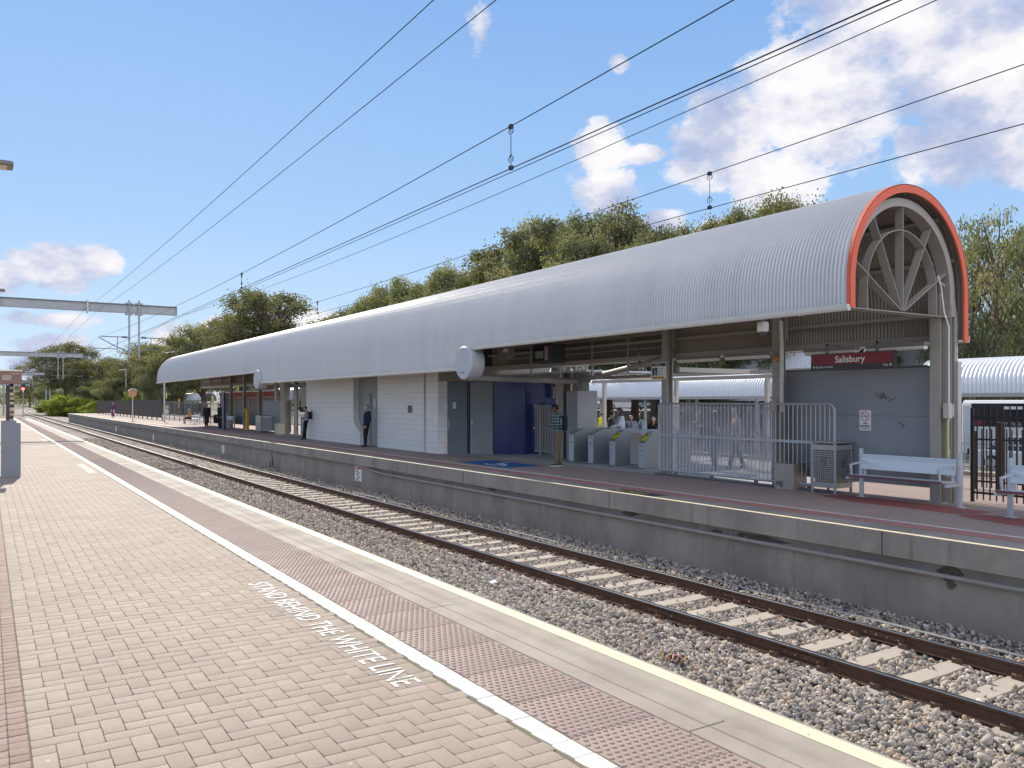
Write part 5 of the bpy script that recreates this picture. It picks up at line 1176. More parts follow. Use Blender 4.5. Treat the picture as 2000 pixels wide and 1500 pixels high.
def dropper(x, y, z0, z1, label):
    m = MB(); m.tube([(x,y,z0),(x,y,z1)], .006, 4)
    for z in (z1-.06, z0+.12): m.tube([(x+.0,y-.03,z-.04),(x,y-.055,z),(x,y,z+.06),(x,y+.055,z),(x,y+.03,z-.04)], .007, 4)
    m.box(x-.02,x+.02,y-.03,y+.03,z0-.02,z0+.03); m.box(x-.02,x+.02,y-.03,y+.03,z1-.03,z1+.02)
    setp(m.build('wire_dropper', wirem), label, 'dropper', 'droppers between the wires')
def mess(y, y0=-4.0, y1=54.0): f = (y-y0)/(y1-y0); return 5.70-.52*4*f*(1-f)
for x, px, lab in ((5.6, 998, 'looped dropper over the ballast strip, in mid sky'), (9.3, 1386, 'looped dropper over the running track, above the roof')):
    y = W(px, 300, x).y; dropper(x, y, 4.81, mess(y), lab)
for x, px, lab in ((5.6, 472, 'small dropper over the ballast strip, left of the round tree'), (9.3, 620, 'dropper over the running track, above the far roof')):
    y = W(px, 300, x).y; dropper(x, y, 4.81, mess(y), lab)
# red signal
p = G(45, 803, -1.4); y = 205.0; x = PX(45, y)
sg = thing('railway_signal', 'railway signal showing a red light beyond the platform end', 'signal', (x, y, -1.4))
zc = EYE+(784.5-759.5)*(_c*y+_s*x)/1600
MB().tube([(x,y,-1.4),(x,y,zc-.3)], .09, 8).build('post', galb, sg)
MB().box(x-.42,x+.42,y-.05,y+.2,zc-.95,zc+1.0).build('head', blackp, sg, bevel=.05)
em = bpy.data.materials.new('red_signal_light'); em.use_nodes = True; e = em.node_tree.nodes['Principled BSDF']; e.inputs['Base Color'].default_value = (.6,.02,.02,1); e.inputs['Emission Color'].default_value = (1,.12,.1,1); e.inputs['Emission Strength'].default_value = 3
MB().lathe([(.33,-.06),(.33,0)], (x,y-.05,zc), 'y', 16).build('red_lens', em, sg); MB().lathe([(.15,-.05),(.15,0)], (x,y-.05,zc-.62), 'y', 12).build('lower_lens', signwhite, sg)
# platform lamps on the near platform: arms reach in at the left edge
lamps = [(10.6, 'nearest lamp head reaching in from the left edge'), (22.6, 'second lamp head at the left edge'), (35.0, 'third lamp head at the left edge'), (48.0, 'fourth lamp head at the left edge'), (62.0,'fifth lamp head at the left edge')]
lp = thing('platform_lamp', lamps[0][1], 'lamp', (-1.6, lamps[0][0], 0), 'lamps along the near platform')
z = EYE+457*(_c*10.6+_s*.2)/1600; xe = PX(26, 10.6)
m = MB(); m.tube([(-1.6,10.6,0),(-1.6,10.6,z+.05),(-1.5,10.6,z+.12),(-1.0,10.6,z+.1)], .06, 10); m.build('pole', galvd, lp)
m = MB(); m.prism([(10.6-.13,z-.0),(10.6+.13,z),(10.6+.11,z+.055),(10.6-.11,z+.055)], 'x', -1.0, xe); m.build('head', pbr('lamp_head', (.16,.15,.145), .4), lp, bevel=.015)
m = MB(); m.box(-.8, xe-.06, 10.5, 10.7, z-.008, z-.001); m.build('lens', pbr('lamp_led', (.60,.52,.44), .4), lp)
for y, lab in lamps[1:]: dup(lp, (-1.6+.12, y, 0), label=lab)
# street lamps on the car park side, background left
sl = thing('street_lamp', 'slim grey lamp post behind the mirror pole', 'street lamp', (0,0,0), 'slim lamp posts beyond the fence')
m = MB(); m.tube([(0,0,0),(0,0,8)], .10, 8); m.build('pole', galb, sl, local=True); m = MB(); m.obox((-.55,0,8.05),(.6,0,.06),(0,.16,0),(0,0,.06)); m.build('head', galvd, sl, local=True)
for k, (px, top, X, lab) in enumerate(((278, 712, 24, 'grey lamp post rising just left of the canopy end'), (246, 722, 24, 'grey lamp post left of the mirror'), (186, 736, 22, 'grey lamp post above the brown fence, far left'), (158, 741, 22, 'leftmost grey lamp post behind the brown fence'), (238, 746, 26, 'short lamp post between the trees'))):
    v = W(px, top, X); z0 = -1.12; s = (v.z-z0)/8.05
    if k == 0: sl.location = (v.x, v.y, z0); sl.scale = (s,s,s); sl['label'] = lab
    else: dup(sl, (v.x, v.y, z0), label=lab, scale=(s,s,s))
# ================================================================== BEYOND THE PLATFORM: bus station, vehicles, trees
busroof = pbr('bus_canopy_white', (.82,.82,.84), .4, .1, .15, .3, (.70,.71,.74))
def bus_canopy(y0, y1, x, zb, r, label, hi=True, arch=False):
    o = thing('bus_canopy', label, 'canopy', (x+r, (y0+y1)/2, -1.12), 'white vaulted canopies of the bus station')
    shell('roof', y0, y1, zb, zb, parent=o, cx=x+r, cz=zb+.15, cr=r, pitch=.18, amp=.02, mat=busroof, n=14, seg=5)
    m = MB(); m.box(x-.04,x+.06,y0,y1,zb-.14,zb+.02); m.box(x+2*r-.06,x+2*r+.04,y0,y1,zb-.14,zb+.02); m.build('beam', MATS['cream_steel'], o)
    y = y0+1.2
    while y < y1: MB().box(x+.3,x+.42,y-.07,y+.07,-1.12,zb).build('post', MATS['cream_post'], o); y += 4.6
    for ye in (y0, y1):
        m = MB(); band(m, r-.16, r+.02, ye-.06, ye+.06, zb, zb, 20, x+r, zb+.15)
        m.build('end_ring', pbr('ring_grey', (.40,.40,.42), .5) if 'ring_grey' not in MATS else MATS['ring_grey'], o)
    return o
Xb = 36
bus_canopy(W(1503,750,Xb).y, W(1145,750,Xb).y, Xb, 2.14, 1.35, 'white ribbed bus canopy seen through the gate opening')
bus_canopy(5.0, W(1790,750,Xb).y, Xb, 2.2, 1.45, 'white ribbed bus canopy at the right edge beyond the black fence')
bus_canopy(W(1140,750,Xb).y+3, W(690,750,Xb).y, Xb, 2.14, 1.35, 'white bus canopy hidden mostly behind the tiled room')
bus_canopy(W(600,750,Xb).y, W(545,750,Xb).y, Xb-2, 2.1, 1.5, 'small white bus canopy in the gap left of the tiled room')
bus_canopy(W(395,770,Xb).y, W(278,775,Xb).y, Xb, 2.12, 1.4, 'long pale bus canopy beyond the far end of the station canopy')
# tall vaulted hall with white trusses behind
def tall_hall(xc, y0, y1, zc, r, label):
    o = thing('bus_hall', label, 'canopy', (xc, y0, -1.12), 'taller vaulted roofs of the bus station')
    shell('roof', y0, y1, zc-.6, zc-.6, parent=o, cx=xc, cz=zc, cr=r, pitch=.2, amp=.02, mat=busroof, n=18, seg=4)
    m = MB(); band(m, r-.35, r-.02, y0-.05, y0+.1, zc-.6, zc-.6, 26, xc, zc); m.build('end_ring', white, o)
    m = MB(); band(m, r-1.5, r-1.42, y0-.05, y0+.02, zc-.3, zc-.3, 20, xc, zc)
    n = 9
    for k in range(n):
        a = math.pi*k/(n-1); b = math.pi*(k+.5)/(n-1); P = lambda q, rr_: (xc+rr_*math.cos(q), y0, zc+rr_*math.sin(q))
        m.bar(P(a, r-.3), P(a, r-1.45), .07, .07)
        if k < n-1: m.bar(P(a, r-1.45), P(a+math.pi/(n-1), r-.3), .05, .05)
    m.build('truss', white, o)
    for s_ in (-1,1): MB().box(xc+s_*(r-.3)-.12, xc+s_*(r-.3)+.12, y0-.1, y0+.1, -1.12, zc-.5).build('column', white, o)
    return o
yh = 33.0; xh1 = PX(1893, yh); xh0 = PX(1560, yh)
zc_ = 3.0; tall_hall((xh0+xh1)/2+.6, yh, yh+14, 2.5, (xh1-xh0)/2*.62, 'tall white vaulted roof with trussed end behind the name sign and last post')
# bus
def make_bus(y0, y1, x, label):
    o = thing('city_bus', label, 'bus', (x+1.25, (y0+y1)/2, -1.12)); g0 = -1.12
    bw = pbr('bus_white', (.72,.73,.75), .3)
    m = MB(); m.prism([(x,g0+.35),(x,g0+2.85),(x+.15,g0+3.05),(x+2.35,g0+3.05),(x+2.5,g0+2.85),(x+2.5,g0+.35)], 'y', y0, y1); m.build('body', bw, o, bevel=.06)
    m = MB(); m.box(x-.015, x+.0, y0+.4, y1-.5, g0+1.75, g0+2.88); sidew = m.build('side_windows', darkglass, o)
    m = MB()
    for k in range(7): yy = y0+.4+(y1-y0-.9)*k/6.5; m.box(x-.022,x-.015,yy,yy+.03,g0+1.75,g0+2.88)
    m.build('window_bars', blackp, sidew)
    for yy in (y0+2.4, y1-2.9): 
        w = MB().lathe([(.48,-.05),(.5,0),(.5,.25),(.3,.28)], (x-.0,yy,g0+.5), 'x', 24).build('wheel', black_rubber, o, smooth=True); MB().lathe([(.26,-.06),(.26,-.04)], (x,yy,g0+.5), 'x', 16).build('rim', galvd, w)
    m = MB(); m.box(x-.012,x,y0+.3,y1-.3,g0+.35,g0+.62); m.build('skirt', blackp, o)
    for (yy, zz) in ((y1-4.1,g0+1.3),(y1-4.1,g0+.85)): MB().box(x-.012,x,yy-.18,yy+.18,zz-.08,zz+.08).build('vent', blackp, o)
    text('891', .34, (x-.024, y1-.7, g0+1.80), (0,-1,0), (0,0,1), signr2, o); MB().box(x-.018,x-.014,y1-2.9,y1-2.0,g0+2.6,g0+2.74).build('notice', signwhite, o)
    text('CITY FREE', .26, (x-.024, y1-1.7, g0+1.80), (0,-1,0), (0,0,1), galvd, o)
    return o
Xs = 41.5; yb = W(1878, 800, Xs).y; make_bus(yb-12, yb, Xs, 'white city bus with dark windows parked behind the black fence')
# cars
def make_car(L=4.4, Wd=1.75, H=1.45, name='parked_car', suv=False):
    o = thing(name, 'car', 'car', (0,0,0)); pm_ = None
    hb = .85 if not suv else 1.0
    prof = [(-L/2,.30),(-L/2+.05,.62),(-L/2+.25,hb-.03),(-L*.30,hb+.02),(-L*.13,H-.05),(-.02*L,H),(L*.18,H-.02),(L*.34,hb+.08),(L/2-.12,hb+.02),(L/2,.65),(L/2-.02,.32),(L*.42,.22),(-L*.42,.22)]
    body = [(-L/2,.30),(-L/2+.03,.62),(-L/2+.2,hb-.08),(-L*.30,hb),(L*.36,hb+.04),(L/2-.08,hb-.0),(L/2,.65),(L/2-.02,.32),(L*.42,.20),(-L*.42,.20)]
    cab = [(-L*.29,hb-.01),(-L*.14,H-.06),(-L*.05,H),(L*.18,H-.01),(L*.27,H-.12),(L*.36,hb+.03)]
    def loft(poly, hw0, hw1, z0, z1):
        m = MB(); n = len(poly); f = lambda z: hw0+(hw1-hw0)*max(0,min(1,(z-z0)/(z1-z0)))
        vs = [(-f(z),y,z) for y,z in poly]+[(f(z),y,z) for y,z in poly]
        m.add(vs, [tuple(range(n))[::-1], tuple(range(n,2*n))]+[(i,(i+1)%n,n+(i+1)%n,n+i) for i in range(n)]); return m
    return o, loft(body, Wd/2, Wd/2-.06, .3, hb), loft(cab, Wd/2-.09, Wd/2-.28, hb, H), (L,Wd,H,hb)
CARN = 0
def car(loc, rz, col, label, suv=False, L=4.4):
    global CARN; CARN += 1
    o, b, c, (L,Wd,H,hb) = make_car(L, suv=suv, H=1.65 if suv else 1.45)
    pm_ = pbr('car_paint%d'%CARN, col, .28, .3, 0); pm_.node_tree.nodes['Principled BSDF'].inputs['Coat Weight'].default_value = .6
    b.build('body', pm_, o, local=True, bevel=.05); cb = c.build('cabin', darkglass, o, local=True, bevel=.03)
    m = MB(); m.prism([(-Wd/2+.28,-L*.05+0),(Wd/2-.28,-L*.05),(Wd/2-.28,L*.19),(-Wd/2+.28,L*.19)], 'z', H-.02, H+.02); m.build('roof', pm_, o, local=True, bevel=.01)
    for sx in (-1,1):
        for sy in (-L*.31, L*.30):
            w = MB().lathe([(.30,-.1),(.33,-.08),(.33,.08),(.30,.1)], (sx*(Wd/2-.1),sy,.33), 'x', 20).build('wheel', black_rubber, o, local=True, smooth=True); MB().lathe([(.2,-.115),(.2,.115)], (sx*(Wd/2-.1),sy,.33), 'x', 12).build('rim', galvd, w, local=True)
        MB().box(sx*(Wd/2-.42)-.16, sx*(Wd/2-.42)+.16, -L/2-.0, -L/2+.12, .58, .72).build('headlight', whitelens, o, local=True)
        MB().box(sx*(Wd/2-.35)-.14, sx*(Wd/2-.35)+.14, L/2-.08, L/2+.01, .70, .85).build('tail_light', signr2, o, local=True)
    MB().box(-.26,.26,-L/2-.02,-L/2+.05,.42,.54).build('number_plate', signwhite, o, local=True)
    o.location = loc; o.rotation_euler = (0,0,rz); o['label'] = label; o['group'] = 'cars parked beyond the platform'
    return o
gz = -1.12
cars = [(2020,37.5,.0,(.62,.66,.72),'silver white car with dark windows in front of the bus, right edge',0),
 (1215,66,R(60),(.70,.70,.72),'white car in the car park behind the seated girls',0),(1262,62,R(-50),(.10,.20,.16),'dark green car behind the woman in black',0),(1180,66,R(80),(.72,.73,.75),'white car seen just right of the concrete block',1),
 (1330,60,R(70),(.25,.03,.04),'dark red car behind the hazy gate sheet',0),(1420,58,R(75),(.5,.52,.55),'silver car behind the hazy gate sheet, middle',0),
 (567,62,R(65),(.75,.75,.76),'white car in the gap left of the tiled room',0),(588,70,R(65),(.04,.05,.07),'black car in the gap left of the tiled room',1),(596,84,R(60),(.15,.22,.4),'blue car farthest in the gap left of the tiled room',0),
 (1206,92,R(80),(.80,.80,.82),'white van shaped car farthest behind the ticket gates',1),(1236,84,R(70),(.75,.76,.8),'silver car glinting between the bus canopy posts',0),(1160,100,R(75),(.35,.5,.7),'light blue car far behind the concrete block',0),(1370,90,R(75),(.8,.8,.8),'white car far beyond the hazy gate sheet',0),
 (344,60,R(60),(.72,.74,.77),'white car beyond the light fence at the far canopy end',0),(300,64,R(60),(.5,.55,.6),'silver car beyond the brown fence end',0),(357,72,R(50),(.10,.12,.16),'dark car behind the light fence',1),(470,70,R(60),(.6,.6,.62),'pale car seen between the far canopy posts',0)]
for px, X, rz, col, lab, suv in cars:
    v = W(px, 800, X); car((v.x, v.y, .9 if 1100 < px < 1500 else gz), rz, col, lab, suv)
# dark mesh enclosure / low walls beyond
m = MB(); v1, v0 = W(330, 800, 30).y, W(398, 800, 30).y; m.box(30,30.1,v0,v1,-1.1,1.6); setp(m.build('shelter_screen', pbr('tinted_screen', (.06,.07,.08), .3)), 'dark tinted shelter screen behind the seated man', 'screen')
# low green hedge and signage strip
pb = thing('low_building', 'long pale low building across the car park, behind the ticket gates', 'building', (80,60,-1.12))
ya_, yb2_ = W(1290,800,74).y, W(1120,800,74).y
MB().box(74,80,ya_,yb2_,-1.12,3.6).build('wall', pbr('pale_render', (.60,.62,.64), .6), pb); MB().box(73.6,80.4,ya_-.3,yb2_+.3,3.6,3.85).build('roof', busroof, pb)
yy = ya_+1.5
while yy < yb2_-2: MB().box(73.96,74.02,yy,yy+1.6,1.4,2.8).build('window', darkglass, pb); yy += 3.4
# ------------------------------------------------------------------ trees
barkm = pbr('bark', (.16,.115,.085), .9, 0, .6, 4, (.08,.055,.045), .6, 20)
def leafmat(name, stops, tr=.35):
    m = bpy.data.materials.new(name); m.use_nodes = True; t = m.node_tree; t.nodes.clear()
    a = N(t, 'ShaderNodeAttribute', attribute_name='tint'); col = ramp(t, a.outputs['Fac'], stops)
    d = N(t, 'ShaderNodeBsdfPrincipled'); d.inputs['Roughness'].default_value = .75; t.links.new(col, d.inputs['Base Color']); d.inputs['Specular IOR Level'].default_value = .12
    tl = N(t, 'ShaderNodeBsdfTranslucent'); t.links.new(mixc(t, 1.0, col, (1.5,1.5,.7), 'MULTIPLY'), tl.inputs[0])
    mx_ = N(t, 'ShaderNodeMixShader'); mx_.inputs[0].default_value = tr; t.links.new(d.outputs[0], mx_.inputs[1]); t.links.new(tl.outputs[0], mx_.inputs[2])
    o = N(t, 'ShaderNodeOutputMaterial'); t.links.new(mx_.outputs[0], o.inputs[0]); return m
gumleaf = leafmat('gum_leaf', [(0,(.12,.135,.08)),(.35,(.19,.205,.12)),(.65,(.26,.255,.155)),(.85,(.34,.26,.18)),(1,(.42,.32,.23))])
darkleaf = leafmat('dark_leaf', [(0,(.10,.105,.065)),(.5,(.17,.17,.10)),(.85,(.23,.21,.13)),(1,(.28,.23,.15))])
limeleaf = leafmat('lime_leaf', [(0,(.12,.16,.04)),(.5,(.26,.31,.07)),(1,(.42,.44,.12))], .45)
def tree_proto(seed, H, Wd, kind, leafm, nleaf=9000, lsize=(.10,.34), trunk_frac=.3, droop=.5, clump=(.9,1.7), nclump=34, name='gum_tree', lean=0.0, crown_lo=None):
    rg = np.random.default_rng(seed); rr = random.Random(seed)
    o = thing(name, 'tree', 'tree', (0,0,0), 'trees behind the station')
    m = MB(); tr = H*.022+.06
    top = Vector((lean*H, 0, H*.72)); base = Vector((0,0,-.2)); tp = []
    for k in range(8): f = k/7; tp.append(base.lerp(top, f)+Vector((rr.uniform(-.12,.12)*H*.1*f, rr.uniform(-.12,.12)*H*.1*f, 0)))
    m.tube(tp, [tr*(1.25-.95*(k/7)) for k in range(8)], 8)
    cl = []; lo = crown_lo if crown_lo is not None else trunk_frac
    for k in range(nclump):
        f = (k+.5)/nclump; z = H*(lo+(1-lo)*f**.9)*rr.uniform(.93,1.0)
        g = (z/H-lo)/(1-lo); prof_ = math.sin(math.pi*min(1,max(0.04,.12+.86*g)))**.6 if kind != 'weep' else math.sin(math.pi*min(1,.25+.7*g))**.5
        a = k*2.4+rr.uniform(-.5,.5); rad = Wd/2*prof_*rr.uniform(.35,1.0)
        c = Vector((lean*z+rad*math.cos(a), rad*math.sin(a), z-rr.uniform(0,.5)))
        s = rr.uniform(*clump)*(1-.35*g); cl.append((c, s))
        # limb to the clump
        h0 = max(H*trunk_frac*.8, z-rad*rr.uniform(.5,1.1)-.5); h0 = min(h0, H*.68); ft = (h0+.2)/(H*.72+.2); i = min(6, int(ft*7)); st_ = tp[i].lerp(tp[i+1], ft*7-i)
        mid = st_.lerp(c, .5)+Vector((0,0,rr.uniform(.1,.5)*rad*.3)); lr = tr*.35*(.5+.5*rr.random())
        m.tube([st_, mid, c], [lr, lr*.6, lr*.2], 5, False)
    m.build('trunk', barkm, o, local=True, smooth=True, fixn=False)
    # leaves
    cnt = nleaf; w = np.array([s**2 for _, s in cl]); idx = rg.choice(len(cl), cnt, p=w/w.sum())
    C_ = np.array([tuple(c) for c, _ in cl])[idx]; S_ = np.array([s for _, s in cl])[idx]
    # sub-tufts for unevenness
    nt = len(cl)*11; tc_ = rg.normal(size=(nt,3)); tc_ /= np.linalg.norm(tc_,axis=1)[:,None]; tc_ *= rg.uniform(.45,1.0,(nt,1)); tc_[:,2] *= .7
    tuft = tc_[(idx*11+rg.integers(0,11,cnt))]
    P = C_+tuft*S_[:,None]+rg.normal(size=(cnt,3))*(.20*S_[:,None]+.05)*np.array([1,1,1.1])
    P[:,2] -= droop*np.abs(rg.normal(size=cnt))*.35
    d = rg.normal(size=(cnt,3)); d[:,2] = -np.abs(d[:,2])*(.6+droop*2); d /= np.linalg.norm(d,axis=1)[:,None]
    q = rg.normal(size=(cnt,3)); r_ = np.cross(d,q); r_ /= np.linalg.norm(r_,axis=1)[:,None]
    L = lsize[1]*rg.uniform(.6,1.3,cnt)[:,None]; B = lsize[0]*rg.uniform(.7,1.3,cnt)[:,None]
    V = np.stack([P, P+d*L*.5+r_*B, P+d*L, P+d*L*.5-r_*B],1).reshape(-1,3)
    F = np.arange(cnt*4).reshape(-1,4)
    ct = rg.normal(.42,.13,len(cl))[idx]+rg.normal(0,.12,cnt)
    me = numesh('crown', V, F4=F, tint=np.clip(ct,0,1)); c = linkmesh('crown', me, leafm, o)
    return o
P_ = [tree_proto(1, 15, 9.5, 'gum', gumleaf, 42000, (.06,.21), clump=(1.1,1.9), crown_lo=.44), tree_proto(2, 15, 7.5, 'gum', darkleaf, 38000, (.06,.20), lean=.05, clump=(1.0,1.8), crown_lo=.44), tree_proto(3, 14, 11, 'gum', gumleaf, 46000, (.06,.21), .25, nclump=44, clump=(1.2,2.0), crown_lo=.42),
      tree_proto(4, 13, 8.5, 'weep', gumleaf, 14000, (.042,.30), .30, 1.2, (.75,1.35), 46, crown_lo=.22), tree_proto(5, 5, 5.5, 'bush', limeleaf, 12000, (.07,.20), .08, .2, (.8,1.3), 26, name='bushy_tree'), tree_proto(6, 14, 8, 'gum', darkleaf, 38000, (.06,.20), .2, nclump=46, clump=(1.1,1.9), crown_lo=.42)]
used = [False]*len(P_)
def tree(px, py, X, proto, label, wpx=None, rz=None, z0=-1.13):
    v = W(px, py, X); H0 = (15,15,14,13,5,14)[proto]; W0_ = (9.5,7.5,11,8.5,5.5,8)[proto]; H = v.z-z0
    sz = H/(H0*1.02); dist = _c*v.y+_s*X
    sx = sz if wpx is None else max(.6*sz, min(2.0*sz, wpx*1.7*dist/1600/(W0_*1.12)))
    rz_ = rr_t.uniform(0, 6.28) if rz is None else rz
    o = P_[proto]
    if used[proto]: o = dup(o, (v.x, v.y, z0), rz_, label, (sx, sx, sz))
    else: o.location = (v.x, v.y, z0); o.rotation_euler = (0,0,rz_); o.scale = (sx,sx,sz); used[proto] = True; o['label'] = label
    return o
rr_t = random.Random(21)
T = [(735,560,44,2,'small leftmost gum peeping over the roof ridge line',90),(795,530,44,0,'olive gum over the middle of the roof, second from the left there',130),(885,508,45,2,'broad olive gum above the middle of the roof',150),
 (1030,432,46,1,'tall gum with sparse left side above the roof',150),(1085,408,44,0,'tall pale green gum rising highest left of centre',150),(1185,398,48,5,'dark dense gum beside the tall pale one',170),(1150,440,42,2,'olive gum low in front of the dark dense one',150),(1280,440,46,0,'brownish gum right of the dark dense tree',140),(1345,452,43,2,'low brown green gum where the wires cross',130),
 (1420,405,47,1,'thin gum left of the last tree before the red arch',110),(1475,385,48,0,'gum behind the roof with broken outline, second last before the arch',120),(1545,372,48,5,'last gum over the roof before the red arch',130),(955,505,47,0,'low broad gum linking the middle clump behind the roof',130),(1240,425,50,2,'rear gum filling the skyline above the entry',150),(690,590,45,5,'lowest dark gum at the left end of the roof skyline',90),(1312,432,49,5,'rear dark gum just right of the skyline dip',140),(1450,402,50,0,'gum filling the skyline left of the last tree',130),(1508,388,51,2,'broad rear gum beside the last tree before the arch',150),(1380,425,52,0,'rear gum behind the crossing wires',140),(1620,440,60,2,'far gum hidden mostly by the roof near the arch',120),
 (515,556,30,1,'dark upright gum with airy crown left of the roof top',150),(468,600,31,0,'gum with reaching branches just left of the dark upright one',110),(398,628,30,2,'rounded olive gum above the far canopy end',110),(352,652,28,0,'gum behind the gantry drop tubes',110),(300,668,30,5,'dense gum left of the far canopy end',110),(318,700,24,2,'low leafy gum touching the canopy end',70),(262,705,28,0,'gum between the canopy end and the round tree',90),
 (225,695,26,5,'narrow dark gum behind the mirror',75),(240,735,24,2,'low gum over the brown fence',80),(130,666,17.5,5,'round headed dark tree on the left, beneath the second gantry',88),(165,700,20,1,'thin tree joined to the right of the round headed tree',60),(190,742,22,2,'hazy olive gum right of the round headed tree',70),
 (1946,375,48,3,'tall weeping gum with dark trunk at the right edge',165),(1900,450,50,3,'weeping gum close behind the red arch',110),(2030,400,52,3,'weeping gum partly outside the right edge',130),(1890,640,60,0,'pale distant gum below the weeping ones',90),(1820,655,62,2,'pale distant gum seen through the end posts',90),(1975,610,70,0,'distant gum low at the right edge',90),(1700,660,58,0,'distant gum behind the name sign',90),
 (1380,660,46,5,'dark trunked gum through the gap above the gate',130),(1440,640,50,2,'brownish gum through the gap above the gate',120),(1480,650,56,3,'weeping gum through the gap by the second post',100),(1560,640,58,0,'gum behind the hall trusses',100),
 (70,735,30,0,'slim tree at the far left beyond the display box',28),(58,742,20,2,'low trees far down the line on the right bend',36),(20,742,-12,5,'dark tree far left beside the line',60),(95,745,22,2,'low tree behind the masts',40),(6,728,-16,2,'tall tree at the left border far away',60),
 (560,690,60,2,'gum behind the far half of the roof',140),(640,640,62,0,'gum hidden behind the roof, left of the tiled room',140),(445,660,44,5,'dark gum behind the far canopy posts',120)]
for px, py, X, pr_, lab, w in T: tree(px, py, X, pr_, lab, w)
tb = [(116,770,13.8,'bright green bush under the round headed tree',46),(150,775,17,'second bright green bush, right of the masts',44),(190,782,19,'low yellow green bush above the brown fence',50),(232,762,24,'small bright green bush behind the mirror',34),(268,758,25,'yellow green bush beside the mirror disc',36),(82,790,13.5,'tiny bush at the foot of the masts',22),(100,792,12.5,'reddish scrubby bush by the line',20)]
for px, py, X, lab, w in tb: tree(px, py, X, 4, lab, w)
# far wooded belt
def belt(name, segs, leafm, label, seed, lsz=.9):
    rg = np.random.default_rng(seed); Vs = []; n = 0; Ts = []
    for (xa, ya, xb, yb2, h, cnt) in segs:
        f = rg.uniform(0,1,cnt); cx = xa+(xb-xa)*f+rg.normal(0,4,cnt); cy = ya+(yb2-ya)*f+rg.normal(0,4,cnt)
        hh = h*(.65+.35*np.sin(f*37+seed)*np.sin(f*91))*np.sqrt(rg.uniform(.02,1,cnt)); P = np.stack([cx,cy,-1.2+hh],1)
        d = rg.normal(size=(cnt,3)); d /= np.linalg.norm(d,axis=1)[:,None]; q = rg.normal(size=(cnt,3)); r_ = np.cross(d,q); r_ /= np.linalg.norm(r_,axis=1)[:,None]
        Vs.append(np.stack([P, P+(d+r_)*lsz*.5, P+d*lsz*1.1, P+(d-r_)*lsz*.5],1).reshape(-1,3)); Ts.append(np.clip(rg.normal(.4,.2,cnt)+.1*np.sin(f*50),0,1)); n += cnt
    me = numesh(name, np.concatenate(Vs), F4=np.arange(n*4).reshape(-1,4), tint=np.concatenate(Ts)); setp(linkmesh(name, me, leafm), label, 'trees', kind='stuff')
belt('wooded_belt', [(165,-60,165,150,9,26000),(165,150,85,330,10,24000),(70,330,60,700,13,15000),(-25,140,-30,400,9,9000),(-40,400,60,760,14,12000)], gumleaf, 'low continuous belt of distant olive trees along the horizon', 8)
# ================================================================== PEOPLE
skinA = pbr('skin_tan', (.42,.25,.17), .55); skinB = pbr('skin_brown', (.17,.09,.055), .55); skinC = pbr('skin_fair', (.55,.36,.27), .55)
hairK = pbr('hair_black', (.012,.010,.010), .45, 0, .2, 40); hairB = pbr('hair_brown', (.09,.055,.035), .5, 0, .3, 40); hairG = pbr('hair_grey', (.40,.37,.33), .6)
def cloth(name, col, var=.25): return pbr(name, col, .85, 0, var, 9, bump=.3, bs=50)
plaid = bpy.data.materials.new('plaid_shirt'); plaid.use_nodes = True; t = plaid.node_tree; b = t.nodes['Principled BSDF']; b.inputs['Roughness'].default_value = .85
co = N(t, 'ShaderNodeTexCoord').outputs['Object']; sp = N(t, 'ShaderNodeSeparateXYZ'); t.links.new(co, sp.inputs[0])
def stripe(ax, sc, lo): return M(t, 'GREATER_THAN', M(t, 'SINE', M(t, 'MULTIPLY', ax, sc)), lo)
hx = M(t, 'ADD', M(t,'MULTIPLY',sp.outputs[0],.8), M(t,'MULTIPLY',sp.outputs[1],1.0))
s1 = M(t, 'ADD', stripe(hx, 75, .2), stripe(sp.outputs[2], 75, .2)); s2 = M(t, 'MAXIMUM', stripe(hx, 75, .93), stripe(sp.outputs[2], 75, .93))
cA = ramp(t, M(t, 'MULTIPLY', s1, .5), [(0,(.01,.015,.03)),(.5,(.03,.07,.09)),(1,(.07,.15,.17))], 'CONSTANT'); t.links.new(mixc(t, s2, cA, (.35,.42,.42)), b.inputs['Base Color'])
STAND = dict(pelvis=(0,0,.53), waist=(0,0,.61), chest=(0,.005,.73), neckb=(0,-.005,.815), head=(0,.018,.925),
  shL=(-.108,0,.795), elL=(-.135,-.015,.635), wrL=(-.135,.03,.49), shR=(.108,0,.795), elR=(.135,-.015,.635), wrR=(.135,.03,.49),
  hipL=(-.052,0,.505), knL=(-.057,.012,.28), anL=(-.058,-.012,.045), hipR=(.052,0,.505), knR=(.057,.012,.28), anR=(.058,-.012,.045))
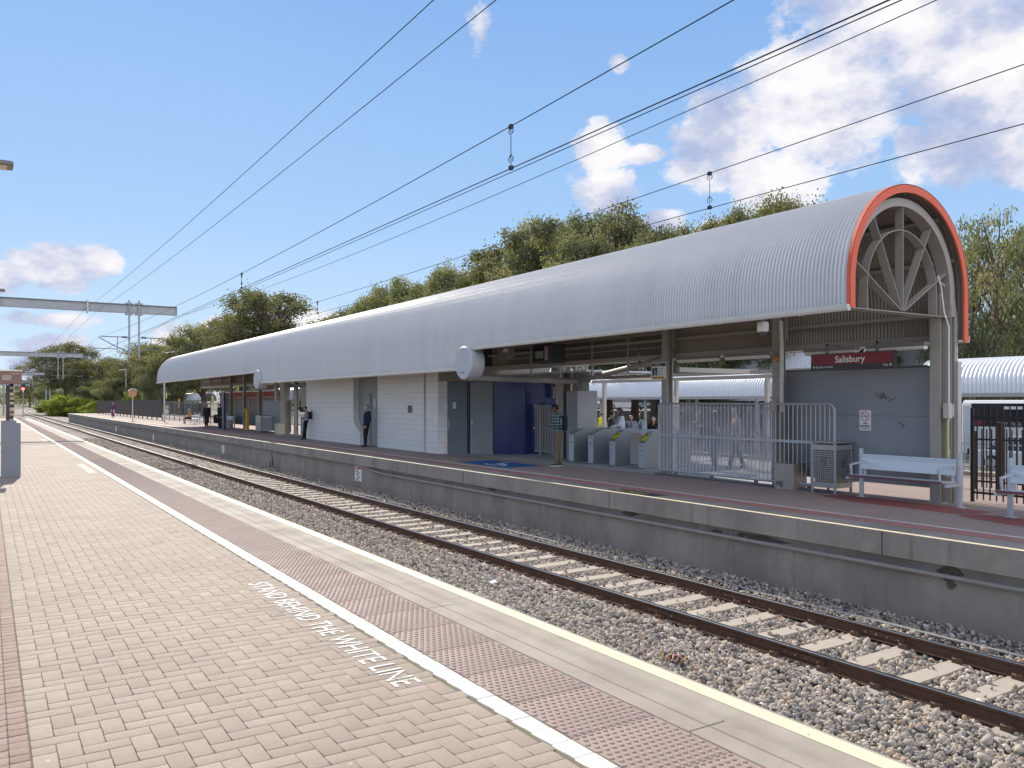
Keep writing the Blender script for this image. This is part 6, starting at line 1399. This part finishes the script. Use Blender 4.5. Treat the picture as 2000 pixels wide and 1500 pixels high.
# which garment covers a bone: T top, P trousers, S skin, F shoes, N neck
def person(label, loc, facing, h=1.7, pose=None, top=None, legs=None, skin=None, shoes=None, sleeve=2, hair=None, hairlen=0, coat=0, vox=None, fat=1.0, name='person', skirt=False, hairvol=1.0, bare=0, group=None, nohead=False):
    """facing: angle of the direction the body faces, counter-clockwise from +X"""
    J = dict(STAND); J.update(pose or {}); J = {k: Vector(v)*h for k, v in J.items()}
    B = MB(); caps = []
    def cap(a, b, r0, r1, mi, seg=10):
        a, b = Vector(a), Vector(b); r0 *= h; r1 *= h; caps.append((a, b, r0, r1, mi)); d = (b-a)
        if d.length < 1e-5: d = Vector((0,0,1e-4))
        L = d.length; pts = []; rs = []
        for k in range(4): q = math.pi/2*(1-k/4); pts.append(a-d.normalized()*r0*math.sin(q)); rs.append(max(.001,r0*math.cos(q)))
        for k in range(3): f = k/2; pts.append(a.lerp(a+d, f)); rs.append(r0+(r1-r0)*f)
        for k in range(1,5): q = math.pi/2*k/4; pts.append(b+d.normalized()*r1*math.sin(q)); rs.append(max(.001,r1*math.cos(q)))
        B.tube(pts, rs, seg)
    TOP, LEG, SK, SH = 0, 1, 2, 3
    f_ = fat; up = (J['neckb']-J['pelvis']).normalized(); side = (J['shR']-J['shL']).normalized(); fw = up.cross(side).normalized()*-1 if up.cross(side).length>0 else Vector((0,1,0))
    fw = side.cross(up)*-1; fw = up.cross(side); 
    for s in (-1, 1):
        cap(J['pelvis']+side*s*.035*h, J['waist']+side*s*.032*h, .066*f_, .066*f_, TOP)
        cap(J['waist']+side*s*.032*h, J['chest']+side*s*.045*h, .066*f_, .070*f_, TOP)
        cap(J['chest']+side*s*.05*h, J['neckb']+side*s*.055*h-up*.03*h, .066*f_, .050*f_, TOP)
    cap(J['neckb']-up*.02*h, J['neckb']+(J['head']-J['neckb'])*.45, .032, .030, SK)
    hd = J['head']; hu = (J['head']-J['neckb']).normalized(); hf = fw if 'look' not in (pose or {}) else Vector(pose['look']).normalized()
    hs_ = hf.cross(hu).normalized(); hf = hu.cross(hs_).normalized()
    cap(hd-hu*.012*h+hf*.004*h, hd+hu*.018*h, .043, .047, SK, 14); cap(hd-hu*.03*h+hf*.018*h, hd-hu*.012*h+hf*.022*h, .028, .033, SK, 12)
    cap(hd-hu*.002*h+hf*.046*h, hd-hu*.014*h+hf*.055*h, .006, .009, SK, 8)
    for s in (-1,1): cap(hd+hs_*s*.048*h-hu*.005*h, hd+hs_*s*.05*h+hu*.008*h, .009, .010, SK, 6)
    for s in (-1,1): cap(hd+hs_*s*.018*h+hf*.040*h+hu*.010*h, hd+hs_*s*.02*h+hf*.040*h+hu*.010*h, .006, .006, SK, 6)
    for sd, s in (('L',-1),('R',1)):
        sh, e, w = J['sh'+sd], J['el'+sd], J['wr'+sd]
        cap(J['neckb']+side*s*.04*h-up*.015*h, sh, .038, .038*f_, TOP); cap(sh, e, .042*f_, .033*f_, TOP if sleeve >= 1 else SK); cap(e, w, .031*f_, .022, TOP if sleeve >= 2 else SK)
        d = (w-e).normalized(); hd_ = w+d*.045*h; cap(w+d*.012*h, hd_, .016, .021, SK, 8)
        pn = d.cross(Vector((0,0,1)) if abs(d.z)<.9 else fw).normalized(); pw = d.cross(pn).normalized(); pw = fw if abs(d.dot(fw)) < .7 else pw
        curl = (side*-s*.5).normalized()
        for q, (o_, ln) in enumerate(((-.016,.040),(-.0055,.047),(.005,.044),(.015,.034))):
            p0 = hd_+pw*o_*h; p1 = p0+d*ln*.6*h+curl*.006*h; cap(p0, p1, .0062, .0058, SK, 6); cap(p1, p1+(d*.6+curl*.8).normalized()*ln*.5*h, .0057, .005, SK, 6)
        p0 = w+d*.025*h+pw*-.018*h*-1; cap(p0, p0+(d*.7+pw*.7).normalized()*.028*h, .0075, .006, SK, 6)
        hp, kn, an = J['hip'+sd], J['kn'+sd], J['an'+sd]
        cap(hp+Vector((0,0,.01*h)), kn, .058*f_, .044*f_, LEG); cap(kn, an+(kn-an)*.18, .042, .028+.008*(bare==0), LEG if not bare else SK); cap(an+(kn-an)*.2, an, .023, .022, LEG if not bare else SK)
        ff = pose.get('foot'+sd) if pose and 'foot'+sd in pose else None
        fdir = Vector(ff).normalized() if ff else Vector((fw.x, fw.y, 0)).normalized()
        cap(an-fdir*.012*h-Vector((0,0,.022*h)), an+fdir*.075*h-Vector((0,0,.028*h)), .022, .017, SH, 8); cap(an-fdir*.018*h-Vector((0,0,.022*h)), an+Vector((0,0,-.01*h)), .022, .024, SH, 8)
    if coat > 0:      # long coat: widening hem
        for a in range(8):
            q = 2*math.pi*a/8; o_ = side*math.cos(q)*.045*h+fw*math.sin(q)*.03*h; o2 = o_*1.6; cap(J['pelvis']+o_+up*.04*h, J['pelvis']+o2-Vector((0,0,coat*h)), .042, .035, TOP, 8)
    me = B.mesh('body'); ob = bpy.data.objects.new('tmp', me); C.objects.link(ob)
    md = ob.modifiers.new('r', 'REMESH'); md.mode = 'VOXEL'; md.voxel_size = vox or .009; md.adaptivity = 0
    sm_ = ob.modifiers.new('s', 'SMOOTH'); sm_.factor = .5; sm_.iterations = 2
    me2 = bpy.data.meshes.new_from_object(ob.evaluated_get(bpy.context.evaluated_depsgraph_get())); bpy.data.objects.remove(ob); bpy.data.meshes.remove(me)
    n = len(me2.polygons); cen = np.zeros(n*3); me2.polygons.foreach_get('center', cen); cen = cen.reshape(-1,3); best = np.full(n, 1e9); mi = np.zeros(n, int)
    for a, b_, r0, r1, m_ in caps:
        a = np.array(a); dd = np.array(b_)-a; L2 = max(1e-9, dd@dd); tt = np.clip((cen-a)@dd/L2, 0, 1); di = np.linalg.norm(cen-(a+tt[:,None]*dd), axis=1)-(r0+(r1-r0)*tt)
        k = di < best; best[k] = di[k]; mi[k] = m_
    # trousers below the waistline
    if not coat:
        wz = J['waist']*.45+J['pelvis']*.55; k = (mi == 0) & (((cen-np.array(wz))@np.array(up)) < -.012*h) & (np.linalg.norm(cen-np.array(J['pelvis']),axis=1) < .12*h); mi[k] = 1
    me2.materials.clear(); me2.name = 'body'; me2.shade_smooth()
    root = thing(name, label, 'person', loc, group)
    root.rotation_euler = (0,0,facing-math.pi/2)
    bo = linkmesh('body', me2, [top, legs, skin, shoes], root); me2.polygons.foreach_set('material_index', mi.astype(np.int32)); me2.update()
    # eyes and mouth
    E = MB()
    for s in (-1,1): E.m = 0; E.ball(hd+hs_*s*.018*h+hf*.0455*h+hu*.008*h, .0055*h, 8, 5); E.m = 1; E.ball(hd+hs_*s*.018*h+hf*.0495*h+hu*.008*h, .0030*h, 8, 5)
    E.build('eyes', [signwhite, signblack], root, local=True)
    MB().obox(hd-hu*.028*h+hf*.0495*h, hs_*.013*h, hf*.002*h, hu*.0025*h).build('mouth', pbr('lip', (.30,.12,.10), .5) if 'lip' not in MATS else MATS['lip'], root, local=True)
    if hair:
        Hm = MB(); c = hd+hu*.020*h-hf*.010*h; v = hairvol
        Hm.ball(c, (.050*h*v,.050*h*v,.046*h*v), 14, 9); Hm.ball(c-hf*.012*h-hu*.015*h, (.049*h*v,.045*h*v,.045*h*v), 12, 8)
        # keep the face free
        if hairlen > 0:
            for k in range(9):
                a = math.pi*(.12+.76*k/8); rdir = hs_*math.cos(a)-hf*math.sin(a)*.8; p0 = c+rdir*.040*h; p1 = c+rdir*.050*h-Vector((0,0,hairlen*.5*h)); p2 = c+rdir*.045*h-hf*.01*h-Vector((0,0,hairlen*h)); Hm.tube([p0,p1,p2], [.020*h,.020*h,.008*h], 8)
        mo = Hm.mesh('hair'); ho = bpy.data.objects.new('tmp', mo); C.objects.link(ho)
        md = ho.modifiers.new('r', 'REMESH'); md.mode = 'VOXEL'; md.voxel_size = (vox or .009); s2_ = ho.modifiers.new('s', 'SMOOTH'); s2_.iterations = 2
        m3 = bpy.data.meshes.new_from_object(ho.evaluated_get(bpy.context.evaluated_depsgraph_get())); bpy.data.objects.remove(ho)
        # cut away the part over the face
        bm = bmesh.new(); bm.from_mesh(m3); fc = hd+hf*.045*h-hu*.016*h
        dl = [vv for vv in bm.verts if (vv.co-fc).length < .045*h and (vv.co-hd).dot(hf) > .012*h and (vv.co-hd).dot(hu) < .030*h]
        bmesh.ops.delete(bm, geom=dl, context='VERTS'); bm.to_mesh(m3); bm.free(); m3.materials.clear(); m3.name = 'hair'; m3.shade_smooth(); linkmesh('hair', m3, hair, root)
    root['_h'] = h; return root, J, (hd, hu, hf, hs_)
def addlocal(root, mb, name, mat, **k): return mb.build(name, mat, root, local=True, **k)
shoeK = pbr('shoe_black', (.02,.02,.022), .5); shoeW = pbr('shoe_white', (.62,.62,.62), .5)
ZP = .009
# man in a checked shirt, looking at his phone, seen from his right side: faces -X/+Y
gp = G(1090, 911)
pose = dict(head=(0,.045,.915), look=(0,1,-.55), elL=(-.13,.005,.64), wrL=(-.06,.12,.665), elR=(.13,.0,.64), wrR=(.065,.12,.66), knL=(-.05,.02,.28), anL=(-.05,.03,.045), knR=(.05,.0,.28), anR=(.05,-.035,.045))
r_, J, H_ = person('man in dark blue checked shirt and khaki trousers by the blue marking', (gp.x, gp.y, ZP), R(142), 1.80, pose, plaid, cloth('khaki', (.17,.14,.095)), skinB, shoeK, 2, hairK, fat=1.15)
m = MB(); hd, hu, hf, hs_ = H_; m.lathe([(.088,0),(.094,.02),(.085,.07),(.04,.095),(.001,.10)], hd+hu*.035, 'z', 16); m.obox(hd+hf*.115+hu*.045, hs_*.06, hf*.05, hu*.006); addlocal(r_, m, 'cap', cloth('cap_black', (.015,.015,.018)), smooth=True)
m = MB()
for s in ('L','R'): a = J['an'+s]; m.prism([(a.x-.045,a.y-.07),(a.x+.045,a.y-.07),(a.x+.05,a.y+.1),(a.x+.03,a.y+.175),(a.x-.03,a.y+.175),(a.x-.05,a.y+.1)], 'z', .0, .026)
addlocal(r_, m, 'shoe_soles', shoeW)
m = MB(); m.box(-.14,.14,-.27,-.10,1.02,1.44); bp_ = addlocal(r_, m, 'backpack', cloth('pack_black', (.02,.021,.025)), bevel=.04)
setp(MB().obox((0,0,0),(.036,0,0),(0,.004,.0),(0,0,.07)).build('mobile_phone', blackp), 'dark mobile phone held up by the man in the checked shirt', 'phone')
w = (J['wrL']+J['wrR'])/2+Vector((0,.09,.05)); ca, sa = math.cos(R(142-90)), math.sin(R(142-90)); ph = bpy.data.objects['mobile_phone']; ph.location = (gp.x+w.x*ca-w.y*sa, gp.y+w.x*sa+w.y*ca, w.z+ZP); ph.rotation_euler = (R(-40),0,R(52))
# masked man in navy leaning by the door, faces the track and left
gp = G(717, 871.5); gp.x = 13.12
v = W(716, 871, 13.12)
pose = dict(pelvis=(0,.0,.525), waist=(0,-.0,.605), chest=(0,-.01,.725), neckb=(0,-.025,.812), head=(0,-.005,.925), shL=(-.11,-.025,.79), shR=(.11,-.025,.79), elL=(-.13,-.05,.63), wrL=(-.115,.03,.50), elR=(.13,-.05,.63), wrR=(.10,.05,.50), knL=(-.05,.03,.28), anL=(-.05,.045,.045), knR=(.05,.025,.28), anR=(.05,.02,.045))
r_, J, H_ = person('grey haired man in navy jumper and blue face mask leaning against the white wall', (v.x, v.y, .004), R(168), 1.75, pose, cloth('navy_jumper', (.012,.018,.05)), cloth('black_trousers', (.012,.012,.018)), skinC, shoeK, 2, hairG, fat=1.1)
hd, hu, hf, hs_ = H_; m = MB(); m.ball(hd+hf*.058-hu*.032, (.048,.048,.048), 12, 8); addlocal(r_, m, 'face_mask', pbr('mask_blue', (.30,.48,.60), .8), smooth=True)
# woman leaning, pale grey jumper and black trousers
v = W(598, 859, 13.15)
pose = dict(pelvis=(0,-.01,.53), waist=(0,-.02,.61), chest=(0,-.03,.72), neckb=(0,-.03,.81), head=(0,.015,.905), look=(0,1,-.7), shL=(-.1,-.035,.79), shR=(.1,-.035,.79), elL=(-.125,.0,.65), wrL=(-.04,.10,.63), elR=(.12,.0,.65), wrR=(.04,.10,.60), knL=(-.045,.03,.28), anL=(-.05,.06,.045), knR=(.045,.03,.28), anR=(.05,.03,.045))
r_, J, H_ = person('woman in pale grey jumper looking down at the left end of the white wall', (v.x, v.y+.05, .004), R(150), 1.68, pose, cloth('grey_jumper', (.36,.34,.37)), cloth('black_trousers2', (.010,.010,.014)), skinC, shoeK, 2, hairB, .05, fat=1.0, vox=.011)
m = MB(); m.box(-.12,.12,-.27,-.13,1.0,1.36); addlocal(r_, m, 'backpack', cloth('pack_dark', (.02,.021,.025)), bevel=.04)
# group behind the ticket gates (standing and seated beyond, upper bodies show)
def at_g(px, head_y, X, h, seated=False):
    """ground position so that the head top shows at head_y"""
    return W(px, head_y, X)
def put(label, px, X, h, facing, pose, top, legs, skin, hair, hairlen, **k):
    v = W(px, 800, X); return person(label, (v.x, v.y, ZP), facing, h, pose, top, legs, skin, shoeK, k.pop('sleeve',2), hair, hairlen, vox=.012, **k)
reach = dict(head=(0,.03,.92), look=(0,1,-.35), elL=(-.12,.06,.66), wrL=(-.09,.19,.62), elR=(.12,.06,.66), wrR=(.09,.19,.60))
white_t = cloth('white_shirt', (.60,.62,.66)); denim = cloth('denim', (.10,.15,.22)); blackc = cloth('black_cloth', (.012,.012,.016)); paleden = cloth('pale_denim', (.22,.29,.38))
def hz(px, y, X): v = W(px, y, X); return v.z-ZP
h = hz(1210, 796, 16.6)/.985; r_, J, H_ = put('woman with long straight black hair and white sleeves leaning over the ticket gates', 1213, 16.6, h, R(150), reach, white_t, blackc, skinA, hairK, .24, hairvol=1.05)
m = MB(); m.prism([(-.16,.80*h*.78),(.16,.80*h*.78),(.15,.80*h),(-.15,.80*h)], 'y', -.13, .115) ; 
h2 = hz(1195, 803, 18.2)/.985; put('dark haired young man facing right behind the ticket gates', 1194, 18.2, h2, R(-20), reach, cloth('grey_t', (.12,.12,.14)), blackc, skinA, hairK, 0, sleeve=1)
sit = dict(pelvis=(0,-.02,.27), waist=(0,-.03,.35), chest=(0,-.01,.47), neckb=(0,.0,.555), head=(0,.03,.66), shL=(-.1,0,.54), shR=(.1,0,.54), elL=(-.13,.02,.40), wrL=(-.07,.14,.36), elR=(.13,.02,.40), wrR=(.07,.14,.36), hipL=(-.052,0,.27), knL=(-.06,.24,.27), anL=(-.06,.24,.045), hipR=(.052,0,.27), knR=(.06,.24,.27), anR=(.06,.24,.045))
for px, y_, X, fc, topm, hl, lab in ((1233, 811, 19.5, R(210), paleden, .16, 'girl with long brown hair in pale denim behind the gates, facing the track'), (1253, 807, 19.2, R(140), paleden, .2, 'girl in pale denim jacket with long dark hair turned away behind the gates'), (1277, 814, 18.0, R(200), blackc, .18, 'woman in black with sunlit face nearest the sliding barrier')):
    hh = hz(px, y_, X)/.985; put(lab, px, X, hh, fc, dict(look=(.0,1,.1)), topm, blackc, skinA if X != 18.0 else skinC, hairB if hl < .2 else hairK, hl)
for px, y_, X, col, lab in ((1175, 806, 22.5, (.55,.60,.02), 'person in a bright yellow vest right of the concrete block'),):
    hh = hz(px, y_, X)/.985; put(lab, px, X, hh, R(100), None, cloth('hi_vis', col), blackc, skinA, hairK, 0)
# behind the hazy sheet
bend = dict(pelvis=(0,-.06,.50), waist=(0,-.01,.56), chest=(0,.10,.64), neckb=(0,.18,.68), head=(0,.27,.70), look=(0,.6,-1), shL=(-.1,.16,.66), shR=(.1,.16,.66), elL=(-.12,.20,.52), wrL=(-.09,.26,.42), elR=(.12,.20,.52), wrR=(.09,.26,.42), hipL=(-.052,-.05,.49), hipR=(.052,-.05,.49))
v = G(1395, 921); person('stooping person in a dark jacket seen through the hazy gate sheet', (v.x, v.y, ZP), R(128), 1.72, bend, cloth('dark_jacket', (.03,.035,.03)), cloth('dark_jeans', (.02,.022,.03)), skinC, shoeK, 2, hairB, 0, vox=.012)
v = G(1438, 917); person('striding person in grey trousers seen through the hazy gate sheet', (v.x, v.y, ZP), R(150), 1.68, dict(knL=(-.05,.07,.28), anL=(-.05,.12,.045), knR=(.05,-.05,.28), anR=(.05,-.14,.06)), cloth('pink_top', (.50,.36,.34)), cloth('grey_trousers', (.07,.075,.09)), skinC, shoeK, 2, hairB, .06, vox=.012)
# worker with orange vest in the gap
v = W(580, 835, 24.5); person('worker in an orange safety vest standing beyond the railing', (v.x, v.y, -.0), R(180), 1.72, None, cloth('orange_vest', (.75,.08,.03)), cloth('orange_trousers', (.45,.05,.02)), skinA, shoeK, 2, hairK, 0, vox=.016)
# two travellers in black at the far posts
v = G(404, 834.5); person('woman in a long black coat and dark headwear walking beside the far posts', (v.x, v.y, .004), R(235), 1.72, dict(knL=(-.05,.05,.28), anL=(-.05,.08,.045)), blackc, blackc, skinA, shoeK, 2, hairK, .05, coat=.32, vox=.014)
v = G(430, 837); person('traveller in a black jacket behind the navy column', (v.x, v.y, .004), R(200), 1.74, None, cloth('ink_jacket', (.010,.011,.02)), blackc, skinA, shoeK, 2, hairK, 0, vox=.014, fat=1.25)
m = MB(); m.box(v.x-.25,v.x+.2,v.y+.55,v.y+1.0,.35,.95); setp(m.build('travel_bag', blackc, bevel=.08), 'large black bag beside the traveller in black', 'bag')
# seated man in the sun
v = W(374, 829, 14.35); person('seated elderly man in a mustard shirt and black shorts on the sunny bench', (v.x-.15, v.y, .004), R(190), 1.72, sit, cloth('mustard', (.50,.30,.08)), blackc, skinC, shoeW, 1, hairG, 0, vox=.016, bare=1)
# person in flowing purple and pink clothes
v = G(221, 815); person('person in flowing purple and pale pink clothes standing before the brown fence', (v.x, v.y, .004), R(235), 1.75, None, cloth('purple_robe', (.12,.035,.12)), cloth('pink_cloth', (.55,.38,.32)), skinA, shoeK, 2, hairK, .1, coat=.42, vox=.02, fat=1.15)
# low baggage: small planter of bins near the far seat
